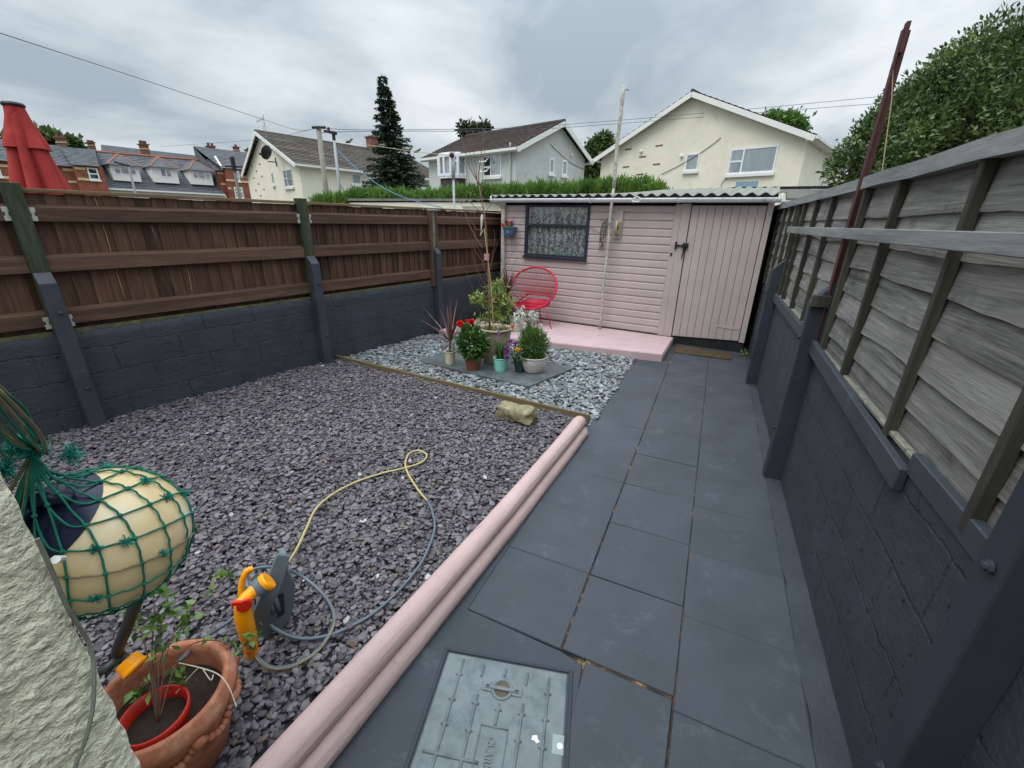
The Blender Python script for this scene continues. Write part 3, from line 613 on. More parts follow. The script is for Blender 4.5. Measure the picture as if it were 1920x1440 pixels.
log('edging_log', (-.925, .05, .045), (-1.030, 3.10, .045), .050, 'pink painted round log against the path, lower one of the pair')

t = NT('sandstone'); v = t.coord(); f = t.noise(v, 14, 9, .7); t.bump(t.noise(v, 30, 8, .7), .9, .012)
M['stone'] = t.fin(t.ramp(f, [(.3, L3((92, 84, 62))), (.5, L3((136, 128, 100))), (.65, L3((158, 150, 122))), (.75, L3((112, 116, 76)))]), .85, .2)
def rock(name, c, sz, rz, mat, seed):
    b = MB(); n_, m_2 = 28, 18; vs = []; fs = []
    for i in range(m_2+1):
        th = pi*i/m_2
        for k in range(n_):
            ph = 2*pi*k/n_; q = np.array([sin(th)*cos(ph), sin(th)*sin(ph), cos(th)]); 
            q = np.sign(q)*np.abs(q)**.55; q = q/np.max(np.abs(q))**.55
            s_ = 1+.22*noise.noise(Vector(tuple(q*1.3+seed)))+.07*noise.noise(Vector(tuple(q*4+seed)))
            p = q*s_*np.array(sz)/2; vs.append((c[0]+p[0]*cos(rz)-p[1]*sin(rz), c[1]+p[0]*sin(rz)+p[1]*cos(rz), c[2]+p[2]+p[0]*.06))
    fs = [(i*n_+k, (i+1)*n_+k, (i+1)*n_+(k+1) % n_, i*n_+(k+1) % n_) for i in range(m_2) for k in range(n_)]
    b.add(vs, fs); return b.build(name, mat, smooth=True)
tag(rock('stone', (-1.63, 3.02, .110), (.36, .17, .125), -.08, M['stone'], 2.2), 'rough buff sandstone block resting on the purple chippings', 'stone')
t = NT('riven_slate'); v = t.coord(); f = t.noise(v, 5, 8, .65); t.bump(t.noise(v, 12, 9, .65), .5, .012)
M['slate'] = t.fin(t.ramp(f, [(.3, L3((62, 68, 70))), (.6, L3((92, 99, 100))), (.75, L3((124, 130, 128)))]), .45, .45)
b = MB(); q = [(-3.43, 3.80), (-1.88, 3.75), (-1.70, 4.62), (-3.36, 4.66)]
b.hexa([(x, y, .03) for x, y in q], [(x, y, .066) for x, y in q]); tag(b.build('slate_slab', M['slate'], bevel=.006, seg=2), 'large flat grey slate slab carrying the potted plants', 'slab')

# ================= SHED =================
SY = 6.60
shed = empty('garden_shed', (-2.0, SY, 0), 0, 'pink painted timber shed with corrugated roof at the end of the path', 'shed')
b = MB(); b.box(-3.93, -.02, SY+.03, 8.6, .02, 1.96); b.box(-.96, -.07, SY-.006, SY+.029, 1.921, 1.944); b.build('wall', M['black_side'], shed)
def lap(name, x0, x1, z0, z1, pitch, nm='siding'):
    b = MB(); z = z0; 
    while z < z1-.002:
        ze = min(z+pitch, z1); y = SY
        b.add([(x0, y-.002, z), (x1, y-.002, z), (x1, y-.017, z+.022), (x0, y-.017, z+.022), (x1, y-.017, ze-.012), (x0, y-.017, ze-.012), (x1, y-.008, ze), (x0, y-.008, ze), (x0, y+.02, z), (x1, y+.02, z), (x0, y+.02, ze), (x1, y+.02, ze)],
              [(0, 1, 2, 3), (3, 2, 4, 5), (5, 4, 6, 7), (8, 0, 3, 5, 7, 10), (1, 9, 11, 6, 4, 2), (7, 6, 11, 10)])
        z = ze
    return b.build(nm, M['pink'], shed)
lap('a', -3.93, -3.47, .12, 1.92, .1065); lap('b', -3.468, -2.382, .12, 1.12, .1065); lap('c', -2.38, -1.17, .12, 1.92, .1065)
b = MB(); b.box(-1.168, -1.085, SY-.022, SY+.02, .12, 1.94); b.hexa([(-1.083, SY-.026, .12), (-.965, SY-.026, .12), (-.965, SY+.02, .12), (-1.083, SY+.02, .12)], [(-1.083, SY-.026, 1.95), (-.965, SY-.026, 1.95), (-.965, SY+.02, 1.95), (-1.083, SY+.02, 1.95)]); b.build('corner_trim', M['pink_v'], shed, bevel=.003)
b = MB(); b.box(-.068, .0, SY-.024, SY+.02, .17, 1.985); b.build('corner_trim', M['pink_v'], shed, bevel=.003)
# door
b = MB(); xs = np.linspace(-.955, -.075, 10)
for i in range(9):
    zb = .14+.045*i/8; b.hexa([(xs[i]+.0022, SY-.020, zb), (xs[i+1]-.0022, SY-.020, zb+.004), (xs[i+1]-.0022, SY, zb), (xs[i]+.0022, SY, zb)], [(xs[i]+.0022, SY-.020, 1.925), (xs[i+1]-.0022, SY-.020, 1.925), (xs[i+1]-.0022, SY, 1.925), (xs[i]+.0022, SY, 1.925)])
door = b.build('door', M['pink_v'], shed, bevel=.0015)
b = MB(); b.box(-.955, -.075, SY-.004, SY+.01, .19, 1.92); b.build('door_backing', M['black_side'], door)
for z in (1.80, .36):
    b = MB(); b.add([(-.38, SY-.026, z-.012), (-.09, SY-.026, z-.022), (-.09, SY-.026, z+.022), (-.38, SY-.026, z+.012), (-.38, SY-.019, z-.012), (-.09, SY-.019, z-.022), (-.09, SY-.019, z+.022), (-.38, SY-.019, z+.012)], [(0, 1, 2, 3), (0, 4, 5, 1), (1, 5, 6, 2), (2, 6, 7, 3), (3, 7, 4, 0)])
    b.build('hinge', M['pink_v'], door)
b = MB(); b.box(-1.10, -1.075, SY-.045, SY-.026, 1.36, 1.46); b.box(-1.09, -.94, SY-.05, SY-.032, 1.40, 1.422); b.box(-1.0, -.925, SY-.055, SY-.022, 1.375, 1.447); b.build('latch', M['black'], shed, bevel=.003)
b = MB(); b.tube([(-.968, SY-.06, 1.39), (-.975, SY-.062, 1.30), (-.985, SY-.06, 1.235)], [.011, .010, .006], 8); b.lathe([(.016, 0), (.018, .008), (.010, .012)], (-.955, SY-.053, 1.41), 12, axis=(0, -1, 0), capt=True); b.build('padlock', M['black'], shed)
b = MB(); b.box(-1.145, -1.12, SY-.034, SY-.022, 1.27, 1.31); b.build('keeper', M['red_oxide'], shed)
b = MB(); b.box(-.96, .0, SY-.005, SY+.03, .0, .20); b.build('door_sill', M['black_side'], shed)
# window: dark frame, lace curtain behind glass
b = MB(); wx0, wx1, wz0, wz1 = -3.468, -2.382, 1.125, 1.925; f_ = .045
for q in ((wx0, wx0+f_, wz0, wz1), (wx1-f_*.8, wx1, wz0, wz1), (wx0+f_, wx1-f_*.8, wz1-.03, wz1), (wx0+f_, wx1-f_*.8, wz0, wz0+.062), (wx0+f_, wx1-f_*.8, 1.608, 1.648)): b.box(q[0], q[1], SY-.045, SY+.01, q[2], q[3])
b.box(wx0-.02, wx1+.01, SY-.062, SY-.045, wz0-.012, wz0+.03)
win = b.build('window', M['navy_frame'], shed, bevel=.003)
b = MB(); b.box(wx0+f_, wx1-f_*.8, SY-.022, SY-.018, wz0+.06, wz1-.03); b.build('pane', glass('shed_glass', rough=.09), win)
t = NT('lace_curtain'); v = t.coord((1, 1, 1)); f = t.noise(t.coord((1, 1, .8)), 19, 5, .7, 2.2); wv = t.n('ShaderNodeTexWave'); wv.inputs['Scale'].default_value = 3; wv.inputs['Distortion'].default_value = 6; t.l(v, wv.inputs['Vector'])
col = t.ramp(t.math('ADD', t.math('MULTIPLY', f, .94), t.math('MULTIPLY', wv.outputs[0], .06)), [(.42, L3((92, 92, 92))), (.5, L3((122, 123, 123))), (.54, L3((186, 187, 185))), (.7, L3((198, 199, 198)))])
M['lace'] = t.fin(col, .9, .1)
b = MB(); vs = []; nn = 70
for i in range(nn+1):
    x = wx0+f_+(wx1-wx0-f_*1.8)*i/nn; y = SY+.004*sin(i*1.05)+.005*sin(i*.37); vs += [(x, y, wz0+.05), (x, y, wz1-.02)]
b.add(vs, [(2*i, 2*i+2, 2*i+3, 2*i+1) for i in range(nn)]); b.build('curtain', M['lace'], win, smooth=True)
b = MB(); b.box(-2.95, -2.62, SY-.001, SY+.006, 1.19, 1.25); b.build('sill_clutter', paint('pale_clutter', L3((120, 146, 136)), .3, 16, .8, 0), win)
# roof, gutter, downpipe
b = MB(); nx = 27*8; vs = []; x0, x1 = -4.02, .02
for i in range(nx+1):
    x = x0+(x1-x0)*i/nx; cc = .018*cos(2*pi*(x-x0)/.150); bk = float(np.interp(x, [-4.1, -2.7, -1.8, -1.0, .1], [2.09, 2.13, 2.25, 2.28, 2.29]))
    for y, z in ((6.41, 2.055), (8.75, bk)): vs += [(x, y, z+cc), (x, y, z+cc-.009)]
fs = []
for i in range(nx):
    a_, c_ = 4*i, 4*(i+1); fs += [(a_, c_, c_+2, a_+2), (a_+1, a_+3, c_+3, c_+1), (a_, a_+1, c_+1, c_), (a_+2, c_+2, c_+3, a_+3)]
b.add(vs, fs); b.build('roof', M['asbestos'], shed, smooth=False)
b = MB(); vs = []  # black strip under the sheet crests, shade of the open gaps put in as colour
for i in range(nx+1): x = x0+(x1-x0)*i/nx; vs += [(x, 6.425, 1.99), (x, 6.425, 2.0465+.018*cos(2*pi*(x-x0)/.150)), (x, 6.435, 1.99), (x, 6.435, 2.0465+.018*cos(2*pi*(x-x0)/.150))]
b.add(vs, [(4*i, 4*i+4, 4*i+5, 4*i+1) for i in range(nx)]+[(4*i+2, 4*i+3, 4*i+7, 4*i+6) for i in range(nx)]); b.build('eaves_shade_strip', M['black_side'], shed)
b = MB(); b.box(-3.95, .0, SY-.02, SY+.04, 1.945, 2.028); b.build('fascia', M['black_side'], shed)
def gutter(b, x0, x1, y, z, r):
    K = 10; vs = []
    for x in (x0, x1):
        for rr_ in (r, r-.006):
            for k in range(K+1): a = pi+pi*k/K; vs.append((x, y+rr_*cos(a), z+rr_*sin(a)*1.0))
    m = K+1; fs = []
    for k in range(K): fs += [(k, k+1, 2*m+k+1, 2*m+k), (m+k+1, m+k, 3*m+k, 3*m+k+1), (k+1, k, m+k, m+k+1), (2*m+k, 2*m+k+1, 3*m+k+1, 3*m+k)]
    fs += [(0, m, 3*m, 2*m)[::-1], (K, m+K, 3*m+K, 2*m+K)]; b.add(vs, fs)
b = MB(); gutter(b, -4.05, .06, 6.47, 2.012, .056); 
for x in (-4.05, .06): b.lathe([(.001, -.003), (.056, -.003), (.056, .003), (.001, .003)], (x, 6.47, 2.005), 20, axis=(1, 0, 0))
gu = b.build('gutter', M['white_pvc'], shed, smooth=True)
for x in (-2.35, -1.72, -1.12, -.02):
    b = MB(); K = 10; b.tube([(x, 6.47+.060*cos(pi+pi*k/K), 2.012+.060*sin(pi+pi*k/K)) for k in range(K+1)], .007, 6); b.build('gutter_bracket', M['white_pvc'], gu)
b = MB(); b.tube([(-1.70, 6.40, 2.01), (-1.66, 6.405, 2.03), (-1.60, 6.40, 2.0), (-1.63, 6.40, 1.96), (-1.72, 6.40, 1.97)], .008, 6); b.build('cable_tie', M['white_pvc'], gu)
b = MB(); b.box(-3.895, -3.83, SY-.085, SY-.022, .1, 1.86); b.hexa([(-3.895, SY-.085, 1.86), (-3.83, SY-.085, 1.86), (-3.83, SY-.022, 1.86), (-3.895, SY-.022, 1.86)], [(-3.99, SY-.15, 1.965), (-3.80, SY-.15, 1.965), (-3.80, SY-.08, 1.965), (-3.99, SY-.08, 1.965)]); b.build('downpipe', M['white_dirty'], shed, bevel=.008, seg=2)
# deck
b = MB(); nb = 9
fl_ = lambda s: np.array([-4.04+s*(3.15), 4.98+s*.59]); bl_ = lambda s: np.array([-3.96+s*3.03, 6.56])
def dk(s, t_): p = fl_(s)*(1-t_)+bl_(s)*t_; return p
for i in range(nb):
    t0, t1 = i/nb+.002, (i+1)/nb-.002; q = [dk(0, t0), dk(1, t0), dk(1, t1), dk(0, t1)]; zz = .12+random.uniform(-.0015, .0015)
    b.hexa([(x, y, zz-.02) for x, y in q], [(x, y, zz) for x, y in q])
deck = b.build('deck', M['pink_deck'], bevel=.002); tag(deck, 'low pink painted timber deck in front of the shed', 'deck')
b = MB(); p, q = fl_(0), fl_(1); b.hexa([(p[0], p[1]-.012, .0), (q[0]+.004, q[1]-.012, .0), (q[0]+.004, q[1]+.008, .0), (p[0], p[1]+.008, .0)], [(p[0], p[1]-.012, .115), (q[0]+.004, q[1]-.012, .115), (q[0]+.004, q[1]+.008, .115), (p[0], p[1]+.008, .115)])
r_ = bl_(1); b.hexa([(q[0]-.01, q[1]+.009, 0), (q[0]+.008, q[1]+.009, 0), (r_[0]+.008, r_[1], 0), (r_[0]-.01, r_[1], 0)], [(q[0]-.01, q[1]+.009, .098), (q[0]+.008, q[1]+.009, .098), (r_[0]+.008, r_[1], .098), (r_[0]-.01, r_[1], .098)])
b.build('fascia_board', M['pink_deck'], deck, bevel=.002)
M['coir'] = paint('coir_mat', L3((88, 70, 46)), .35, 14, .95, .8, 200, .006, dirt=L3((46, 42, 38)), dirt_amt=.9)
b = MB(); b.add([(-.82, 6.05, .028), (-.10, 6.12, .028), (-.11, 6.44, .028), (-.85, 6.42, .028), (-.82, 6.05, .042), (-.10, 6.12, .042), (-.11, 6.44, .042), (-.85, 6.42, .042)], [(4, 5, 6, 7), (0, 1, 5, 4), (1, 2, 6, 5), (2, 3, 7, 6), (3, 0, 4, 7)]); tag(b.build('door_mat', M['coir'], bevel=.004), 'worn brown coir mat in front of the shed door', 'door mat')
# ================= OBJECTS BY THE SHED =================
b = MB(); K = 24; pts = [(-2.02+.006*sin(i*.9)+.004*i/K, 6.44, .12+(3.36-.12)*i/K) for i in range(K+1)]
pole = empty('washing_line_pole', (-2.02, 6.44, .12), 0, 'tall thin pole with peeling white paint standing against the pink shed', 'pole')
b.tube(pts[:16], [.019]*16, 10); b.tube(pts[15:], [.025]*10, 10); b.build('shaft', M['white_dirty'], pole, smooth=True)
b = MB(); b.tube([(-2.0, 6.44, 3.30), (-1.94, 6.42, 3.305), (-1.935, 6.42, 3.285)], .005, 6); b.build('hook', M['red_oxide'], pole)
b = MB(); b.lathe([(.03, 0), (.03, .03)], (-2.018, 6.44, 1.66), 12, capt=True); b.build('clamp', M['metal'], pole)
M['wire'] = paint('old_wire', L3((78, 72, 70)), .2, 20, .8, .1)
b = MB(); R4 = random.Random(9)
for i in range(14):
    x = -2.08+R4.uniform(-.05, .03); z1 = 1.72+R4.uniform(-.03, .05); z0 = 1.26+R4.uniform(0, .2)
    b.tube([(x+.03, 6.43, z1), (x+R4.uniform(-.02, .02), 6.42, (z0+z1)/2), (x+R4.uniform(-.03, .0), 6.43, z0)], .0035, 5)
b.tube([(-2.20, 6.54, 1.70), (-2.16, 6.50, 1.74), (-2.12, 6.46, 1.71), (-2.15, 6.45, 1.66), (-2.08, 6.43, 1.68)], .004, 5)
b.tube([(-2.40, 6.56, 1.60), (-2.3, 6.56, 1.60), (-2.22, 6.55, 1.54), (-2.12, 6.53, 1.57), (-2.04, 6.47, 1.55)], .0035, 5)
tag(b.build('wire_bundle', M['wire']), 'tangled bundle of old grey wire tied to the white pole', 'wire')
M['cream_plastic'] = paint('yellowed_plastic', L3((178, 168, 130)), .12, 20, .5, .1, dirt=L3((120, 112, 92)), dirt_amt=.5)
bx = empty('outdoor_telephone', (-1.93, 6.56, 1.5), 0, 'yellowed plastic wall telephone mounted beside the white pole', 'telephone')
b = MB(); b.box(-2.0, -1.87, 6.555, 6.575, 1.47, 1.86); b.build('backboard', M['pink_v'], bx, bevel=.002)
b = MB(); b.box(-1.965, -1.885, 6.50, 6.555, 1.53, 1.71); b.build('housing', M['cream_plastic'], bx, bevel=.012, seg=3)
b = MB(); b.tube([(-1.925, 6.495, 1.55), (-1.925, 6.455, 1.58), (-1.925, 6.455, 1.66), (-1.925, 6.49, 1.70)], [.022, .016, .016, .022], 10); b.build('handset', M['cream_plastic'], bx, smooth=True)
b = MB(); b.box(-1.945, -1.90, 6.492, 6.50, 1.60, 1.64); b.build('socket', M['black'], bx)

# ---- red string chair ----
ch = empty('string_chair', (-3.07, 6.12, .12), 0, 'red oval string chair with thin metal legs on the pink deck', 'chair')
cc = np.array([-3.065, 6.12, .70]); tv = np.array([.0, .46, .89]); tv /= np.linalg.norm(tv)   # up direction of hoop plane (leaning back)
hx = np.array([1.0, .03, 0]); hx /= np.linalg.norm(hx)
def hoop(a, rx=.40, ry=.345, ofs=(0, 0, 0), flat=0): return cc+hx*rx*cos(a)+tv*ry*sin(a)+np.array(ofs)
b = MB(); K = 64; b.tube([hoop(2*pi*k/K) for k in range(K+1)], .0165, 10, caps=False); b.build('hoop', M['red_metal'], ch, smooth=True)
# inner loop where the back turns into the seat
def inner(u):   # u 0..1 left to right, u-shaped frame
    a = -.15*pi+u*0
    return None
il = []
for k in range(21):
    s_ = -1+2*k/20; x = s_*.215; il.append(cc+hx*x+np.array([0, .25-.03*abs(s_)**3, -.145-.02*abs(s_)**6]))
fl2 = [cc+hx*(-1+2*k/20)*.235+np.array([0, -.015+.03*(1-abs(-1+2*k/20)**2)*-1, -.262]) for k in range(21)]
b = MB(); b.tube(il, .009, 8); b.tube([il[0], cc+hx*-.26+np.array([0, .10, -.22]), fl2[0]], .009, 8); b.tube([il[-1], cc+hx*.26+np.array([0, .10, -.22]), fl2[-1]], .009, 8); b.tube(fl2, .009, 8); b.build('inner_frame', M['red_metal'], ch, smooth=True)
b = MB()
for k in range(46):   # back strings: upper hoop to inner frame
    u = k/45; a = pi*(1.02-u*1.04); p = hoop(a); idx = u*20; i0 = int(min(19, idx)); q = il[i0]*(1-(idx-i0))+il[i0+1]*(idx-i0)
    b.tube([p, (p+q)/2+np.array([0, .012, -.004]), q], .0034, 5, caps=False)
for sg, A0 in ((-1, pi*1.04), (1, -.04*pi)):   # side strings fan
    for k in range(10):
        a = A0+(.27*pi*k/9)*(1 if sg < 0 else -1); p = hoop(a); e0 = il[0] if sg < 0 else il[-1]; e1 = fl2[0] if sg < 0 else fl2[-1]; q = e0*(1-k/9)+e1*(k/9)
        b.tube([p, q], .0034, 5, caps=False)
b.build('back_strings', M['red_metal'], ch)
b = MB()
for k in range(30):   # seat strings: inner frame down over the front
    u = k/29; i = u*20; i0 = int(min(19, i)); q = il[i0]*(1-(i-i0))+il[i0+1]*(i-i0); a = pi*(1.24+u*.52); p = hoop(a)
    m_1 = q*.4+p*.6+np.array([0, .03, -.075]); m_0 = q*.75+p*.25+np.array([0, .01, -.085]); b.tube([q+np.array([0, -.02, -.06]), m_0, m_1, p], .0085, 5, caps=False)
b.build('seat_strings', M['red_metal'], ch)
for x0, y0, x1, y1 in ((-.27, -.12, -.35, -.16), (.28, -.12, .40, -.10), (-.22, .10, -.24, .20), (.06, .10, .08, .20)):
    zt = .70-.262 if y0 < 0 else .70-.20
    p = cc+hx*x0+np.array([0, y0, -.25 if y0 < 0 else -.2]); q = np.array([cc[0]+x1, cc[1]+y1, .128])
    b = MB(); b.tube([p, q], .0085, 8); b.tube([p+hx*(.05 if x0 < 0 else -.05), q], .0065, 8) if y0 < 0 and x0 < 0 else None
    b.ball(q, .012, n=8, m=5); b.build('leg', M['red_metal'], ch, smooth=True)

# ================= PLANTS =================
G1 = leafmat('foliage_dark', [(0, lin(.016, .040, .012)), (.5, lin(.045, .11, .022)), (.9, lin(.10, .20, .040)), (1, lin(.16, .25, .08))])
G2 = leafmat('foliage_mid', [(0, lin(.03, .075, .018)), (.5, lin(.085, .18, .035)), (1, lin(.19, .30, .07))])
G3 = leafmat('foliage_light', [(0, lin(.09, .15, .03)), (.6, lin(.24, .34, .08)), (.9, lin(.36, .40, .12)), (1, lin(.22, .05, .03))])
GS = leafmat('foliage_silver', [(0, lin(.12, .19, .10)), (.6, lin(.30, .38, .26)), (1, lin(.6, .66, .52))])
GP = leafmat('cordyline_purple', [(0, lin(.06, .028, .032)), (.5, lin(.17, .09, .09)), (1, lin(.36, .24, .22))], .45)
FR = leafmat('petal_red', [(0, lin(.55, .006, .008)), (1, lin(.9, .04, .02))]); FP = leafmat('petal_purple', [(0, lin(.16, .01, .22)), (1, lin(.42, .06, .48))])
FY = leafmat('petal_yellow', [(0, lin(.75, .35, .02)), (1, lin(.85, .6, .05))]); FO = leafmat('petal_orange', [(0, lin(.7, .14, .03)), (1, lin(.8, .3, .1))]); FW = leafmat('petal_white', [(0, lin(.62, .68, .58)), (1, lin(.85, .88, .8))])
FL = leafmat('petal_lilac', [(0, lin(.25, .12, .32)), (1, lin(.45, .28, .5))])
M['twig'] = paint('bare_twig', L3((112, 84, 74)), .2, 30, .8, .3); M['twig_gray'] = paint('grey_twig', L3((122, 112, 104)), .2, 30, .8, .3)
M['compost'] = paint('compost', L3((44, 34, 28)), .4, 60, .95, .8, 90)
SV = np.array([.0, 0, .066])
def pot(name, c, r0, r1, h, mat, ribs=0, lip=.006, label=None, ridge=.0025, parent=None, n=36, soil=.015, loc_only=False):
    """pot root with body and compost"""
    c = np.array(c, float); ro = empty(name, c, 0, label, 'pot' if label and 'plant' not in label else 'potted plant')
    prof = []; K = 26
    for i in range(K+1):
        t_ = i/K; r_ = r0+(r1-r0)*t_; r_ += ridge*(0.5+.5*sin(t_*ribs*2*pi))*(1 if .15 < t_ < .92 else 0) if ribs else 0
        prof.append((r_, h*t_))
    prof += [(r1+lip, h-.004), (r1+lip, h+.006), (r1-.004, h+.006), (r1-.010, h-.012), (r1-.014, h-soil-.02)]
    b = MB(); b.lathe(prof, c, n); b.build('pot', mat, ro, smooth=True)
    b = MB(); b.lathe([(.001, h-soil+.004), (r1-.008, h-soil)], c, 20, capb=False); b.build('compost', M['compost'], ro)
    return ro
def bush(ro, c, rx, ry, rz, n, L, W, mat, name='foliage', up=.35, droop=0, seed=1, shell=.5, stems=6):
    Rr = np.random.default_rng(seed); b = MB(); c = np.array(c, float)
    for i in range(n):
        q = Rr.normal(size=3); q /= np.linalg.norm(q); rad = shell+(1-shell)*Rr.random()**.6
        rad *= 1+.22*noise.noise(Vector(tuple(q*2.2+seed)))
        p = c+q*np.array([rx, ry, rz])*rad; d = q*.8+np.array([0, 0, up-droop*abs(q[2])])+Rr.normal(size=3)*.45
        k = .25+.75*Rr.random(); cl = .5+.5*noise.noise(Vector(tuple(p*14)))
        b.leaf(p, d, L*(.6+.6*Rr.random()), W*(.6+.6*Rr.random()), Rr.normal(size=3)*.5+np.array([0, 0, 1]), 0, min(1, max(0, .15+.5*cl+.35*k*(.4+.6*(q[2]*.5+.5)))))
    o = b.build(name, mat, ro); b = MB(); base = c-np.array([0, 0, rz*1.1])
    for i in range(stems):
        q = Rr.normal(size=3)*.55; q[2] = abs(q[2]); p = c+q*np.array([rx, ry, rz])*.8; b.tube([base, (base+p)/2+np.array([q[0]*rx*.2, q[1]*ry*.2, 0]), p], [.004, .003, .002], 5)
    b.build('stems', mat if mat in (GS,) else M['stem'], ro); return o
M['stem'] = paint('green_stem', L3((74, 92, 48)), .2, 30, .7, .1)
def flower(ro, c, r, mat, n=14, name='flower', seed=1, centre=None):
    Rr = np.random.default_rng(seed); b = MB(); c = np.array(c, float)
    for ring in range(3):
        for k in range(n-ring*3):
            a = 2*pi*k/(n-ring*3)+ring*.3; el = .15+ring*.5; d = np.array([cos(a)*cos(el), sin(a)*cos(el), sin(el)])
            b.leaf(c+d*r*.1, d+Rr.normal(size=3)*.12, r*(1.05-.15*ring), r*.62, np.array([0, 0, 1.])+d*.2, 0, Rr.random(), .4)
    # facing leaves toward the garden too
    for k in range(n*4):
        q = Rr.normal(size=3); q[1] -= .3; q /= np.linalg.norm(q); b.leaf(c+q*r*.45, q*.5+Rr.normal(size=3)*.7, r*.62, r*.6, q, 0, Rr.random(), .4)
    if centre: b.ball(c+np.array([0, -.3*r, .3*r]), r*.28, 1)
    return b.build(name, [mat]+([centre] if centre else []), ro)
def rim_at(px, py, z=.066): return g(px, py, z)

# big tan pot with the bare sapling
M['tan_pot'] = paint('mottled_terracotta', L3((146, 126, 108)), .2, 7, .85, .35, 60, dirt=L3((186, 174, 160)), dirt_amt=.6)
cb = np.array([-2.62, 4.28, .066])
big = empty('planter_with_sapling', cb, 0, 'large tan rope rimmed planter holding a tall bare sapling and cane', 'potted plant')
b = MB(); K = 20; H_ = .40
prof = [(.145+.045*t_**1.3, H_*t_) for t_ in np.linspace(0, 1, K)]+[(.202, .405), (.204, .425), (.188, .428), (.176, .41), (.17, .36)]
b.lathe(prof, cb, 44, wob=lambda t_, a: 1+(.022*sin(a*16) if t_ > .8 else .012*sin(a*3+1)*t_)); b.build('planter', M['tan_pot'], big, smooth=True)
b = MB(); b.lathe([(.001, .372), (.174, .362)], cb, 24, capb=False); b.build('moss', paint('pot_moss', L3((104, 106, 52)), .4, 40, .95, .6, 90, dirt=L3((70, 52, 36)), dirt_amt=.6), big)
npl = np.array([-_fw @ RM.T]).ravel() if False else np.array([.478, -.878, 0])   # towards the camera, horizontal
def pp(px, py, dz=0): return onP(px, py, cb+np.array([0, 0, .3])-npl*dz, npl)
b = MB(); tr = [pp(918, 622), pp(918, 560), pp(915, 500), pp(912, 440), pp(908, 400), pp(903, 370), pp(897, 345)]
b.tube(tr, [.012, .011, .010, .009, .0075, .0065, .0055], 8)
b.build('trunk', paint('sapling_bark', L3((128, 100, 84)), .25, 20, .8, .4), big, smooth=True)
b = MB(); b.tube([pp(926, 622, -.03), pp(921, 540, -.03), pp(914, 478, -.03), pp(908, 428, -.02)], .0055, 8); b.build('cane', paint('bamboo_cane', L3((176, 150, 104)), .15, 30, .6, .1), big)
b = MB(); Rr = random.Random(5)
for pl, th in (([(897, 345), (880, 315), (868, 275), (861, 245)], .006), ([(903, 370), (897, 330), (899, 300), (905, 265), (909, 240)], .006), ([(899, 352), (884, 300), (874, 240)], .004), ([(897, 345), (893, 310), (887, 270), (878, 250)], .004), ([(903, 368), (905, 320), (911, 275)], .004), ([(905, 385), (885, 350), (868, 300)], .003),
               ([(908, 400), (890, 390), (875, 372), (866, 355)], .004), ([(905, 465), (893, 448), (880, 420), (868, 392), (856, 370)], .0045), ([(906, 432), (894, 430), (884, 415), (872, 398)], .003), ([(912, 500), (900, 470), (888, 455), (880, 445)], .003),
               ([(915, 520), (905, 490), (893, 475), (884, 455)], .004), ([(918, 545), (900, 520), (890, 490), (882, 462)], .003), ([(919, 560), (903, 540), (893, 515)], .003), ([(917, 510), (923, 480), (930, 450), (928, 430)], .003), ([(919, 500), (926, 478), (932, 455)], .003),
               ([(920, 575), (930, 540), (948, 500), (962, 470), (975, 455)], .0035), ([(922, 570), (945, 530), (970, 480)], .0025), ([(908, 398), (924, 380), (930, 360)], .003), ([(918, 580), (895, 560), (880, 530), (872, 505)], .003)):
    d0 = Rr.uniform(-.12, .12); b.tube([pp(x+Rr.uniform(-2, 2), y, d0*i/len(pl)) for i, (x, y) in enumerate(pl)], [th*(1-.6*i/len(pl)) for i in range(len(pl))], 5)
b.build('branches', M['twig'], big)
b = MB(); p = pp(913, 482, -.04); b.box(p[0]-.035, p[0]+.03, p[1]-.004, p[1]+.004, p[2]-.035, p[2]+.035); o = b.build('label', paint('faded_label', L3((176, 128, 132)), .5, 30, .7, 0), big)
b = MB(); q0, q1, q2 = pp(904, 402, -.03), pp(903, 420, -.03), pp(902, 435, -.03); b.tube([q0, (q0+q1)/2, q1, q2], [.012, .016, .010, .002], 8); b.tube([q2, pp(900, 442, -.03), pp(906, 432, -.03)], .003, 5); b.build('tape', paint('white_tape', L3((206, 200, 190)), .1, 20, .7, .1), big)
# ground cover and small leaves in the planter
Rg = np.random.default_rng(12); b = MB()
for i in range(170):
    a = Rg.uniform(0, 2*pi); q = Rg.random()**.5*.15; p = cb+np.array([q*cos(a), q*sin(a), .37]); b.leaf(p, np.array([cos(a)*.5, sin(a)*.5, .7+Rg.random()]), .03+.05*Rg.random(), .010, None, 0, Rg.random())
for i in range(70):
    p = pp(Rg.uniform(935, 975), Rg.uniform(588, 612), Rg.uniform(-.15, 0)); b.leaf(p, Rg.normal(size=3)+np.array([0, 0, .4]), .035, .016, None, 0, Rg.random())
for i in range(26):
    p = pp(Rg.uniform(888, 915), Rg.uniform(586, 612), Rg.uniform(-.1, .05)); b.leaf(p, Rg.normal(size=3)+np.array([0, 0, .4]), .035, .014, None, 0, Rg.random())
tag(b.build('underplanting', G2, big), kind='stuff')

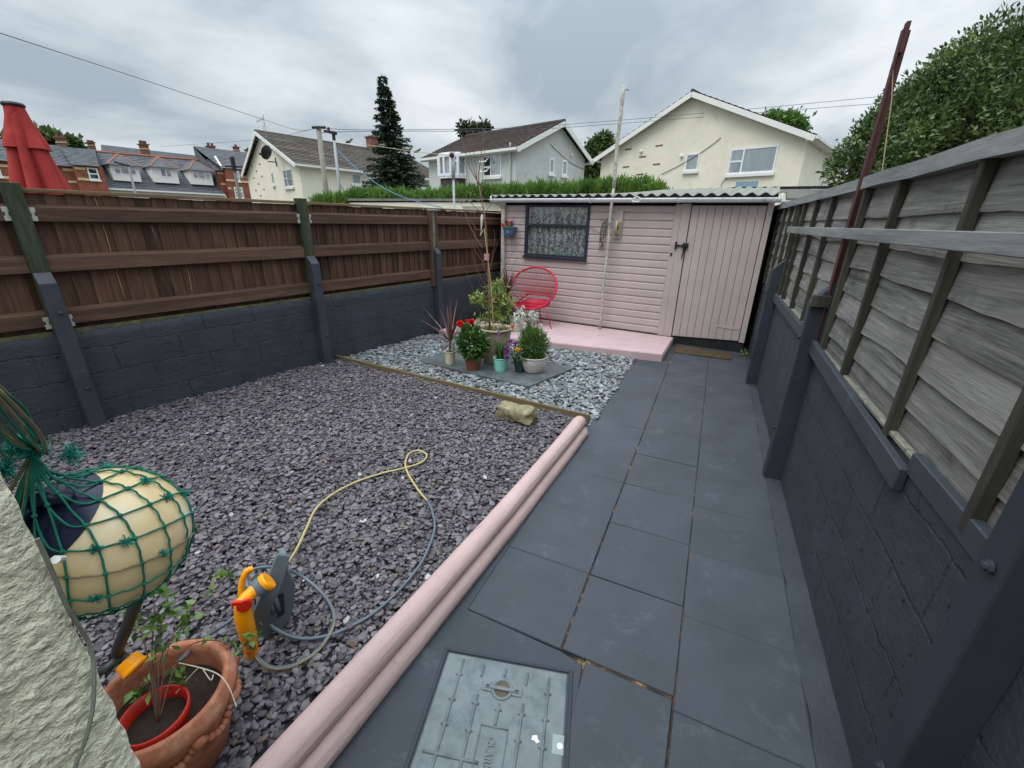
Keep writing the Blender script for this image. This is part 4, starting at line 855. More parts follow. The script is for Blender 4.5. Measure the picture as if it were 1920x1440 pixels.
# spiky purple cordyline in the cream pot
M['cream_pot'] = paint('cream_ribbed', L3((196, 190, 160)), .06, 6, .45, .05, dirt=L3((104, 96, 80)), dirt_amt=.3)
c1 = np.append(g(843, 694, .066)[:2], .066); c1 = np.array([-3.02, 3.90, .066])
cr_ = pot('potted_cordyline', c1, .052, .062, .155, M['cream_pot'], 7, .003, 'spiky purple cordyline in a small cream ribbed pot', .002)
b = MB(); Rr = np.random.default_rng(8)
top = c1+np.array([.01, 0, .27]); 
def npc(px, py, dz=0): return onP(px, py, c1-npl*dz, npl)
for px_, py_, k in ((788, 570, 0), (803, 588, .1), (826, 560, 0), (824, 575, -.1), (858, 560, .05), (875, 570, 0), (848, 580, -.08), (812, 612, .1), (866, 590, .1), (838, 572, .1), (880, 590, -.1), (800, 632, 0), (845, 556, .08), (857, 600, -.15), (872, 612, .1), (832, 600, .15), (784, 597, .05)):
    tip = npc(px_, py_, k); mid = (top+tip)/2+np.array([0, 0, .05]); b.blade([top*(1-s)**2+2*mid*s*(1-s)+tip*s*s for s in np.linspace(0, 1, 8)], .028, 0, Rr.random())
b.build('leaves', GP, cr_)
b = MB(); b.tube([c1+np.array([0, 0, .14]), c1+np.array([.004, 0, .25]), top+np.array([0, 0, .02])], [.011, .013, .014], 8)
b.build('trunk', M['twig'], cr_)
b = MB(); 
for i in range(26): a = Rr.uniform(0, 6.28); b.leaf(c1+np.array([.02*cos(a), .02*sin(a), .14+.16*Rr.random()]), (cos(a), sin(a), -.7), .08, .012, None, 0, .3*Rr.random())
b.build('dead_leaves', M['twig'], cr_)

# dahlia in a brown pot
c2 = np.array([-2.70, 3.92, .066])
M['brown_pot'] = paint('brown_plastic_pot', L3((132, 74, 54)), .06, 8, .5, .05)
dh = pot('potted_dahlia', c2, .078, .102, .155, M['brown_pot'], 0, .006, 'leafy red dahlia in a brown plastic pot', 0)
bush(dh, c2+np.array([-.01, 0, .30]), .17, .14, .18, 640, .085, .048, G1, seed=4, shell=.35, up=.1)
def npd(px, py, dz=0): return onP(px, py, c2-npl*dz, npl)
flower(dh, npd(863, 607, -.06), .045, FR, 14, seed=1); flower(dh, npd(884, 603, -.02), .040, FR, 14, seed=2); flower(dh, npd(876, 602, .05), .025, FR, 9, 'bud', seed=3)
b = MB(); 
for q in ((863, 607, -.06), (884, 603, -.02), (876, 602, .05)): b.tube([c2+np.array([0, 0, .3]), npd(*q)], .0035, 5)
b.build('flower_stems', M['stem'], dh)

# mint ribbed bucket with chives/armeria
c3 = np.array([-2.39, 4.02, .066]); M['mint'] = paint('mint_enamel', L3((140, 206, 188)), .04, 6, .35, 0)
mt = pot('potted_grasses', c3, .066, .083, .155, M['mint'], 9, .004, 'grassy leaves with a lilac flower in a mint green ribbed bucket', .0028)
b = MB(); Rr = np.random.default_rng(9)
for i in range(110):
    a = Rr.uniform(0, 2*pi); r_ = .06*Rr.random(); p = c3+np.array([r_*cos(a), r_*sin(a), .14]); L_ = Rr.uniform(.13, .26); sp_ = Rr.uniform(.1, .55)
    tip = p+np.array([cos(a)*sp_*L_, sin(a)*sp_*L_, L_*.95]); b.blade([p, p*.6+tip*.4+np.array([0, 0, .03]), tip], .008, 0, Rr.random())
b.build('leaves', G1, mt)
b = MB(); top = onP(935, 632, c3, npl); b.tube([c3+np.array([0, 0, .15]), top], .003, 5)
b.build('flower_stem', M['stem'], mt)
b = MB(); 
for i in range(60): q = Rr.normal(size=3); b.leaf(top+np.array([0, 0, Rr.uniform(-.02, .07)]), q, .022, .012, None, 0, Rr.random())
b.build('flower', FL, mt)

# purple and orange pansies in a small dark pot
c4 = np.array([-2.19, 4.13, .066]); M['teal'] = paint('dark_teal_pot', L3((40, 62, 66)), .1, 8, .45, 0)
pn = pot('potted_pansies', c4, .06, .085, .15, M['teal'], 0, .005, 'purple and orange pansies in a dark pot between the mint and white pots', 0)
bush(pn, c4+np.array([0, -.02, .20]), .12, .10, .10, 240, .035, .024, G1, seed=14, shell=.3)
def np4(px, py, dz=0): return onP(px, py, c4-npl*dz, npl)
for i, (x, y, dz) in enumerate(((951, 652, -.14), (951, 671, -.14), (950, 661, -.12), (966, 645, -.1), (958, 640, -.08))): flower(pn, np4(x, y, dz), .034, FP, 7, seed=20+i)
flower(pn, np4(970, 656, -.16), .032, FY, 7, seed=31); flower(pn, np4(978, 655, -.12), .015, FO, 6, 'bud', seed=32); flower(pn, np4(961, 612, .0), .030, FO, 8, seed=33)

# grey white bowl with silvery and white flowers
c5 = np.array([-2.06, 4.20, .066]); M['white_pot'] = paint('pale_grey_pot', L3((202, 194, 188)), .04, 6, .4, 0)
wp = empty('potted_stocks', c5, 0, 'white flowering plant in a round pale grey pot, rightmost on the slate slab', 'potted plant')
b = MB(); prof = [(.085, 0), (.10, .012)]+[(.100+.052*sin(t_*pi/2)+.0018*sin(t_*60), .012+.16*t_) for t_ in np.linspace(0.05, 1, 34)]+[(.160, .178), (.160, .19), (.146, .19), (.142, .15)]
b.lathe(prof, c5, 90); b.build('pot', M['white_pot'], wp, smooth=True)
b = MB(); b.lathe([(.001, .16), (.148, .155)], c5, 20, capb=False); b.build('compost', M['compost'], wp)
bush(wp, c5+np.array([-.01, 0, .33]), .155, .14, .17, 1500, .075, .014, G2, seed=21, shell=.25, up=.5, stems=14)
b = MB(); Rr = np.random.default_rng(31)
def np5(px, py, dz=0): return onP(px, py, c5-npl*dz, npl)
sp_list = [(966, 590), (972, 585), (980, 575), (982, 590), (994, 588), (999, 585), (1007, 588), (968, 600), (984, 600), (1001, 598), (1008, 615), (1012, 628), (1006, 640), (1013, 608), (1003, 625)]
st = MB(); b = MB()
for i, (x, y) in enumerate(sp_list):
    tp = np5(x, y, Rr.uniform(-.06, .06)); bs = c5+np.array([Rr.uniform(-.08, .08), Rr.uniform(-.05, .05), .30]); st.tube([bs, (bs+tp)/2+np.array([0, 0, .02]), tp], .0028, 5)
    b = MB()
    for k in range(34):
        q = Rr.normal(size=3); z = Rr.uniform(-.085, .015); b.leaf(tp+np.array([Rr.normal()*.007, Rr.normal()*.007, z]), q+np.array([0, 0, .3]), .022, .015, None, 0, Rr.random())
    b.build('flower_spike', FW, wp)
b = MB()
for i in range(70): b.leaf(np5(Rr.uniform(1008, 1030), Rr.uniform(650, 672), Rr.uniform(-.05, .1)), Rr.normal(size=3), .014, .011, None, 0, Rr.random())
tag(b.build('small_flowers', FW, wp), kind='stuff'); st.build('flower_stems', M['stem'], wp)
b = MB()
for i in range(130): b.leaf(np5(Rr.uniform(1004, 1034), Rr.uniform(648, 678), Rr.uniform(-.06, .1)), Rr.normal(size=3), .022, .010, None, 0, Rr.random())
for i in range(80): b.leaf(np5(Rr.uniform(968, 996), Rr.uniform(658, 678), Rr.uniform(-.16, -.1)), Rr.normal(size=3)+np.array([0, 0, .3]), .03, .018, None, 0, Rr.random())
b.build('trailing_foliage', G1, wp)

# potted shrub standing on the deck behind
c6 = np.array([-3.05, 5.62, .12]); M['whitish'] = paint('whitish_pot', L3((176, 170, 164)), .08, 6, .6, 0)
sb = pot('potted_shrub', c6, .10, .13, .24, M['whitish'], 0, .006, 'tall pale green and red leaved shrub in a whitish pot on the deck', 0)
def np6(px, py, dz=0): return onP(px, py, c6-npl*dz, npl)
b = MB(); Rr = np.random.default_rng(41); sm = MB()
for cx_, cy_, rx_, ry_, n_ in ((932, 538, 14, 12, 200), (936, 560, 16, 13, 220), (890, 555, 8, 5, 40), (900, 562, 12, 7, 110), (925, 578, 12, 8, 110), (935, 592, 18, 7, 180), (915, 597, 20, 6, 90), (955, 570, 10, 8, 100)):
    cpt = np6(cx_, cy_); sm.tube([c6+np.array([0, 0, .22]), (c6+cpt)/2+np.array([0, 0, .15]), cpt], [.010, .007, .004], 6)
    for i in range(n_):
        p = np6(cx_+Rr.normal()*rx_*.55, cy_+Rr.normal()*ry_*.55, Rr.normal()*.09); b.leaf(p, Rr.normal(size=3)+np.array([0, 0, -.2]), .07+.04*Rr.random(), .030, None, 0, Rr.random()**1.1)
b.build('foliage', G3, sb); sm.build('stems', M['twig'], sb)
c7 = np.array([-3.42, 5.95, .12]); co2 = pot('potted_cordyline', c7, .11, .14, .22, M['teal'], 0, .006, 'dark spiky cordyline in the corner behind the shrub by the downpipe', 0)
b = MB(); top = c7+np.array([0, 0, .50])
for i in range(46):
    a = Rr.uniform(0, 2*pi); el = Rr.uniform(-.4, 1.3); L_ = Rr.uniform(.28, .45); d = np.array([cos(a)*cos(el), sin(a)*cos(el), sin(el)]); tip = top+d*L_-np.array([0, 0, .08 if el < .5 else 0]); mid = top+d*L_*.5+np.array([0, 0, .05])
    b.blade([top*(1-s)**2+2*mid*s*(1-s)+tip*s*s for s in np.linspace(0, 1, 7)], .022, 0, Rr.random()*.7)
b.build('leaves', GP, co2); b = MB(); b.tube([c7+np.array([0, 0, .18]), top], .02, 8); b.build('trunk', M['twig'], co2)

# wall planter on the shed
bk = np.array([-3.70, 6.50, 1.44]); M['blue_pot'] = paint('blue_plastic', L3((74, 100, 130)), .06, 8, .45, 0)
wb = empty('wall_planter', bk, 0, 'small blue wall planter of pansies hanging at the left end of the shed', 'hanging planter')
b = MB(); b.hexa([(-3.785, 6.45, 1.45), (-3.645, 6.45, 1.45), (-3.645, 6.57, 1.45), (-3.785, 6.57, 1.45)], [(-3.81, 6.425, 1.575), (-3.62, 6.425, 1.575), (-3.62, 6.575, 1.575), (-3.81, 6.575, 1.575)]); b.box(-3.82, -3.61, 6.415, 6.58, 1.575, 1.588); b.build('planter', M['blue_pot'], wb, bevel=.006, seg=2)
b = MB(); b.lathe([(.001, .0), (.013, .0)], (-3.715, 6.4335, 1.505), 3, axis=(0, -1, -.2), capb=False); b.lathe([(.001, .0), (.008, .0)], (-3.715, 6.433, 1.517), 10, axis=(0, -1, -.2), capb=False); b.build('emblem', M['white_chip'], wb)
b = MB(); b.tube([(-3.69, 6.56, 1.59), (-3.685, 6.56, 1.75)], .0025, 5); b.build('hanger', M['wire'], wb)
bush(wb, (-3.715, 6.49, 1.615), .085, .06, .05, 170, .028, .016, G3, seed=51, shell=.2)
for i, (x, z, m_1) in enumerate(((-3.83, 1.62, FR), (-3.80, 1.60, FR), (-3.75, 1.67, FP), (-3.70, 1.65, FO), (-3.65, 1.66, FP), (-3.68, 1.63, FY), (-3.735, 1.64, FP), (-3.64, 1.63, FP))): flower(wb, (x, 6.44, z), .030, m_1, 8, seed=60+i)
# weeds by the door and small weeds
b = MB()
for i in range(60): b.leaf(np.array([.03, 6.45, .03])+Rr.normal(size=3)*np.array([.03, .08, .03]), Rr.normal(size=3)+np.array([0, 0, .8]), .045, .018, None, 0, Rr.random())
tag(b.build('weed', G2), 'small green weed growing in the corner beside the shed door', 'weed')

# ================= HOSE AND REEL =================
M['hose'] = paint('grey_hose', L3((92, 104, 114)), .06, 10, .35, .05); M['hose_y'] = paint('yellow_hose_stripe', L3((176, 158, 106)), .06, 10, .4, 0)
M['reel_gray'] = paint('grey_plastic', L3((98, 108, 114)), .06, 10, .4, .1); M['reel_dark'] = paint('dark_grey_plastic', L3((42, 46, 52)), .08, 10, .45, .1)
M['orange'] = paint('amber_plastic', L3((250, 160, 8)), .05, 10, .3, .03); M['red_pl'] = paint('red_plastic', L3((220, 40, 20)), .05, 10, .3, 0)
def spline(P, n=10):
    P = [np.array(p, float) for p in P]; out = []
    for i in range(len(P)-1):
        p0, p1, p2, p3 = P[max(i-1, 0)], P[i], P[i+1], P[min(i+2, len(P)-1)]
        for k in range(n):
            t_ = k/n; out.append(.5*((2*p1)+(-p0+p2)*t_+(2*p0-5*p1+4*p2-p3)*t_*t_+(-p0+3*p1-3*p2+p3)*t_**3))
    return out+[P[-1]]
hz = .069
path1 = [(540, 1055, .12), (556, 1030, .07), (575, 990, hz), (592, 955, hz), (622, 928, hz), (665, 905, hz), (715, 888, hz), (765, 876, hz), (792, 866, hz), (800, 853, hz), (785, 845, hz), (768, 850, hz), (760, 868, .075), (766, 890, hz), (785, 920, hz), (805, 945, hz), (815, 980, hz), (810, 1010, hz), (790, 1055, hz), (750, 1105, hz), (700, 1150, hz), (650, 1178, .065), (610, 1193, .07), (560, 1197, .08), (515, 1178, .12), (485, 1145, .16), (468, 1110, .20), (462, 1080, .22), (480, 1066, .22), (510, 1063, .20), (535, 1066, .16)]
b = MB(); b.tube(spline([g(*p) for p in path1], 8), 0.0072, 10, 0, stripe=((5, 6, 7, 8, 9), 1, 118)); hs = b.build('garden_hose', [M['hose'], M['hose_y']], smooth=True); tag(hs, 'grey and yellow garden hose looped across the purple slate', 'hose')
path2 = [(540, 1068, .14), (570, 1083, .08), (600, 1108, .065), (620, 1135, .065), (626, 1160, .065), (618, 1188, .08), (595, 1220, .065), (560, 1243, .065), (530, 1252, .065), (505, 1250, .07), (488, 1238, .09), (480, 1228, .10)]
b = MB(); b.tube(spline([g(*p) for p in path2], 8), 0.0072, 10, 0, stripe=((4, 5, 6), 1)); hs2 = b.build('hose_tail', [M['hose'], M['hose_y']], hs, smooth=True)
path3 = [(455, 1140, .15), (430, 1165, .12), (400, 1185, .14), (375, 1203, .22), (345, 1232, .34), (335, 1240, .36)]
b = MB(); b.tube(spline([g(*p) for p in path3], 8), 0.0072, 10, 0); b.build('hose_tail', [M['hose'], M['hose_y']], hs, smooth=True)

rb = g(512, 1188, .05); nh = -np.array([rb[0], rb[1], 0]); nh /= np.linalg.norm(nh); rside = np.cross(nh, (0, 0, 1))*-1
reel = empty('hose_reel', rb, 0, 'small grey and amber hose reel standing on the slate chippings', 'hose reel')
def rp_(px, py, d=0): return onP(px, py, rb+nh*d, nh)   # d towards the camera
out_ = [(538, 1038), (540, 1070), (554, 1096), (553, 1130), (545, 1160), (526, 1184), (503, 1194), (496, 1172), (500, 1140), (511, 1100), (521, 1062), (526, 1042)]
b = MB(); b.prism([rp_(x, y, .0) for x, y in out_][::-1], -nh*.05); b.build('end_plate', M['reel_gray'], reel, bevel=.004, seg=2)
b = MB(); hp = spline([rp_(532, 1040, .035), rp_(524, 1062, .05), rp_(514, 1095, .065), rp_(500, 1125, .075), rp_(491, 1148, .06), rp_(494, 1172, .03), rp_(505, 1186, .01)], 6)
for p, q in zip(hp[:-1], hp[1:]): pass
vs = []; 
for i, p in enumerate(hp):
    t_ = hp[min(i+1, len(hp)-1)]-hp[max(i-1, 0)]; t_ /= np.linalg.norm(t_); s_ = np.cross(t_, nh); s_ /= np.linalg.norm(s_); ww = .026+.004*sin(pi*i/len(hp))
    vs += [p-s_*ww+nh*.006, p+s_*ww+nh*.006, p+s_*ww-nh*.008, p-s_*ww-nh*.008]
fs = [(4*i+j, 4*i+(j+1) % 4, 4*i+4+(j+1) % 4, 4*i+4+j) for i in range(len(hp)-1) for j in range(4)]+[(3, 2, 1, 0), tuple(4*(len(hp)-1)+j for j in range(4))]
b.add(vs, fs); b.build('handle', M['reel_gray'], reel, smooth=False, bevel=.003, seg=2)
b = MB(); dc = rp_(490, 1125, -.06); b.lathe([(.055, -.06), (.055, .06)], dc, 24, axis=rside*-1, capt=True)
for k in range(6): a_ = dc+rside*(-.05+.02*k); b.tube([a_+(np.array([0, 0, 1])*cos(q)+nh*sin(q))*.068 for q in np.linspace(0, 2*pi, 25)], .0085, 8, 1, caps=False)
b.build('drum', [M['reel_dark'], M['hose']], reel, smooth=True)
b = MB(); b.prism([rp_(x, y, -.02) for x, y in ((478, 1100), (500, 1095), (503, 1190), (478, 1175))][::-1], -nh*.07); b.build('stand', M['reel_dark'], reel, bevel=.005, seg=2)
b = MB(); b.tube(spline([rp_(474, 1066, .03), rp_(462, 1072, .03), rp_(453, 1095, .03), rp_(452, 1118, .04)], 5), .011, 10); b.build('crank', M['orange'], reel, smooth=True)
b = MB(); b.box(*[0]*6) if False else None
b.prism([rp_(x, y, .003) for x, y in ((518, 1118), (532, 1112), (534, 1150), (520, 1160))][::-1], -nh*.002); b.build('recess', M['reel_dark'], reel)
gun = empty('spray_gun', rb, 0, 'amber hose spray gun with a red valve lying against the reel', 'spray gun')
b = MB(); b.tube(spline([rp_(489, 1098, .10), rp_(472, 1112, .11), rp_(457, 1128, .12), rp_(456, 1150, .12), rp_(462, 1178, .12), rp_(468, 1200, .11), rp_(472, 1226, .09)], 6), [.025]*6+[.023]*6+[.028]*6+[.030]*6+[.029]*6+[.024]*6+[.024], 16); b.build('body', M['orange'], gun, smooth=True)
b = MB(); b.lathe([(.001, -.002), (.034, 0), (.036, .012), (.036, .030), (.033, .031)], rp_(482, 1106, .10), 24, 0, axis=rp_(504, 1086, .10)-rp_(482, 1106, .10), capt=True); b.build('nozzle_collar', M['reel_gray'], gun, smooth=False)
b = MB(); b.lathe([(.036, .0), (.037, .012), (.033, .018), (.020, .018)], rp_(497, 1094, .10), 24, 0, axis=rp_(504, 1086, .10)-rp_(482, 1106, .10), capt=True); b.build('nozzle_ring', M['orange'], gun, smooth=False)
b = MB(); b.lathe([(.024, 0), (.027, .006), (.023, .012)], rp_(458, 1133, .142), 24, 0, axis=nh, capt=True); b.beam(rp_(454, 1130, .148), rp_(434, 1132, .145), .012, .016); b.build('valve', M['red_pl'], gun, smooth=False, bevel=.002)
b = MB(); b.lathe([(.024, 0), (.026, .004), (.024, .010)], rp_(470, 1212, .10), 20, 0, axis=rp_(472, 1226, .09)-rp_(468, 1200, .11), capb=False); b.build('seal', M['red_pl'], gun)
b = MB(); b.lathe([(.022, 0), (.025, .004), (.025, .026), (.020, .030)], rp_(471, 1218, .095), 14, 0, axis=rp_(472, 1226, .09)-rp_(468, 1200, .11), capb=False, capt=True); b.build('connector', M['orange'], gun)

# ================= TERRACOTTA POT (near left) =================
M['terra'] = paint('terracotta', L3((166, 104, 76)), .16, 8, .8, .3, 80, dirt=L3((196, 150, 124)), dirt_amt=.5)
pc = np.array([-1.33, .25, .045]); tp = empty('terracotta_pot', pc, 0, 'large terracotta pot with moulded swags at the lower left, holding a smaller red pot', 'pot')
b = MB(); prof = [(.115, 0), (.125, .01), (.155, .12), (.172, .20), (.178, .23), (.192, .245), (.192, .275), (.180, .285), (.178, .292), (.168, .295), (.158, .288), (.155, .26), (.148, .16)]
b.lathe(prof, pc, 56, wob=lambda t_, a: 1+.004*sin(3*a)+(.010*max(0, sin(a*7)) if .25 < t_ < .5 else 0)); b.build('body', M['terra'], tp, smooth=True)
b = MB()
for k in range(9):
    a0 = 2*pi*k/9
    for q in range(9):
        a = a0+2*pi/9*q/8; dz = -.045*sin(pi*q/8); b.ball(pc+np.array([.180*cos(a), .180*sin(a), .225+dz]), .012, n=7, m=5)
    b.ball(pc+np.array([.186*cos(a0), .186*sin(a0), .225]), .019, n=9, m=6)
b.build('swag_relief', M['terra'], tp, smooth=True)
b = MB(); b.lathe([(.001, .215), (.155, .205)], pc, 20, capb=False); b.build('compost', M['compost'], tp)
M['red_pot'] = paint('red_flowerpot', L3((176, 38, 24)), .08, 8, .4, .05)
c8 = pc+np.array([.035, -.035, .10]); r2 = empty('red_flowerpot', c8, 0, 'small red plastic flowerpot sitting inside the terracotta pot', 'flowerpot')
b = MB(); b.lathe([(.06, 0), (.078, .14), (.084, .145), (.086, .175), (.080, .175), (.076, .12)], c8, 36); b.build('pot', M['red_pot'], r2, smooth=True)
b = MB(); b.lathe([(.001, .135), (.078, .13)], c8, 20, capb=False); b.build('compost', M['compost'], r2)
sh = empty('leggy_shrub', c8+np.array([0, 0, .13]), 0, 'thin leggy green shrub growing from the red flowerpot', 'shrub'); b = MB(); lf = MB(); Rr = np.random.default_rng(71)
def ps(px, py, z): return g(px, py, z)
base8 = c8+np.array([0, 0, .13])
for pl in ([(290, 1250, .42), (300, 1180, .55), (312, 1140, .60)], [(300, 1240, .40), (330, 1190, .48), (350, 1165, .5)], [(285, 1230, .45), (290, 1150, .6), (285, 1105, .65)], [(320, 1200, .5), (380, 1120, .45), (425, 1075, .42)], [(340, 1225, .42), (400, 1200, .36), (450, 1215, .32), (480, 1190, .33)], [(275, 1270, .38), (262, 1300, .36)], [(270, 1200, .5), (240, 1150, .55)], [(310, 1260, .38), (340, 1270, .35)]):
    P_ = spline([base8]+[ps(*q) for q in pl], 5); b.tube(P_, np.linspace(.0026, .0011, len(P_)), 6)
    for p in P_[6:]:
        if Rr.random() < .85: 
            for _ in range(2): lf.leaf(p+Rr.normal(size=3)*.008, Rr.normal(size=3)+np.array([0, 0, .2]), Rr.uniform(.022, .04), Rr.uniform(.014, .022), Rr.normal(size=3)*.5+np.array([0, 0, 1]), 0, Rr.random())
    for _ in range(7): lf.leaf(P_[-1]+Rr.normal(size=3)*.012, Rr.normal(size=3)+np.array([0, 0, .2]), Rr.uniform(.028, .045), Rr.uniform(.016, .024), Rr.normal(size=3)*.5+np.array([0, 0, 1]), 0, .4+.6*Rr.random())
b.build('stems', M['twig'], sh, smooth=True); lf.build('leaves', G2, sh)
b = MB()
for pl in ([(335, 1243, .38), (375, 1252, .385), (410, 1265, .37), (430, 1290, .35), (443, 1325, .31)], [(380, 1254, .355), (395, 1275, .33), (400, 1265, .33)], [(415, 1268, .32), (428, 1262, .31), (432, 1255, .31)], [(372, 1252, .36), (350, 1275, .33), (330, 1300, .3)], [(430, 1290, .28), (438, 1300, .28)]):
    b.tube(spline([ps(*q) for q in pl], 5), .0016, 5)
tag(b.build('dead_twig', paint('bleached_twig', L3((206, 196, 176)), .1, 30, .8, .1)), 'bleached dead twig arching over the terracotta rim', 'twig')
b = MB(); b.tube(spline([g(455, 1095, .30)] and [g(464, 1163, .32), g(478, 1160, .33), g(492, 1152, .33)], 4), .002, 5); 
# garden-hose connector hanging under the float
cq0, cq1 = g(228, 1232, .42), g(266, 1262, .37); dcon = cq1-cq0
tp2 = empty('hose_connector', cq0, 0, 'amber hose connector on a dark hose above the terracotta pot', 'hose connector')
b = MB(); b.lathe([(.024, 0), (.032, .004), (.032, .028), (.034, .030), (.034, .038), (.028, .044)], cq0+dcon*.2, 20, axis=dcon, capt=True, wob=lambda t_, a: 1+.03*sin(a*10)); b.build('collar', M['orange'], tp2)
b = MB(); b.tube(spline([cq0+dcon*.3, cq0-dcon*.1, g(222, 1215, .47), g(240, 1170, .58), g(258, 1120, .72)], 5), .0155, 12); b.tube(spline([cq0-dcon*.05, g(205, 1250, .42), g(185, 1262, .40), g(165, 1290, .36)], 5), .014, 12); b.build('hose_stub', M['reel_dark'], tp2, smooth=True)

# ================= HOUSE WALL CORNER, FLOAT, NET =================
hw = empty('house', (-1.2, -1.0, 0), 0, 'cream roughcast house wall corner at the lower left', 'house')
t = NT('roughcast'); v = t.coord(); f = t.noise(v, 6, 8, .65); f2 = t.noise(v, 70, 6, .65)
f3 = t.noise(t.coord((1, 1, 1.2)), 85, 4, .6, .3); t.bump(t.math('ADD', f2, t.math('MULTIPLY', f3, 1.6)), .85, .008); col = t.ramp(f, [(.3, L3((226, 220, 194))), (.6, L3((242, 237, 214))), (.75, L3((248, 244, 226)))]); col = t.mix(t.gray(f2, .30, .5), L3((190, 185, 162)), col)
M['rough'] = t.fin(col, .9, .15)
b = MB(); st_ = .0042; ys = np.arange(-.62, .066, st_); zs = np.arange(.55, 1.62, st_); vs = []; ny, nz = len(ys), len(zs)
def rc(y, z): 
    q = noise.fractal(Vector((y*105, z*120, 1.3)), .8, 2.1, 4); h = noise.noise(Vector((y*24, z*40, 4)))
    return .0034*max(-.3, q)+.0012*h
for iz, z in enumerate(zs):
    for iy, y in enumerate(ys):
        e = (y-(.066-.02))/.02; x = -.55+rc(y, z)-(.010*e*e if e > 0 else 0); vs.append((x, y+.003*noise.noise(Vector((1, z*30, y*4))), z))
fs = [(a*ny+c, a*ny+c+1, (a+1)*ny+c+1, (a+1)*ny+c) for a in range(nz-1) for c in range(ny-1)]
b.add(vs, fs)
# edge return (north face)
xs_ = np.arange(-.57, -1.4, -.012); vs = []
for z in zs:
    for k, x in enumerate(xs_): vs.append((x if k else -.560, .064-(0 if k else .001)+.5*rc(x, z), z))
nx_ = len(xs_); b.add(vs, [(a*nx_+c, (a+1)*nx_+c, (a+1)*nx_+c+1, a*nx_+c+1) for a in range(nz-1) for c in range(nx_-1)])
b.box(-1.4, -.562, -2.09, .056, -.02, 2.5)
b.box(-6.5, 3.0, -6.5, -2.1, -.02, 2.9)
ow = b.build('wall', M['rough'], hw); k_s = (nz-1)*(ny-1)+(nz-1)*(nx_-1); ow.data.polygons.foreach_set('use_smooth', [True]*k_s+[False]*(len(ow.data.polygons)-k_s))

FC = at(198, 1010, .83); fd = np.linalg.norm(FC-CP); Rf = 0.108
tow = (CP-FC)/np.linalg.norm(CP-FC); rgt = np.cross(tow, (0, 0, 1))*-1; rgt = np.cross((0, 0, 1.), tow); rgt /= np.linalg.norm(rgt); rgt = rgt if rgt.dot(rt) > 0 else -rgt; upv = np.cross(tow, rgt); upv = upv if upv[2] > 0 else -upv
axf = -.55*rgt+.62*upv+.52*tow; axf /= np.linalg.norm(axf)
fx = np.cross(axf, (0, 0, 1)); fx /= np.linalg.norm(fx); fy = np.cross(axf, fx)
def sph(th, ph, r=Rf): return FC+r*(axf*cos(th)+(fx*cos(ph)+fy*sin(ph))*sin(th))
fo = empty('mooring_float', FC-np.array([0, 0, Rf]), 0, 'yellowed cream mooring buoy with a navy end hanging in a green net', 'buoy')
t = NT('yellowed_vinyl'); v = t.coord(); f = t.noise(v, 7, 7, .6); col = t.ramp(f, [(.3, L3((214, 182, 128))), (.5, L3((234, 208, 160))), (.7, L3((242, 230, 204)))]); col = t.mix(t.math('MULTIPLY', t.gray(t.noise(t.coord(loc=(2, 2, 2)), 16, 8, .7), .60, .72), .55), col, L3((150, 104, 56)))
sep_ = t.n('ShaderNodeSeparateXYZ'); t.l(v, sep_.inputs[0]); M['vinyl'] = t.fin(col, .38, .45)
b = MB(); prof = []
for i in range(49):
    th = pi-pi*i/48; prof.append((max(.0008, Rf*sin(th)), Rf*cos(th)*(1.02)))
b.lathe(prof, FC, 56, axis=axf, wob=lambda t_, a: 1+.006*max(0, cos(a*10))**8*sin(pi*t_), capt=True); b.build('float', M['vinyl'], fo, smooth=True)
M['navy'] = paint('navy_vinyl', L3((24, 30, 58)), .15, 12, .32, .05)
b = MB(); pr = [(Rf*1.012*sin(th), Rf*1.012*cos(th)*1.02) for th in np.linspace(.78, .08, 14)]+[(.026, Rf*1.06), (.022, Rf*1.16), (.014, Rf*1.20), (.001, Rf*1.21)]
b.lathe(pr, FC, 40, axis=axf, capb=False); 
for k in range(2): a = pi*k+.9; b.tube(spline([sph(.46, a, Rf*1.0), sph(.30, a, Rf*1.14), sph(.10, a, Rf*1.17)], 5), .011, 10)
b.build('end_cap', M['navy'], fo, smooth=True)
M['net'] = paint('green_twine', L3((14, 112, 92)), .25, 60, .7, .3, 400); M['net_lt'] = leafmat('frayed_green', [(0, lin(.004, .16, .12)), (1, lin(.02, .42, .33))]); M['net_tan'] = paint('tan_twine', L3((132, 118, 92)), .2, 60, .8, .3)
nt_o = empty('fishing_net', FC, 0, 'green knotted fishing net wrapped round the buoy and tied to the house wall', 'net')
gat = at(64, 842, .80)
def netp(s, ph):   # s 0 at the neck, 1 at the far pole
    th = .22+2.75*s
    base_ = sph(th, ph, Rf*1.035); 
    if s < .16:
        k = 1-s/.16; return base_*(1-k**1.3)+(gat)*(k**1.3)
    return base_
b = MB(); kn = MB(); tan = MB(); NP = 13; TW = 5.2/NP*2*pi
for k in range(NP):
    for sg in (1, -1):
        pts = []
        for i in range(61):
            s = i/60; ph = 2*pi*k/NP+sg*s*TW; wob_ = .0025*sin(i*1.9+k); pts.append(netp(s, ph)+(fx*cos(ph)+fy*sin(ph))*wob_*.5)
        (tan if (k == 4 and sg == 1) else b).tube(pts, .0015, 6)
for k in range(NP):
    for m_1 in range(1, 12):
        s = m_1*pi/(NP*TW) if TW else 0
        if s < .97:
            ph = 2*pi*k/NP+s*TW; p = netp(s, ph); b.ball(p, .0034, n=7, m=5)
b.build('mesh_twine', M['net'], nt_o, smooth=True); tan.build('tan_twine', M['net_tan'], nt_o, smooth=True)
wa = at(-40, 715, .62)
b = MB(); Rr = random.Random(17)
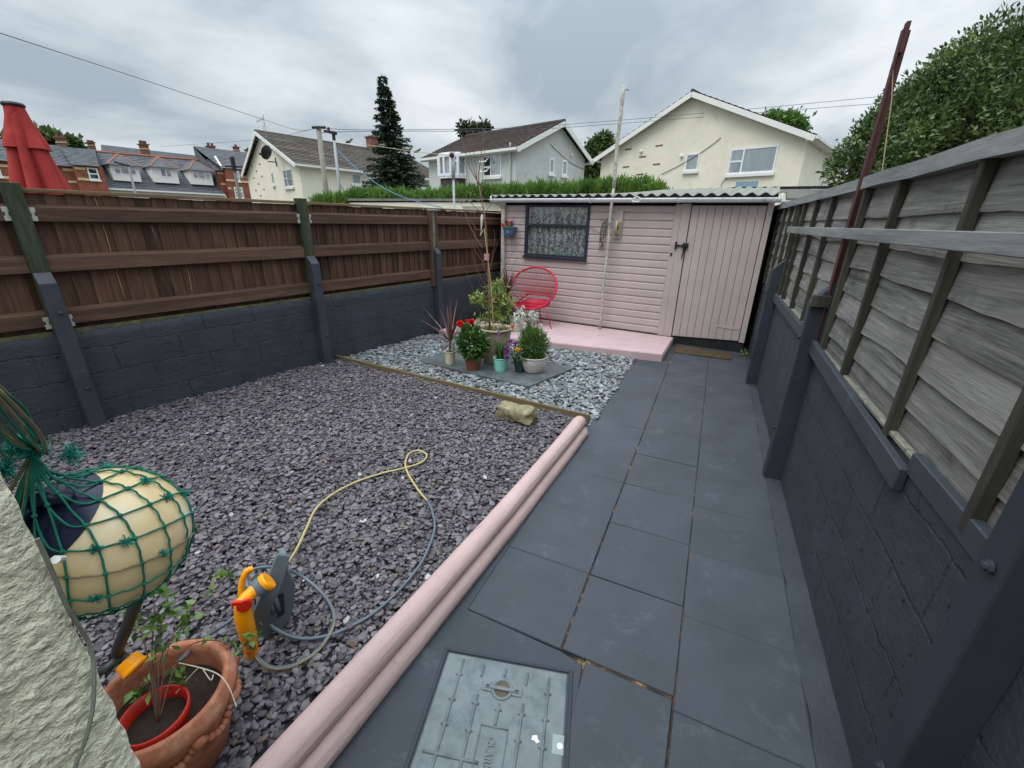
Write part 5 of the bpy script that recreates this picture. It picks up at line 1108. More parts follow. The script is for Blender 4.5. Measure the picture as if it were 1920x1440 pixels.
for i in range(9):
    off = np.array([Rr.uniform(-.022, .022) for _ in range(3)]); m_1 = (gat+wa)/2+off+np.array([0, 0, -.012]); b.tube(spline([gat+off*.25, m_1, wa+off*.2], 8), .0016, 6)
b.build('tail_ropes', M['net'], nt_o, smooth=True)
b = MB()
for i in range(5):
    off = np.array([Rr.uniform(-.025, .025) for _ in range(3)]); b.tube(spline([gat+off*.4, (gat+wa)/2+off*.7, wa+off*.4], 6), .0017, 6)
b.tube(spline([gat, sph(.2, 1.0, Rf*1.2), sph(.42, 1.6, Rf*1.1), sph(.5, 2.2, Rf*1.07), sph(.55, 2.5, Rf*1.09), sph(.40, 2.7, Rf*1.12)], 6), .0028, 6); b.build('tan_rope', M['net_tan'], nt_o, smooth=True)
b = MB(); Rn = np.random.default_rng(4)
tufts = [(gat, .012, 200), (gat+upv*.010-rgt*.012, .012, 160), (gat-rgt*.030-upv*.015, .011, 120), (gat+rgt*.03-upv*.02, .011, 90)]+[(netp(s, 2*pi*k/NP+s*TW), .0065, 40) for k, s in ((2, .09), (3, .18), (5, .28), (5, .36), (6, .46), (7, .36), (4, .55), (6, .62), (8, .55), (3, .45), (9, .3), (4, .2))]+[(FC-axf*Rf*1.04, .012, 60)]
for c_, r_, n_ in tufts:
    for i in range(n_):
        q = Rn.normal(size=3); q /= np.linalg.norm(q); p = c_+q*r_*.15; b.tube([p, p+q*r_*.55+Rn.normal(size=3)*r_*.15, p+q*r_+Rn.normal(size=3)*r_*.3], .0006, 3, caps=False)
b.build('frayed_ends', M['net_lt'], nt_o)
b = MB(); b.tube(spline([FC-axf*Rf*1.0, g(278, 1092, .80), g(262, 1110, .74)], 5), .006, 8); b.build('foot_rope', M['reel_dark'], nt_o, smooth=True)
# cable clipped to the wall corner
b = MB(); b.tube(spline([at(70, 1010, .553), at(98, 1072, .553), at(127, 1140, .552), at(170, 1215, .556), at(176, 1300, .54), at(165, 1370, .528), at(140, 1440, .524)], 8), .0020, 7); o = b.build('cable', paint('painted_cable', L3((112, 113, 102)), .2, 40, .8, .3)); tag(o, 'thin painted cable clipped down the cream wall corner', 'cable')
b = MB(); b.tube([at(104, 1049, .553), at(118, 1047, .575)], [.004, .003], 8); tag(b.build('cable_clip', M['white_chip']), 'small white plastic clip on the cream wall corner', 'clip')
# ================= BACKGROUND =================
M['cream_wall'] = paint('cream_render', L3((228, 222, 203)), .05, 1.2, .9, .25, 40, .01, dirt=L3((212, 207, 184)), dirt_amt=.3)
M['gray_wall'] = paint('grey_green_render', L3((192, 197, 193)), .05, 1.2, .9, .25, 40, .01, dirt=L3((166, 174, 170)), dirt_amt=.35)
M['barge'] = paint('white_bargeboard', L3((226, 226, 220)), .04, 3, .6, 0)
M['win_glass'] = glass('window_glass', rough=.03)
def tilemat(name, a, b_, c): 
    t = NT(name); v = t.coord(); f = t.noise(v, 1.6, 8, .7); f2 = t.noise(t.coord((3, 3, 3)), 4, 5, .7)
    col = t.ramp(f, [(.3, a), (.52, b_), (.7, c)]); col = t.mix(.35, col, t.ramp(t.rnd(), [(0, a), (1, c)])); col = t.mix(t.gray(f2, .45, .7), col, tuple(q*.7 for q in a[:3])+(1,))
    t.bump(f2, .4, .02); return t.fin(col, .85, .2)
M['tile_brown'] = tilemat('brown_roof_tiles', L3((62, 56, 52)), L3((92, 84, 78)), L3((122, 116, 106)))
M['tile_dark'] = tilemat('dark_roof_tiles', L3((66, 58, 56)), L3((88, 78, 74)), L3((104, 94, 88)))
M['slate_roof'] = tilemat('welsh_slate', L3((78, 80, 84)), L3((98, 101, 106)), L3((122, 124, 128)))
M['curtain_lt'] = paint('net_curtain', L3((176, 180, 184)), .22, 2.5, .9, 0, stretch=(6, 6, .2)); M['room_dark'] = paint('dark_room', L3((36, 40, 44)), .3, 3, .9, 0)
t = NT('red_brick'); bt = t.n('ShaderNodeTexBrick'); sp_ = t.n('ShaderNodeSeparateXYZ'); t.l(t.coord(), sp_.inputs[0]); cb_ = t.n('ShaderNodeCombineXYZ'); t.l(t.math('ADD', sp_.outputs[0], sp_.outputs[1]), cb_.inputs[0]); t.l(sp_.outputs[2], cb_.inputs[1]); t.l(cb_.outputs[0], bt.inputs['Vector'])
bt.inputs['Scale'].default_value = 1; bt.inputs['Brick Width'].default_value = .23; bt.inputs['Row Height'].default_value = .075; bt.inputs['Mortar Size'].default_value = .008
bt.inputs['Color1'].default_value = L3((158, 84, 58)); bt.inputs['Color2'].default_value = L3((132, 66, 48)); bt.inputs['Mortar'].default_value = L3((150, 128, 110))
M['brick'] = t.fin(t.mix(t.gray(t.noise(t.coord(), 2, 6), .4, .8), bt.outputs[0], L3((116, 64, 50))), .9, .15)
M['cream_stone'] = paint('cream_dressing', L3((206, 184, 148)), .1, 3, .9, 0); M['orange_tile'] = paint('orange_ridge', L3((152, 102, 82)), .15, 6, .85, 0); M['chim'] = paint('chimney_brick', L3((124, 86, 74)), .25, 5, .9, .3)
M['darkpot'] = paint('chimney_pots', L3((104, 72, 60)), .25, 8, .9, 0)

def face_frame(p0, p1):
    p0 = np.array([p0[0], p0[1], 0.0]); p1 = np.array([p1[0], p1[1], 0.0]); u = (p1-p0)/np.linalg.norm(p1-p0); n_ = np.array([u[1], -u[0], 0])
    if n_.dot(CP-p0) < 0: n_ = -n_
    return p0, u, n_
def facepx(fr_, px, py):
    p0, u, n_ = fr_; q = onP(px, py, p0, n_); return float((q-p0)@u), float(q[2])
def fbox(b, fr_, s0, s1, z0, z1, d0, d1, mi=0):   # d outwards
    p0, u, n_ = fr_; P = lambda s, d, z: tuple(p0+u*s+n_*d+np.array([0, 0, z]))
    sgn = np.cross(u, np.array([0, 0, 1.])).dot(n_)
    q = [(s0, d1), (s1, d1), (s1, d0), (s0, d0)]
    if sgn < 0: q = q[::-1]
    b.hexa([P(s, d, z0) for s, d in q], [P(s, d, z1) for s, d in q], mi)
def window(parent, fr_, s0, s1, z0, z1, mull=(), trans=(), sill=True, curtain='curtain_lt', fw=.06, name='window', mat='white_pvc'):
    b = MB(); 
    for q in ((s0, s1, z0, z0+fw), (s0, s1, z1-fw, z1), (s0, s0+fw, z0+fw, z1-fw), (s1-fw, s1, z0+fw, z1-fw)): fbox(b, fr_, *q, -.01, .035)
    for m_1 in mull: x = s0+(s1-s0)*m_1; fbox(b, fr_, x-fw/2, x+fw/2, z0+fw, z1-fw, -.01, .034)
    for (a_, c_, zf) in trans: z = z0+(z1-z0)*zf; fbox(b, fr_, s0+(s1-s0)*a_+fw*.5, s0+(s1-s0)*c_-fw*.5, z-fw/2, z+fw/2, -.01, .033)
    wn = b.build(name, M[mat], parent)
    b = MB(); fbox(b, fr_, s0+fw*.6, s1-fw*.6, z0+fw*.6, z1-fw*.6, .012, .016); b.build('pane', M['win_glass'], wn)
    b = MB(); p0, u, n_ = fr_; K = 40; vs = []
    for i in range(K+1):
        s = s0+fw*.6+(s1-s0-fw*1.2)*i/K; p = p0+u*s+n_*(.005+.003*sin(i*1.7)); vs += [(p[0], p[1], z0+fw*.5), (p[0], p[1], z1-fw*.5)]
    b.add(vs, [(2*i, 2*i+2, 2*i+3, 2*i+1) for i in range(K)]); b.build('curtain', M[curtain], wn)
    if sill: b = MB(); fbox(b, fr_, s0-.06, s1+.06, z0-.13, z0-.005, -.01, .12); b.build('sill', M['barge'], wn)
    return wn
def pxwin(parent, fr_, x0, y0, x1, y1, **k):
    a_ = facepx(fr_, x0, y0); c_ = facepx(fr_, x1, y1); a2 = facepx(fr_, x0, y1); c2_ = facepx(fr_, x1, y0)
    s0, s1 = sorted((a_[0], c_[0])); z1 = (a_[1]+c2_[1])/2; z0 = (c_[1]+a2[1])/2
    if a_[0] > c_[0] and 'mull' in k: k['mull'] = tuple(1-q for q in k['mull'])
    return window(parent, fr_, s0, s1, z0, z1, **k)
def courses(b, e0, e1, r0, r1, n_, th=.045, mi=0):
    """stepped tile courses from eave line e0-e1 up to ridge line r0-r1"""
    e0, e1, r0, r1 = [np.array(q, float) for q in (e0, e1, r0, r1)]
    nn = np.cross(e1-e0, r0-e0); nn /= np.linalg.norm(nn); nn = nn if nn[2] > 0 else -nn
    for i in range(n_):
        t0, t1 = i/n_, (i+1)/n_; K = 6
        for k in range(K):
            a_, c_ = k/K, (k+1)/K
            A_ = (e0*(1-a_)+e1*a_)*(1-t0)+(r0*(1-a_)+r1*a_)*t0; B_ = (e0*(1-c_)+e1*c_)*(1-t0)+(r0*(1-c_)+r1*c_)*t0
            C_ = (e0*(1-c_)+e1*c_)*(1-t1)+(r0*(1-c_)+r1*c_)*t1; D_ = (e0*(1-a_)+e1*a_)*(1-t1)+(r0*(1-a_)+r1*a_)*t1
            b.add([A_+nn*th, B_+nn*th, C_+nn*.008, D_+nn*.008, A_-nn*.01, B_-nn*.01], [(0, 1, 2, 3), (4, 5, 1, 0)], mi)
def gable_house(name, Ga, Gb, ext, ze, apex, wall, tile, label, oh=.35, side=0.3, ncourse=18, base=-.6, cat='house'):
    """Ga,Gb: gable wall corners; ext: vector of the long direction; apex: 3d apex point over the gable"""
    Ga = np.array([Ga[0], Ga[1], 0.]); Gb = np.array([Gb[0], Gb[1], 0.]); ext = np.array([ext[0], ext[1], 0.]); Z = np.array([0, 0, 1.])
    u = (Gb-Ga)/np.linalg.norm(Gb-Ga); v_ = ext/np.linalg.norm(ext); W_ = np.linalg.norm(Gb-Ga); ap = np.array([apex[0], apex[1], 0.]); ap = Ga+u*float((ap-Ga)@u); za = apex[2]
    ro = empty(name, tuple((Ga+Gb+ext)/2+np.array([0, 0, base])), 0, label, cat)
    b = MB(); P = [Ga+Z*base, Gb+Z*base, Gb+Z*ze, ap+Z*(za-.02), Ga+Z*ze]; b.add(P+[p+ext for p in P], [(0, 1, 2, 3, 4), (9, 8, 7, 6, 5), (1, 6, 7, 2), (0, 4, 9, 5), (2, 7, 8, 3), (4, 3, 8, 9), (0, 5, 6, 1)]); b.build('wall', wall, ro)
    b = MB(); sa = (za-ze)/max(.1, np.linalg.norm(ap-Ga)); sb_ = (za-ze)/max(.1, np.linalg.norm(Gb-ap))
    f0 = -v_*oh; f1 = ext+v_*oh; top = .10
    for C_, sg, sl_ in ((Ga, -1, sa), (Gb, 1, sb_)):
        eo = C_+u*sg*side+Z*(ze-sl_*side+top); courses(b, eo+f0, eo+f1, ap+Z*(za+top)+f0, ap+Z*(za+top)+f1, ncourse)
    b.tube([ap+Z*(za+top+.01)+f0, ap+Z*(za+top+.01)+f1], .09, 8)
    rf = b.build('roof', tile, ro)
    b = MB()
    for f_ in (f0, f1):
        for C_, sg, sl_ in ((Ga, -1, sa), (Gb, 1, sb_)):
            b = MB(); eo = C_+u*sg*side+Z*(ze-sl_*side+top-.13); b.beam(eo+f_, ap+Z*(za+top-.13)+f_, .06, .22, up=Z); b.build('bargeboard', M['barge'], ro)
    for C_, sg, sl_ in ((Ga, -1, sa), (Gb, 1, sb_)):
        b = MB(); eo = C_+u*sg*(side+.05)+Z*(ze-sl_*side+.02); b.beam(eo+f0, eo+f1, .13, .12); b.beam(C_+u*sg*side*.5+f0+Z*(ze-sl_*side-.06), C_+u*sg*side*.5+f1+Z*(ze-sl_*side-.06), side, .04); b.build('gutter', M['barge'], ro)
    return ro, u, v_, rf
def vent(b, fr_, px, py, w_=.22, h_=.10): s, z = facepx(fr_, px, py); fbox(b, fr_, s-w_/2, s+w_/2, z-h_/2, z+h_/2, -.02, .012)

# ---- right cream house ----
A_, B_ = g(1128, 296, 5.2), g(1517, 255, 5.2); frR = face_frame(A_, B_); s_, z_ = facepx(frR, 1303, 178)
ap_ = frR[0]+frR[1]*s_; ap_ = np.array([ap_[0], ap_[1], z_])
vdir = azd(14)
hR, uR, vR, rfR = gable_house('house', A_, B_, vdir*10.5, 5.2, ap_, M['cream_wall'], M['tile_dark'], 'large cream rendered gable house at the right behind the shed')
pxwin(hR, frR, 1288, 288, 1308, 320, fw=.07); pxwin(hR, frR, 1372, 276, 1450, 325, mull=(.30,), trans=((0, .30, .5),), fw=.075)
b = MB()
for x, y in ((1178, 280), (1205, 294), (1236, 273), (1174, 313), (1231, 308), (1200, 327)): vent(b, frR, x, y, .42, .07)
b.build('brick_vents', M['chim'], hR)
b = MB()
for x, y in ((1203, 284), (1279, 293)): s, z = facepx(frR, x, y); b.ball(frR[0]+frR[1]*s+frR[2]*.06+np.array([0, 0, z]), .09, n=8, m=6)
b.build('outlet', M['barge'], hR)
b = MB(); pts = [(1240, 327), (1270, 312), (1300, 295), (1330, 275), (1352, 258)]; b.tube(spline([onP(x, y, frR[0]+frR[2]*.03, frR[2]) for x, y in pts], 4), .014, 5); b.tube(spline([onP(x, y, frR[0]+frR[2]*.03, frR[2]) for x, y in ((1350, 355), (1356, 340), (1368, 330))], 4), .012, 5); b.build('cable', M['wire'], hR)
b = MB(); a_ = facepx(frR, 1381, 341); c_ = facepx(frR, 1419, 354); fbox(b, frR, a_[0], c_[0], c_[1]-.8, a_[1], -.02, .03); b.build('blue_panel', paint('pale_blue_sign', L3((132, 160, 176)), .08, 4, .7, 0), hR)
frRs = face_frame(B_, B_+vdir*8); 
b = MB(); p = B_+vdir*2.6; q = p+frRs[2]*.12; b.tube([(q[0], q[1], 5.0), (q[0]-.3*frRs[2][0], q[1], 4.6), (q[0], q[1], 0)], .045, 8); b.build('downpipe', M['white_pvc'], hR)
window(hR, frRs, 4.2, 5.0, 3.2, 4.4, fw=.07)

# ---- middle grey house ----
Bm, Cm, Am = g(968, 276, 5.1), g(1097, 299, 5.1), g(803, 296, 5.1)
frMs = face_frame(Bm, Cm); s_, z_ = facepx(frMs, 1049, 232); apm = frMs[0]+frMs[1]*s_; apm = np.array([apm[0], apm[1], z_])
hM, uM, vM, rfM = gable_house('house', Bm, Cm, Am-Bm, 5.1, apm, M['gray_wall'], M['tile_dark'], 'pale grey rendered house in the middle with a bow window', ncourse=16)
frMf = face_frame(Am, Bm)
pxwin(hM, frMs, 1030, 296, 1038, 326, fw=.09); pxwin(hM, frMs, 1054, 300, 1062, 329, fw=.09)
wm_ = pxwin(hM, frMf, 907, 291, 940, 331, mull=(.42,), trans=((0, .42, .47),), fw=.07)
a_ = facepx(frMf, 907, 293); c_ = facepx(frMf, 921, 331); b = MB()
for z1, z0 in ((a_[1]-.05, (a_[1]+c_[1])/2+.02), ((a_[1]+c_[1])/2-.05, c_[1]+.1)):
    for (s0, s1) in ((a_[0]+.03, a_[0]+.08), (c_[0]-.08, c_[0]-.03)):
        p0 = frMf[0]+frMf[1]*s0; p0b = frMf[0]+frMf[1]*s1; h_ = z1-z0
        o0 = p0+np.array([0, 0, z1])+frMf[2]*.04; b.beam(o0, o0+frMf[2]*h_*.75-np.array([0, 0, h_*.6]), .05, .05)
    o0 = frMf[0]+frMf[1]*(a_[0]+.03)+np.array([0, 0, z1])+frMf[2]*.04; o1 = frMf[0]+frMf[1]*(c_[0]-.03)+np.array([0, 0, z1])+frMf[2]*.04; dd = frMf[2]*h_*.75-np.array([0, 0, h_*.6]); b.beam(o0, o1, .05, .05); b.beam(o0+dd, o1+dd, .05, .06)
b.build('open_casement', M['white_pvc'], wm_)
b = MB(); fbox(b, frMf, a_[0]+.05, c_[0]-.02, c_[1]+.08, a_[1]-.06, .017, .02); b.build('opening', M['room_dark'], wm_)
# bow window
a_ = facepx(frMf, 829, 295); c_ = facepx(frMf, 874, 334); s0, s1, z1, z0 = a_[0]+.1, c_[0], a_[1]-.0, c_[1]+.1; bw = empty('bow_window', (frMf[0]+frMf[1]*(s0+s1)/2)+np.array([0, 0, z0])); bw.parent = hM; bw.location = tuple(WL['bow_window']-WL[hM.name])
def bowp(t_, z, r=1.0): a = pi*t_; return frMf[0]+frMf[1]*((s0+s1)/2-(s1-s0)/2*cos(a)*r)+frMf[2]*(.75*sin(a)**.7*r)+np.array([0, 0, z])
ts_ = np.linspace(0, 1, 7)
b = MB()
for i in range(6):
    for zz, hh in ((z0+.06, .14), (z1-.06, .14)): b.beam(bowp(ts_[i], zz), bowp(ts_[i+1], zz), .10, hh)
for t_ in ts_: b.beam(bowp(t_, z0), bowp(t_, z1), .12, .12, up=(0, 1, 0))
b.beam(bowp(ts_[5], z0+(z1-z0)*.68), bowp(ts_[4], z0+(z1-z0)*.68), .08, .09); b.prism([bowp(t_, z1) for t_ in ts_], (0, 0, .10)); b.prism([bowp(t_, z0-.12, 1.04) for t_ in ts_], (0, 0, .12)); wo = b.build('window', M['white_pvc'], hM)
b = MB(); [b.add([bowp(ts_[i], z0, .97), bowp(ts_[i+1], z0, .97), bowp(ts_[i+1], z1, .97), bowp(ts_[i], z1, .97)], [(0, 1, 2, 3)]) for i in range(6)]; b.build('pane', M['win_glass'], wo)
b = MB(); [b.add([bowp(ts_[i], z0, .90), bowp(ts_[i+1], z0, .90), bowp(ts_[i+1], z1, .90), bowp(ts_[i], z1, .90)], [(0, 1, 2, 3)]) for i in range(6)]; b.build('curtain', M['curtain_lt'], wo)
bpy.data.objects.remove(bw)
b = MB(); b.prism([bowp(t_, z0-1.9, .92) for t_ in ts_], (0, 0, 1.78)); b.build('bay_base', M['tile_dark'], hM)
b = MB(); s, z = facepx(frMs, 1070, 291); b.ball(frMs[0]+frMs[1]*s+frMs[2]*.06+np.array([0, 0, z]), .08, n=8, m=6); b.build('outlet', M['barge'], hM)
b = MB(); b.tube(spline([onP(x, y, frMs[0]+frMs[2]*.03, frMs[2]) for x, y in ((1032, 270), (1045, 283), (1070, 305), (1096, 318))], 4), .012, 5); b.build('cable', M['wire'], hM)
b = MB(); s, z = facepx(frMf, 959, 272); p = frMf[0]+frMf[1]*s+frMf[2]*.09; b.tube([(p[0], p[1], z+.1), (p[0], p[1], 0)], .05, 8); b.build('downpipe', M['gray_wall'], hM)

# ---- left cream house ----
k_ = .83
def sc_(p): return np.array([p[0]*k_, p[1]*k_, 0])
Al, Bl, Fl = sc_(g(463, 327, 5.2)), sc_(g(560, 307, 5.2)), sc_(g(806, 335, 5.2)); zeL = CAM_H+(5.2-CAM_H)*k_
frL = face_frame(Al, Bl); s_, z_ = facepx(frL, 488, 250); apl = frL[0]+frL[1]*s_
s_mid = min(s_, np.linalg.norm(Bl-Al)*.52); apl = frL[0]+frL[1]*s_; apl = np.array([apl[0], apl[1], z_])
hL, uL, vL, rfL = gable_house('house', Al, Bl, (Fl-Bl)*1.15, zeL, apl, M['cream_wall'], M['tile_brown'], 'long cream house at the left with a satellite dish on its gable', ncourse=18)
pxwin(hL, frL, 530, 317, 552, 351, mull=(.36,), trans=((0, .36, .5),), fw=.07); pxwin(hL, frL, 508, 323, 516, 347, fw=.09)
frLs = face_frame(Bl, Fl)
pxwin(hL, frLs, 658, 326, 678, 346, fw=.08); pxwin(hL, frLs, 789, 340, 802, 353, fw=.08)
b = MB()
for x, y in ((472, 311), (487, 308), (481, 321), (476, 334), (491, 331), (485, 345), (480, 357), (495, 355), (489, 367)): vent(b, frL, x, y, .34, .09)
b.build('brick_vents', M['chim'], hL)
# dish
dcn = onP(500, 286, frL[0]+frL[2]*.9, frL[2]); b = MB(); axd = frL[2]*.45-frL[1]*.75+np.array([0, 0, .35]); b.lathe([(.001, -.08), (.22, -.05), (.42, .02), (.43, .03), (.22, -.03), (.001, -.055)], dcn, 24, axis=axd, capb=False); ds = b.build('satellite_dish', M['black'], hL, smooth=True)
b = MB(); w1_ = onP(516, 278, frL[0], frL[2]); w2_ = onP(518, 304, frL[0], frL[2]); b.beam(dcn, w1_, .05, .05); b.beam(dcn-np.array([0, 0, .5]), w2_, .05, .06); b.beam(w2_+np.array([0, 0, .25]), w2_-np.array([0, 0, .25]), .08, .08, up=(1, 0, 0)); b.beam(dcn-np.array([0, 0, .4]), dcn+axd*.55-np.array([0, 0, .3]), .03, .03); b.ball(dcn+axd*.6-np.array([0, 0, .28]), .07); b.build('dish_bracket', M['black'], ds)
# aerial
am = onP(503, 275, frL[0]+frL[2]*.15, frL[2]); at_p = onP(493, 215, frL[0]+frL[2]*.15, frL[2]); b = MB(); b.tube([am, at_p], .022, 6); hd = frL[1]
p = onP(494, 222, frL[0]+frL[2]*.15, frL[2]); b.tube([p-hd*1.6, p+hd*.1], .014, 5)
for q in np.linspace(.1, 1.5, 8): b.tube([p-hd*q-np.array([0, 0, .12]), p-hd*q+np.array([0, 0, .12])], .008, 4)
p = onP(496, 236, frL[0]+frL[2]*.15, frL[2]); b.tube([p-hd*.35, p+hd*.05], .012, 5); b.tube([p-hd*.33-np.array([0, 0, .3]), p-hd*.33+np.array([0, 0, .35])], .01, 5); b.build('aerial', M['metal'], hL)
cs = apl+vL*7.6; pz = onP(703, 262, (cs[0], cs[1], 0), frLs[2]); b = MB(); rz_ = atan2(vL[1], vL[0]); c_ = onP(697, 262, (apl[0]+vL[0]*7, apl[1]+vL[1]*7, 0), (.7, .7, 0))
t0_ = None
for q in np.linspace(2, 14, 200):
    P_ = apl+vL*q; cc_ = RM.T @ (P_-CP); x_ = 960+F_PX*cc_[0]/cc_[2]
    if x_ > 700: t0_ = P_; break
t0_ = t0_ if t0_ is not None else apl+vL*8
b.hexa([t0_+uL*i*.42+vL*j*.42+np.array([0, 0, -.6]) for i, j in ((-1, -1), (1, -1), (1, 1), (-1, 1))], [t0_+uL*i*.42+vL*j*.42+np.array([0, 0, .95]) for i, j in ((-1, -1), (1, -1), (1, 1), (-1, 1))])
b.hexa([t0_+uL*i*.5+vL*j*.5+np.array([0, 0, .951]) for i, j in ((-1, -1), (1, -1), (1, 1), (-1, 1))], [t0_+uL*i*.5+vL*j*.5+np.array([0, 0, 1.05]) for i, j in ((-1, -1), (1, -1), (1, 1), (-1, 1))]); b.build('chimney', M['chim'], rfL)

# ---- terrace far left ----
TD = azd(9.0); TP = at(300, 362, 60); TN = np.array([TD[1], -TD[0], 0]); TN = TN if TN.dot(CP-TP) > 0 else -TN
def T(px, py, back=0.0): return onP(px, py, TP-TN*back, TN)
def quadwall(b, x0, x1, yt0, yt1, back, th=.3, zb=-1, mi=0):
    p, q = T(x0, yt0, back), T(x1, yt1, back); b.hexa([(p[0], p[1], zb), (q[0], q[1], zb), (q[0]-TN[0]*th, q[1]-TN[1]*th, zb), (p[0]-TN[0]*th, p[1]-TN[1]*th, zb)], [tuple(p), tuple(q), tuple(q-TN*th), tuple(p-TN*th)], mi)
def slope(b, e0, e1, r0, r1, back_e, back_r, n_=14): courses(b, T(*e0, back_e), T(*e1, back_e), T(*r0, back_r), T(*r1, back_r), n_, .05)
def fill(b, e0, e1, r0, r1, be, br): # underside body so the roof is a solid
    E0, E1, R0, R1 = T(*e0, be), T(*e1, be), T(*r0, br), T(*r1, br); b0, b1 = R0-TN*4, R1-TN*4
    L_ = lambda p: np.array([p[0], p[1], -1.]); b.add([E0, E1, R1, R0, L_(E0), L_(E1), L_(R1), L_(R0)], [(0, 3, 7, 4), (1, 5, 6, 2), (3, 2, 6, 7)])
def chimney(parent, x0, x1, y0, y1, back, pots=2, mat='chim'):
    p, q, r_ = T(x0, y1, back), T(x1, y1, back), T(x0, y0, back); w_ = np.linalg.norm(q-p); h_ = r_[2]-p[2]; b = MB()
    def bx(ex, z0, z1, mi=0): b.hexa([p-TD*ex+TN*ex+np.array([0, 0, z0]), q+TD*ex+TN*ex+np.array([0, 0, z0]), q+TD*ex-TN*(w_*.6+ex)+np.array([0, 0, z0]), p-TD*ex-TN*(w_*.6+ex)+np.array([0, 0, z0])], [p-TD*ex+TN*ex+np.array([0, 0, z1]), q+TD*ex+TN*ex+np.array([0, 0, z1]), q+TD*ex-TN*(w_*.6+ex)+np.array([0, 0, z1]), p-TD*ex-TN*(w_*.6+ex)+np.array([0, 0, z1])], mi)
    bx(0, -1.5, h_*.42); bx(.05, h_*.42, h_*.48, 1); bx(0, h_*.48, h_*.72); bx(.12, h_*.72, h_*.78)
    for k in range(pots): c_ = p+(q-p)*(.25+.5*k/max(1, pots-1) if pots > 1 else .5)-TN*w_*.3; b.lathe([(.17, h_*.78), (.14, h_*1.0), (.17, h_*1.02)], (c_[0], c_[1], p[2]), 8, 2, capt=True)
    return b.build('chimney', [M['chim'], M['cream_stone'], M['darkpot']], parent)
h1 = empty('terraced_house', tuple(T(150, 370)), 0, 'red brick terraced house at the far left behind the closed parasol', 'house')
b = MB(); quadwall(b, -60, 138, 296, 312.5, 0); quadwall(b, 138, 192, 310, 313.5, -.9, 1.3); b.build('wall', M['brick'], h1)
b = MB(); slope(b, (-60, 296), (137, 313), (-60, 254), (137, 277), -.3, 5); slope(b, (134, 309), (186, 312.5), (110, 275), (178, 281), -1.2, 5); fill(b, (-60, 298), (185, 314), (-60, 256), (180, 283), .1, 5); b.build('roof', M['slate_roof'], h1)
b = MB()
for (x0, x1, y0, y1, bk_) in ((-40, 18, 308, 311, 0), (-40, 26, 330, 333.5, 0), (117, 138, 317, 319.5, 0), (128, 147, 340, 342, 0), (140, 160, 314.5, 317, -.95), (146, 168, 334.5, 337.5, -.95), (152, 158, 333, 337, -.95)):
    p, q = T(x0, y0, bk_), T(x1, y1, bk_); fbox(b, face_frame(TP-TN*bk_, TP-TN*bk_+TD), float((p-TP)@TD), float((q-TP)@TD), (p[2]+q[2])/2-.1, (p[2]+q[2])/2+.1, .0, .03)
b.build('string_course', M['cream_stone'], h1)
frT = lambda bk_: face_frame(TP-TN*bk_, TP-TN*bk_+TD)
pxwin(h1, frT(-.92), 162, 315, 188, 337, trans=((0, 1, .5),), fw=.1, curtain='room_dark'); pxwin(h1, frT(0), -12, 318, 5, 331, fw=.1)
chimney(h1, 111, 128, 251, 280, 5, 2); chimney(h1, 168, 181, 263, 281, 7, 2, 'cream_stone')
h2 = empty('terraced_house', tuple(T(300, 370)), 0, 'slate roofed terraced house with three white dormer windows at the far left', 'house')
b = MB(); quadwall(b, 192, 424, 355, 366, .2); b.build('wall', M['barge'], h2)
b = MB(); slope(b, (191, 353), (421, 365), (176.5, 283.5), (396, 302.5), -.1, 5.2, 22); fill(b, (192, 354), (420, 366), (178, 284.5), (395, 304), .1, 5.2); b.build('roof', M['slate_roof'], h2)
b = MB(); b.tube([T(176.5, 283.5, 5.1), T(396, 302, 5.1)], .13, 6); b.build('ridge', M['orange_tile'], h2)
b = MB(); b.beam(T(197, 353.5, -.3), T(422, 365.5, -.3), .2, .14); b.build('gutter', M['barge'], h2)
for (x0, y0, x1, y1, ax_, ay_, mll) in ((210, 310.5, 262, 340.5, 224, 288, (.3, .7)), (287, 314.5, 334, 344, 297, 295.5, (.5,)), (357, 320, 399.5, 347.5, 363, 302.5, (.3, .7))):
    bk_ = .7; f_ = frT(bk_); a_ = facepx(f_, x0, y0+1); c_ = facepx(f_, x1, y1); a2 = facepx(f_, x0+6, y1-2); c2_ = facepx(f_, x1-6, y0+5)
    s0, s1 = a2[0]-.1, c2_[0]+.15; z1, z0 = (a_[1]+c2_[1])/2+.15, (c_[1]+a2[1])/2
    b = MB(); fbox(b, f_, s0, s1, z0, z1, -3.0, 0); dm = b.build('dormer', M['barge'], h2)
    if len(mll) == 1: window(dm, f_, s0+(s1-s0)*.30, s0+(s1-s0)*.76, z0+(z1-z0)*.38, z1-.05, mull=mll, fw=.09, sill=False)
    else: window(dm, f_, s0+(s1-s0)*.10, s0+(s1-s0)*.90, z0+(z1-z0)*.40, z1-.05, mull=mll, trans=((0, .3, .72), (.7, 1, .72)), fw=.09, sill=False)
    P_ = lambda s, d, z: f_[0]+f_[1]*s+f_[2]*d+np.array([0, 0, z]); ov = .22; mid = (s0+s1)/2; b = MB(); hz_ = z1+1.05
    e0, e1, r0 = P_(s0-ov, .4, z1), P_(s1+ov, .4, z1), P_(mid, -1.2, hz_); r1 = P_(mid, -3.4, hz_); k0, k1 = P_(s0-ov, -3.4, z1), P_(s1+ov, -3.4, z1)
    b.add([e0, e1, r0, r1, k0, k1], [(0, 1, 2), (0, 2, 3, 4), (1, 5, 3, 2), (0, 4, 5, 1)]); b.build('dormer_roof', M['slate_roof'], dm)
    b = MB(); b.tube([e0, r0, r1], .07, 6); b.tube([e1, r0], .07, 6); b.build('hip_tiles', M['orange_tile'], dm)
chimney(h2, 267, 283, 264, 292, 6.2, 3)
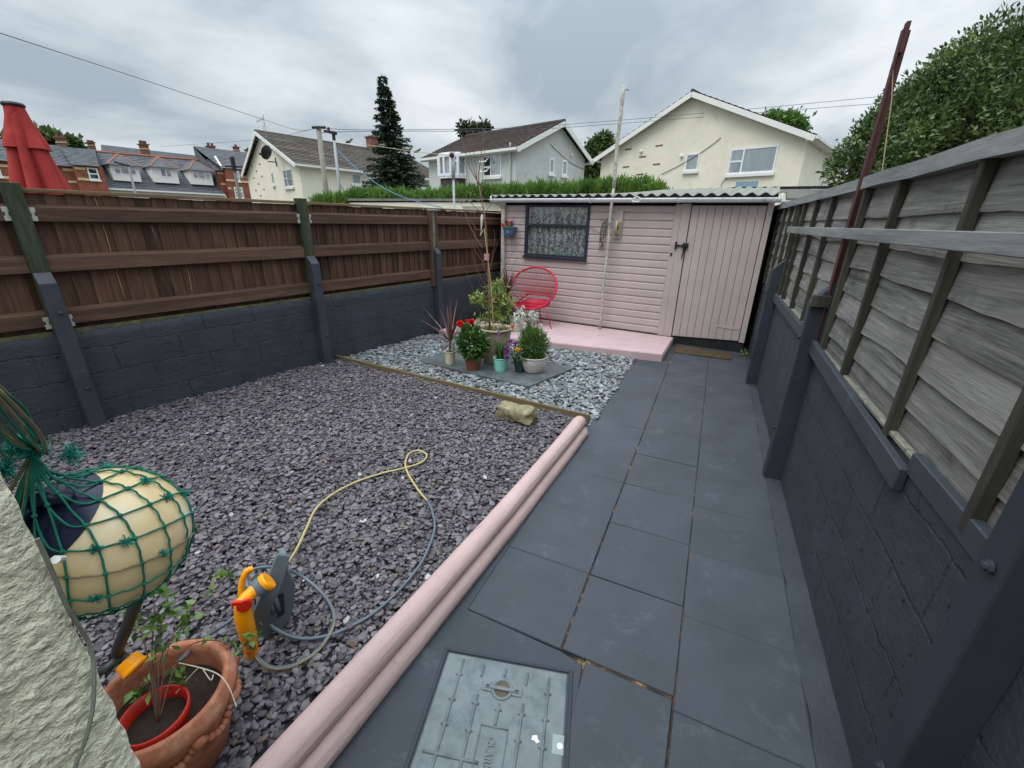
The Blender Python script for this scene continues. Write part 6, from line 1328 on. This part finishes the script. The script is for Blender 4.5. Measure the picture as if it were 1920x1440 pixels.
b = MB(); slope(b, (190, 284), (398, 304), (189, 271), (362, 291), 7.5, 10, 6); fill(b, (190, 284), (398, 304), (189, 272), (362, 292), 7.5, 10); b.build('rear_roof', M['slate_roof'], h2)
h3 = empty('terraced_house', tuple(T(440, 370)), 0, 'red brick terraced house with arched lower window beside the cream house', 'house')
b = MB(); quadwall(b, 404, 520, 318, 327, .5); quadwall(b, 424, 520, 317, 326, -.5, 1.3); b.build('wall', M['brick'], h3)
b = MB(); slope(b, (402, 319), (425, 321), (386, 299), (420, 301), .2, 3, 8); slope(b, (415, 315), (520, 324), (360, 273), (520, 293), -.3, 6, 14); fill(b, (404, 319), (520, 327), (362, 275), (520, 294), .4, 6); b.build('roof', M['slate_roof'], h3)
b = MB(); b.beam(T(403, 294, 2), T(417, 316, 0), .15, .2); b.build('verge', M['barge'], h3)
b = MB()
for (x0, x1, y0, y1, bk_) in ((407, 421, 323, 326, .5), (414, 424, 344, 346, .5), (424, 440, 337, 339, -.55), (452, 466, 340, 342, -.55), (427, 434, 352, 354, -.55)):
    p, q = T(x0, y0, bk_), T(x1, y1, bk_); fbox(b, frT(bk_), float((p-TP)@TD), float((q-TP)@TD), (p[2]+q[2])/2-.1, (p[2]+q[2])/2+.1, 0, .03)
b.build('string_course', M['cream_stone'], h3)
pxwin(h3, frT(-.52), 439, 321, 451, 340, trans=((0, 1, .5),), fw=.1); pxwin(h3, frT(-.52), 438, 351, 458, 372, mull=(.5,), trans=((0, 1, .6),), fw=.1)
chimney(h3, 393, 407, 268, 294, 6, 2); chimney(h3, 441, 451, 271, 290, 6, 1, 'cream_stone'); chimney(h3, 463, 473, 277, 292, 6, 1)

# ---- garage / low roofs ----
gA, gB = at(908, 371, 12.5), at(640, 379, 15.5)
gar = empty('garage', (gA[0], gA[1], 0), 0, 'low flat roofed cream garage beyond the left fence', 'garage'); gd = (gA-gB); gd[2] = 0; gl_ = np.linalg.norm(gd); gd /= gl_; gn = np.array([-gd[1], gd[0], 0])
b = MB(); g0 = np.array([gA[0], gA[1], 0]); b.hexa([g0-gd*gl_, g0, g0+gn*4, g0-gd*gl_+gn*4], [g0-gd*gl_+np.array([0, 0, gA[2]-.14]), g0+np.array([0, 0, gA[2]-.10]), g0+gn*4+np.array([0, 0, gA[2]-.10]), g0-gd*gl_+gn*4+np.array([0, 0, gA[2]-.14])]); b.build('wall', M['cream_wall'], gar)
M['felt'] = paint('mineral_felt', L3((128, 126, 120)), .2, 2, .9, .4, 50, dirt=L3((92, 88, 78)), dirt_amt=.5)
b = MB(); k0 = g0-gd*(gl_+.1)-gn*.04; k1 = g0+gd*.08-gn*.04; k2 = g0+gd*.08+gn*4.1; k3 = g0-gd*(gl_+.1)+gn*4.1; zt = gA[2]; b.hexa([k+np.array([0, 0, zt-.085]) for k in (k0, k1, k2, k3)], [k+np.array([0, 0, zt-.02]) for k in (k0, k1, k2, k3)]); b.build('roof', M['felt'], gar)
m1 = onP(900, 395, (-4.3, 6.9, 0), (0, 1, 0)); lr = empty('outbuilding', (-5.5, 8.0, 0), 0, 'low gravel roofed outbuilding between the brown fence and the shed', 'outbuilding')
b = MB(); b.box(-5.15, -4.12, 7.2, 10, -.02, 1.92); b.build('wall', M['cream_wall'], lr)
M['grav_roof'] = paint('gravelled_roof', L3((122, 120, 112)), .5, 40, .95, .9, 90, .02, dirt=L3((60, 62, 54)), dirt_amt=.8)
b = MB(); Rk = np.random.default_rng(6); nx, ny = 60, 40; vs = []
for j in range(ny+1):
    for i in range(nx+1): x = -5.3+1.2*i/nx; y = 7.1+3*j/ny; vs.append((x, y, 1.93+.12*(j/ny)+.10*max(0, 1-abs(x+4.6)/1.6)+.022*noise.noise(Vector((x*14, y*14, 0)))+.012*noise.noise(Vector((x*40, y*40, 0)))))
b.add(vs, [(j*(nx+1)+i, j*(nx+1)+i+1, (j+1)*(nx+1)+i+1, (j+1)*(nx+1)+i) for j in range(ny) for i in range(nx)]); b.build('roof', M['grav_roof'], lr)
nsd = empty('outbuilding', (1.4, 8.2, 0), 0, 'neighbouring outbuilding roof with rough grey covering right of the shed', 'outbuilding')
nz_ = g(1470, 372, 0); 
b = MB(); b.box(.22, 3.2, 7.3, 9.9, -.02, 1.97); b.build('wall', M['cream_wall'], nsd)
b = MB(); nx, ny = 90, 50; vs = []
for j in range(ny+1):
    for i in range(nx+1):
        x = -.85+4.2*i/nx; y = 8.85+.02+2.0*j/ny if False else 8.80+2.4*j/ny; vs.append((x, y, 2.20+.20*j/ny+.018*noise.noise(Vector((x*10, y*10, 0)))+.010*noise.noise(Vector((x*30, y*30, 0)))))
b.add(vs, [(j*(nx+1)+i, j*(nx+1)+i+1, (j+1)*(nx+1)+i+1, (j+1)*(nx+1)+i) for j in range(ny) for i in range(nx)])
b.add([(.12, 7.0, 2.03), (3.3, 7.0, 2.03), (3.3, 8.9, 2.24), (.12, 8.9, 2.24), (.12, 7.0, 1.99), (3.3, 7.0, 1.99), (3.3, 8.9, 2.2), (.12, 8.9, 2.2)], [(0, 1, 2, 3), (7, 6, 5, 4), (0, 4, 5, 1), (3, 2, 6, 7), (0, 3, 7, 4)])
b.build('roof', M['grav_roof'], nsd)
b = MB(); b.box(-.9, 3.4, 10.98+.25, 11.05+.25, 2.36, 2.46); b.build('ridge_board', M['black_side'], nsd)
b = MB(); gutter(b, .07, 3.2, 6.97, 2.0, .05); b.build('gutter', M['white_pvc'], nsd, smooth=True)

# ---- hedge ----
hp_px = [(585, 366), (600, 362), (640, 352), (700, 347), (760, 350), (800, 352), (850, 345), (900, 340), (950, 340), (1000, 336), (1050, 336), (1100, 331), (1150, 328), (1190, 326), (1225, 330), (1245, 342), (1262, 358)]
b = MB(); Rh = np.random.default_rng(77); hpts = [at(x, y+10, 15.5-2.2*(x-585)/677) for x, y in hp_px]
seg = []
tot = 0
for p, q in zip(hpts[:-1], hpts[1:]): seg.append(np.linalg.norm((q-p)[:2])); tot += seg[-1]
HG = leafmat('hedge_green', [(0, lin(.03, .075, .016)), (.4, lin(.10, .20, .04)), (.8, lin(.20, .32, .06)), (1, lin(.28, .40, .10))], .5, .2)
vs_all = []; 
cum = np.cumsum([0]+seg)
core = []
for i in range(15000):
    s = Rh.random()*tot; k = min(len(seg)-1, int(np.searchsorted(cum, s))-1 if s > 0 else 0); k = max(0, k); f_ = (s-cum[k])/seg[k]; p = hpts[k]*(1-f_)+hpts[k+1]*f_; top = p[2]
    dn_ = np.array([p[0], p[1], 0]); dn_ /= np.linalg.norm(dn_); dep = abs(Rh.normal())*.35 if Rh.random() < .6 else Rh.uniform(0, 1.4)
    wob_ = .10*noise.noise(Vector((s*1.6, 0, 0)))+.05*noise.noise(Vector((s*5, 3, 0)))
    z = top+wob_-.38+Rh.uniform(-.12, .10) if Rh.random() < .45 else Rh.uniform(.9, top-.25)
    base_ = np.array([p[0], p[1], z])+dn_*dep; L_ = Rh.uniform(.22, .52); d = np.array([Rh.normal()*.22, Rh.normal()*.22, 1])-dn_*.15*Rh.random()
    shd = .5+.5*noise.noise(Vector((s*2.2, z*2.5, 1)))
    b.leaf(base_, d, L_, .05+.025*Rh.random(), None, 0, min(1, max(0, shd*.7+.3*Rh.random())))
    for _ in range(2): b.leaf(base_+d*L_*Rh.random()*.7, d+Rh.normal(size=3)*.6, L_*.45, .04, None, 0, min(1, max(0, shd*.7+.3*Rh.random())))
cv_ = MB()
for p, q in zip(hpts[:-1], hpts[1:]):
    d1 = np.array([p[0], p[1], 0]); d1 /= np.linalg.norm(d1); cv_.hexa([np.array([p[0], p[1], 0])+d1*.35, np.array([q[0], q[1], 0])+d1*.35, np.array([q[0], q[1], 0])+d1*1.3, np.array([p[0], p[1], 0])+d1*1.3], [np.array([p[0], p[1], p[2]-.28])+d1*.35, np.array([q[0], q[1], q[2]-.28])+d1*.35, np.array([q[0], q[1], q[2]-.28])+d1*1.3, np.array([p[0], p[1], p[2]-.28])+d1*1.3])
hd_ = empty('hedge', tuple(hpts[8]*np.array([1, 1, 0])), 0, 'bright green feathery evergreen hedge running behind the garage and shed', 'hedge')
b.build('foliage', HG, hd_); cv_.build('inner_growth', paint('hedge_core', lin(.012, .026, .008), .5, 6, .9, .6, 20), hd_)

# ---- trees ----
bark = paint('tree_bark', L3((72, 62, 52)), .3, 8, .9, .5, 40)
def crown_tree(name, c, lobes, n, L, W, mat, label, cat='tree', trunk_r=.12, seed=1, ground=0, lightdir=(0, 0, 1), group=None, trunk_at=None):
    Rr = np.random.default_rng(seed); c = np.array(c, float); ro = empty(name, (c[0], c[1], ground), 0, label, cat, group); b = MB()
    vol = np.array([l[3]**2 for l in lobes]); vol = vol/vol.sum(); cnt = (vol*n).astype(int)
    lo = np.array([[l[0], l[1], l[2]] for l in lobes]); rad = np.array([l[3] for l in lobes])
    for li, l in enumerate(lobes):
        for i in range(cnt[li]):
            q = Rr.normal(size=3); q /= np.linalg.norm(q); f_ = 1-.55*Rr.random()**2.2; f_ *= 1+.20*noise.noise(Vector(tuple(q*2.4+li)))+.08*noise.noise(Vector(tuple(q*7+li)))
            p = lo[li]+q*l[3]*f_*np.array([1, 1, l[4] if len(l) > 4 else .9])
            # skip most leaves buried in other lobes
            dd = np.linalg.norm(p-lo, axis=1)/rad; dd[li] = 9
            if dd.min() < .62 and Rr.random() < .8: continue
            gp = noise.noise(Vector(tuple(p*(3.2/(l[3]+.6))+seed)))
            if gp < -.22: continue
            cl = .5+.5*noise.noise(Vector(tuple(p*1.1*2/ l[3]+seed)))
            r_ = min(1, max(0, .62*cl+.36*Rr.random()+.08*f_)); 
            for _ in range(2): b.leaf(c+p+Rr.normal(size=3)*L*.4, q*.7+Rr.normal(size=3)*.6+np.array([0, 0, .1]), L*(.6+.7*Rr.random()), W*(.7+.6*Rr.random()), Rr.normal(size=3)*.6+q*.5+np.array([0, 0, .6]), 0, r_)
    b.build('crown', mat, ro); b = MB(); ta = np.array(trunk_at) if trunk_at is not None else np.array([0, 0]); base_ = np.array([c[0]+ta[0], c[1]+ta[1], ground]); tp_ = c+lo.mean(0); b.tube([base_, base_*.5+tp_*.5, tp_], [trunk_r, trunk_r*.7, trunk_r*.4], 8)
    for li, l in enumerate(lobes):
        e_ = c+lo[li]+np.array([0, 0, l[3]*.3]); m_1 = base_*.35+tp_*.65; b.tube([m_1, (m_1+e_)/2+np.array([0, 0, -.05*l[3]]), e_], [trunk_r*.45, trunk_r*.28, trunk_r*.1], 6)
    b.build('trunk', bark, ro, smooth=True); return ro
GT = leafmat('broadleaf', [(0, lin(.008, .020, .006)), (.3, lin(.026, .050, .016)), (.6, lin(.075, .125, .036)), (.85, lin(.17, .24, .07)), (1, lin(.28, .36, .12))], .42, .22)
tc_ = at(1880, 290, 9.0)
lobs = []
for px_, py_, D_, r_ in ((1868, 235, 9.0, 1.25), (1935, 200, 9.2, 1.1), (1800, 205, 9.0, .8), (1745, 240, 8.8, .75), (1700, 270, 8.7, .6), (1650, 290, 8.6, .5), (1612, 305, 8.6, .38), (1590, 320, 8.6, .30), (1665, 330, 8.6, .5), (1760, 320, 8.4, .9), (1850, 320, 8.4, 1.1), (1980, 260, 8.8, 1.5), (1825, 135, 9.2, .50), (1865, 112, 9.3, .45), (1915, 112, 9.4, .5), (2050, 280, 9.2, 1.6), (1705, 222, 8.9, .40), (1775, 162, 9.2, .38), (1640, 255, 8.8, .25)):
    p = at(px_, py_, D_); lobs.append((p[0]-tc_[0], p[1]-tc_[1], p[2]-tc_[2], r_, .9))
crown_tree('bay_tree', tc_, lobs, 70000, .075, .032, GT, 'large dense leafy green tree rising over the right fence', trunk_r=.16, seed=5)
def small_tree(name, px, py, D, r, n, label, L=.18, W=.08, mat=GT, seed=3, lobes=None, sc=.9):
    c = at(px, py, D); lb = lobes or [(0, 0, 0, r, sc)]
    lb2 = []
    for l in lb: lb2.append(l)
    return crown_tree(name, c, lb2, n, L, W, mat, label, trunk_r=.12, seed=seed)
pxm = lambda D: D/720.0   # metres per pixel, roughly
def lobes_px(c0, D, lst):
    c = at(*c0, D); return [tuple(at(x, y, D)-c)+(r*D/780., .95) for x, y, r in lst]
crown_tree('tree', at(890, 250, 32), lobes_px((890, 250), 32, [(867, 238, 4), (869, 246, 4), (883, 241, 4), (884, 250, 4), (897, 243, 3.5), (910, 240, 5), (906, 248, 3.5), (873, 250, 4)]), 1100, .28, .14, leafmat('dull_leaves', [(0, lin(.02, .03, .012)), (1, lin(.09, .11, .05))]), 'sparse dull tree top showing above the ridge of the grey house', seed=11)
crown_tree('tree', at(1120, 285, 34), lobes_px((1120, 285), 34, [(1112, 280, 10), (1125, 266, 8), (1134, 258, 6), (1118, 295, 18), (1135, 280, 12), (1108, 315, 20), (1130, 310, 16), (1140, 262, 6)]), 3500, .30, .15, GT, 'dark green tree between the grey house and the right cream house', seed=12)
crown_tree('tree', at(1470, 225, 36), lobes_px((1470, 225), 36, [(1440, 226, 8), (1460, 228, 10), (1480, 231, 10), (1498, 240, 9), (1470, 246, 18)]), 2200, .34, .16, G2, 'green treetop just visible over the roof of the right cream house', seed=13)
crown_tree('tree', at(95, 275, 90), lobes_px((95, 275), 90, [(70, 274, 10), (86, 266, 9), (100, 270, 9), (118, 276, 8), (135, 278, 8), (55, 276, 10), (12, 268, 6), (145, 282, 5)]), 2200, .9, .5, GT, 'dark trees on the skyline behind the far left terrace', seed=14)

# conifer
cf0 = at(748, 372, 17.5); cf1 = at(716, 138, 17.5); Hc = cf1[2]-.0
ct_ = empty('conifer', (cf0[0], cf0[1], 0), 0, 'tall narrow dark spruce standing between the two left houses', 'tree')
tx = lambda z: (cf0*(1-(z-cf0[2])/(cf1[2]-cf0[2]))+cf1*((z-cf0[2])/(cf1[2]-cf0[2])))
b = MB(); br = MB(); Rc = np.random.default_rng(21); z = .9
GC = leafmat('spruce', [(0, lin(.008, .018, .01)), (.5, lin(.024, .05, .026)), (.9, lin(.06, .10, .045)), (1, lin(.10, .15, .07))], .6, .1)
wpx = [(1.0, 1.2), (2.4, 1.10), (3.2, .98), (4.0, .72), (4.8, .52), (5.4, .36), (5.8, .27), (6.3, .15), (6.75, .04)]
def wid(z): return float(np.interp(z, [a_*Hc/6.75 for a_, _ in wpx], [q for _, q in wpx]))
while z < Hc-.03:
    R0 = wid(z); nb = max(4, int(11*(R0/1.1)**.5)+2)
    for k in range(nb):
        a = Rc.uniform(0, 2*pi); L_ = R0*Rc.uniform(.6, 1.25); c0 = tx(z); d = np.array([cos(a), sin(a), 0]); tip = c0+d*L_+np.array([0, 0, .10*L_-.18*L_]); mid = c0+d*L_*.5+np.array([0, 0, -.10*L_]); P_ = [c0*(1-s)**2+2*mid*s*(1-s)+tip*s*s for s in np.linspace(0, 1, 6)]
        br.tube(P_, [.018, .015, .012, .009, .006, .003], 4, caps=False); cl = Rc.random()
        m_1 = int(16+55*L_)
        for i in range(m_1):
            s = Rc.random()**.7; p = c0*(1-s)**2+2*mid*s*(1-s)+tip*s*s; dd = d*.9+np.array([-d[1], d[0], 0])*Rc.choice([-1, 1])*Rc.uniform(.2, 1.1)+np.array([0, 0, Rc.uniform(-1.1, .35)]); b.leaf(p, dd, .10+.17*Rc.random()*(1.1-s), .035, None, 0, min(1, .25*cl+.5*s*Rc.random()+.25*Rc.random()))
    z += .085*(.6+.8*Rc.random())
b.build('crown', GC, ct_); br.tube([(cf0[0], cf0[1], 0), tuple(tx(3)), tuple(tx(Hc))], [.13, .08, .008], 8); br.build('trunk', bark, ct_)

# ---- poles, lamps, wires ----
def plumb(px, ptop, pbot, D): 
    a_ = at(px, ptop, D); return a_
M['old_pole'] = paint('timber_pole', L3((138, 134, 120)), .15, 4, .85, .4, 60); M['lamp_col'] = paint('lamp_column', L3((158, 164, 168)), .08, 6, .5, 0)
u0 = at(597, 240, 19); up = empty('utility_pole', (u0[0], u0[1], 0), 0, 'weathered timber utility pole with a dark cap, left of the lamp post', 'utility pole'); b = MB(); b.tube([(u0[0], u0[1], 0), tuple(u0)], [.115, .08], 10); b.build('shaft', M['old_pole'], up, smooth=True)
b = MB(); b.lathe([(.12, 0), (.11, .06), (.08, .08)], u0-np.array([0, 0, .02]), 10, capt=True); b.tube([u0-rgtv*.25 if False else u0+np.array([-.2, -.1, .02]), u0+np.array([.25, .1, .02])], .05, 6); b.build('cap', M['black'], up)
l0 = at(625, 250, 17); lp = empty('street_lamp', (l0[0], l0[1], 0), 0, 'slim grey street lamp with a dark flat head in front of the cream house', 'street lamp'); b = MB(); b.tube([(l0[0], l0[1], 0), tuple(l0*np.array([1, 1, .6])), tuple(l0)], [.07, .055, .04], 10); b.build('column', M['lamp_col'], lp, smooth=True)
hx_ = np.array([_X[0], 0, 0]); hdv = RM @ np.array([1., 0, 0]); hdv[2] = 0; hdv /= np.linalg.norm(hdv); b = MB(); b.beam(l0-hdv*.28+np.array([0, 0, .06]), l0+hdv*.10+np.array([0, 0, .0]), .16, .06, h1=.09, w1=.14); b.lathe([(.05, 0), (.04, .12)], l0-hdv*.14+np.array([0, 0, .05]), 8, capt=True); b.lathe([(.055, -.2), (.055, .02)], l0, 8, capt=True); b.build('lamp_head', M['black'], lp, bevel=.01)
w0 = at(849, 285, 11); wpl = empty('line_post', (w0[0], w0[1], 0), 0, 'thin pale metal washing line post beyond the garage', 'post'); b = MB(); b.tube([(w0[0], w0[1], 0), tuple(at(851.2, 330, 11)*np.array([0, 0, 1])+np.array([w0[0], w0[1], 0]))], .026, 8); b.box(w0[0]-.055, w0[0]+.055, w0[1]-.03, w0[1]+.03, at(850, 352, 11)[2], w0[2]) if False else b.tube([(w0[0], w0[1], at(851, 332, 11)[2]-.05), tuple(w0)], .045, 8); b.build('post', M['lamp_col'], wpl, smooth=True)
b = MB(); b.ball(at(847, 291, 10.95), .06, n=7, m=5); b.build('pulley', M['red_oxide'], wpl)
# street lamp far by the terrace + telegraph pole
f0 = at(354/5.333*1+0, 0, 50) if False else at(241, 313, 52); fl0 = empty('street_lamp', (f0[0], f0[1], 0), 0, 'small distant street lamp before the dormer windowed terrace', 'street lamp'); b = MB(); b.tube([(f0[0], f0[1], -.5), tuple(f0)], [.12, .08], 8); b.build('column', M['lamp_col'], fl0)
b = MB(); b.beam(f0+np.array([0, 0, .1]), f0-hdv*1.0+np.array([0, 0, .35]), .25, .14); b.build('lamp_head', M['black'], fl0)
f1 = at(434, 290, 52); fl1 = empty('utility_pole', (f1[0], f1[1], 0), 0, 'distant dark pole with crossarms before the right brick terrace', 'utility pole'); b = MB(); b.tube([(f1[0], f1[1], -.5), tuple(f1)], [.16, .11], 8)
b.build('shaft', M['old_pole'], fl1); b = MB(); b.beam(f1-hdv*.8-np.array([0, 0, 1.0]), f1+hdv*.8-np.array([0, 0, 1.0]), .1, .12); b.tube([f1-np.array([0, 0, 1.4]), f1-np.array([0, 0, .2])], .2, 8); b.build('crossarm', M['black'], fl1)
M['cable_blk'] = paint('overhead_cable', L3((86, 92, 98)), .05, 5, .8, 0); M['rope_blue'] = paint('blue_rope', L3((88, 130, 170)), .1, 20, .7, .1)
def wire(pts, r, mat, label, cat='cable', group=None):
    b = MB(); b.tube(spline(pts, 12), r, 5); tag(b.build('overhead_wire' if cat == 'cable' else 'washing_line', mat), label, cat, group)
e1_ = at(0, 62, 9); e2_ = at(488, 222, 16); wire([at(-60, 42, 8.4), e1_, at(240, 140, 12), e2_, at(560, 244, 18.4), u0], .006, M['cable_blk'], 'overhead wire running from the top left corner down to the timber pole')
wire([u0, at(700, 243.5, 20), at(950, 240, 22), at(1130, 228, 24), at(1400, 205, 26), at(1660, 180, 28)], .010, M['cable_blk'], 'upper of the two long wires crossing in front of the cream gable')
wire([u0-np.array([0, 0, .15]), at(700, 246, 20), at(950, 245, 22), at(1130, 234, 24), at(1400, 213, 26), at(1700, 190, 28)], .010, M['cable_blk'], 'lower of the two long wires crossing in front of the cream gable')
wire([u0, at(660, 266, 16), at(720, 276, 13), at(770, 283, 12), at(848, 292, 10.95)], .007, paint('cream_rope', L3((176, 166, 120)), .1, 20, .8, 0), 'thin tan line strung in front of the spruce', 'washing line')
wire([at(300, 275, 40), at(480, 262, 30), u0], .008, M['cable_blk'], 'faint wire crossing the sky left of the timber pole')
wl1 = at(634, 282, 15.5); wire([wl1, at(660, 308, 13.5), at(700, 340, 11.5), at(740, 363, 10), at(780, 377, 9), at(815, 386, 8)], .008, M['rope_blue'], 'sagging blue washing line running from the street lamp to the brown fence', 'washing line')
wire([at(815, 386, 8), at(828, 389, 7.2), onP(830, 391, (-4.2, 5.1, 0), (.996, -.089, 0))], .008, M['rope_blue'], 'frayed end of washing line tied at the fence top', 'rope')
# birds on ridges
for i, (x, y, lab) in enumerate(((655, 266, 'small dark bird perched on the cream house ridge near the lamp post'), (767, 282, 'small dark bird perched on the ridge right of the spruce'), (783, 284, 'small dark bird perched rightmost on the cream house ridge'))):
    c_ = at(x, y, 24.5); bo = empty('bird', c_-np.array([0, 0, .12]), 0, lab, 'bird', 'birds on the cream house ridge'); b = MB(); b.tube([c_-hdv*.20-np.array([0, 0, .05]), c_-hdv*.08, c_+hdv*.04+np.array([0, 0, .02]), c_+hdv*.10+np.array([0, 0, .09]), c_+hdv*.14+np.array([0, 0, .12]), c_+hdv*.20+np.array([0, 0, .11])], [.012, .055, .06, .035, .032, .006], 8); b.tube([c_, c_-np.array([0, 0, .13])], .008, 4); b.build('body', M['black'], bo, smooth=True)

# ---- closed red parasol ----
pt = at(24, 196, 6.3); pm = empty('closed_parasol', (pt[0], pt[1], 0), 0, 'closed red garden parasol rising behind the brown fence at the left', 'parasol')
t = NT('red_canvas'); v = t.coord(); f = t.noise(v, 3, 6); t.bump(t.noise(v, 300, 3), .2, .002); M['canvas'] = t.fin(t.ramp(f, [(.3, L3((146, 48, 48))), (.7, L3((172, 68, 64)))]), .85, .15)
def canopy(prof, amp, kf, seed, phs=0.0):
    b = MB(); n_ = 96; K = 60; vs = []; zz = np.linspace(0, 1, K+1); zs_ = [p[0] for p in prof]; rs_ = [p[1] for p in prof]
    for t_ in zz:
        z = zs_[0]+(zs_[-1]-zs_[0])*t_; r_ = float(np.interp(-z, [-q for q in zs_], rs_)); a_ = float(np.interp(t_, [0, .25, 1], [0.02, amp*.7, amp]))
        for k in range(n_):
            an = 2*pi*k/n_+.35*sin(t_*2.2+seed)*.6; wv = abs(sin(an*kf/2+phs+.5*t_+.5*sin(an*2+seed)))**.6; rr_ = r_*(1-a_*(1-wv)*1.5)*(1+.07*noise.noise(Vector((cos(an)*1.5, sin(an)*1.5, t_*3+seed))))
            vs.append((pt[0]+rr_*cos(an), pt[1]+rr_*sin(an), pt[2]+z))
    b.add(vs, [(i*n_+k, (i+1)*n_+k, (i+1)*n_+(k+1) % n_, i*n_+(k+1) % n_) for i in range(K) for k in range(n_)]); return b
canopy([(-.06, .07), (-.3, .13), (-.5, .17), (-.9, .26), (-1.25, .34), (-1.6, .38), (-1.9, .36)], .5, 6, 1).build('canopy', M['canvas'], pm, smooth=True)
canopy([(-.0, .065), (-.10, .085), (-.20, .115), (-.30, .15), (-.35, .168)], .34, 5, 4, .6).build('vent_flap', M['canvas'], pm, smooth=True)
b = MB(); b.lathe([(.075, -.015), (.08, .0), (.07, .015), (.03, .022)], pt, 20, capt=True); b.build('finial', M['black'], pm)
b = MB(); b.tube([(pt[0], pt[1], 0), tuple(pt)], .022, 10); b.build('pole', M['metal'], pm)
# small litter on slate: dry leaves
b = MB(); Rl = np.random.default_rng(55)
for px_, py_ in ((413, 1020), (598, 867), (620, 850), (545, 945), (690, 1065), (610, 868), (735, 1110), (655, 1205), (820, 1030), (700, 1245)):
    p = g(px_, py_, .07); b.leaf(p, (Rl.normal(), Rl.normal(), .1), Rl.uniform(.03, .05), Rl.uniform(.015, .025), (0, 0, 1), 0, Rl.random(), .5)
tag(b.build('fallen_leaves', leafmat('dry_leaf', [(0, lin(.20, .10, .05)), (1, lin(.45, .38, .22))])), 'scattered dry fallen leaves on the purple slate', 'leaves', kind='stuff')
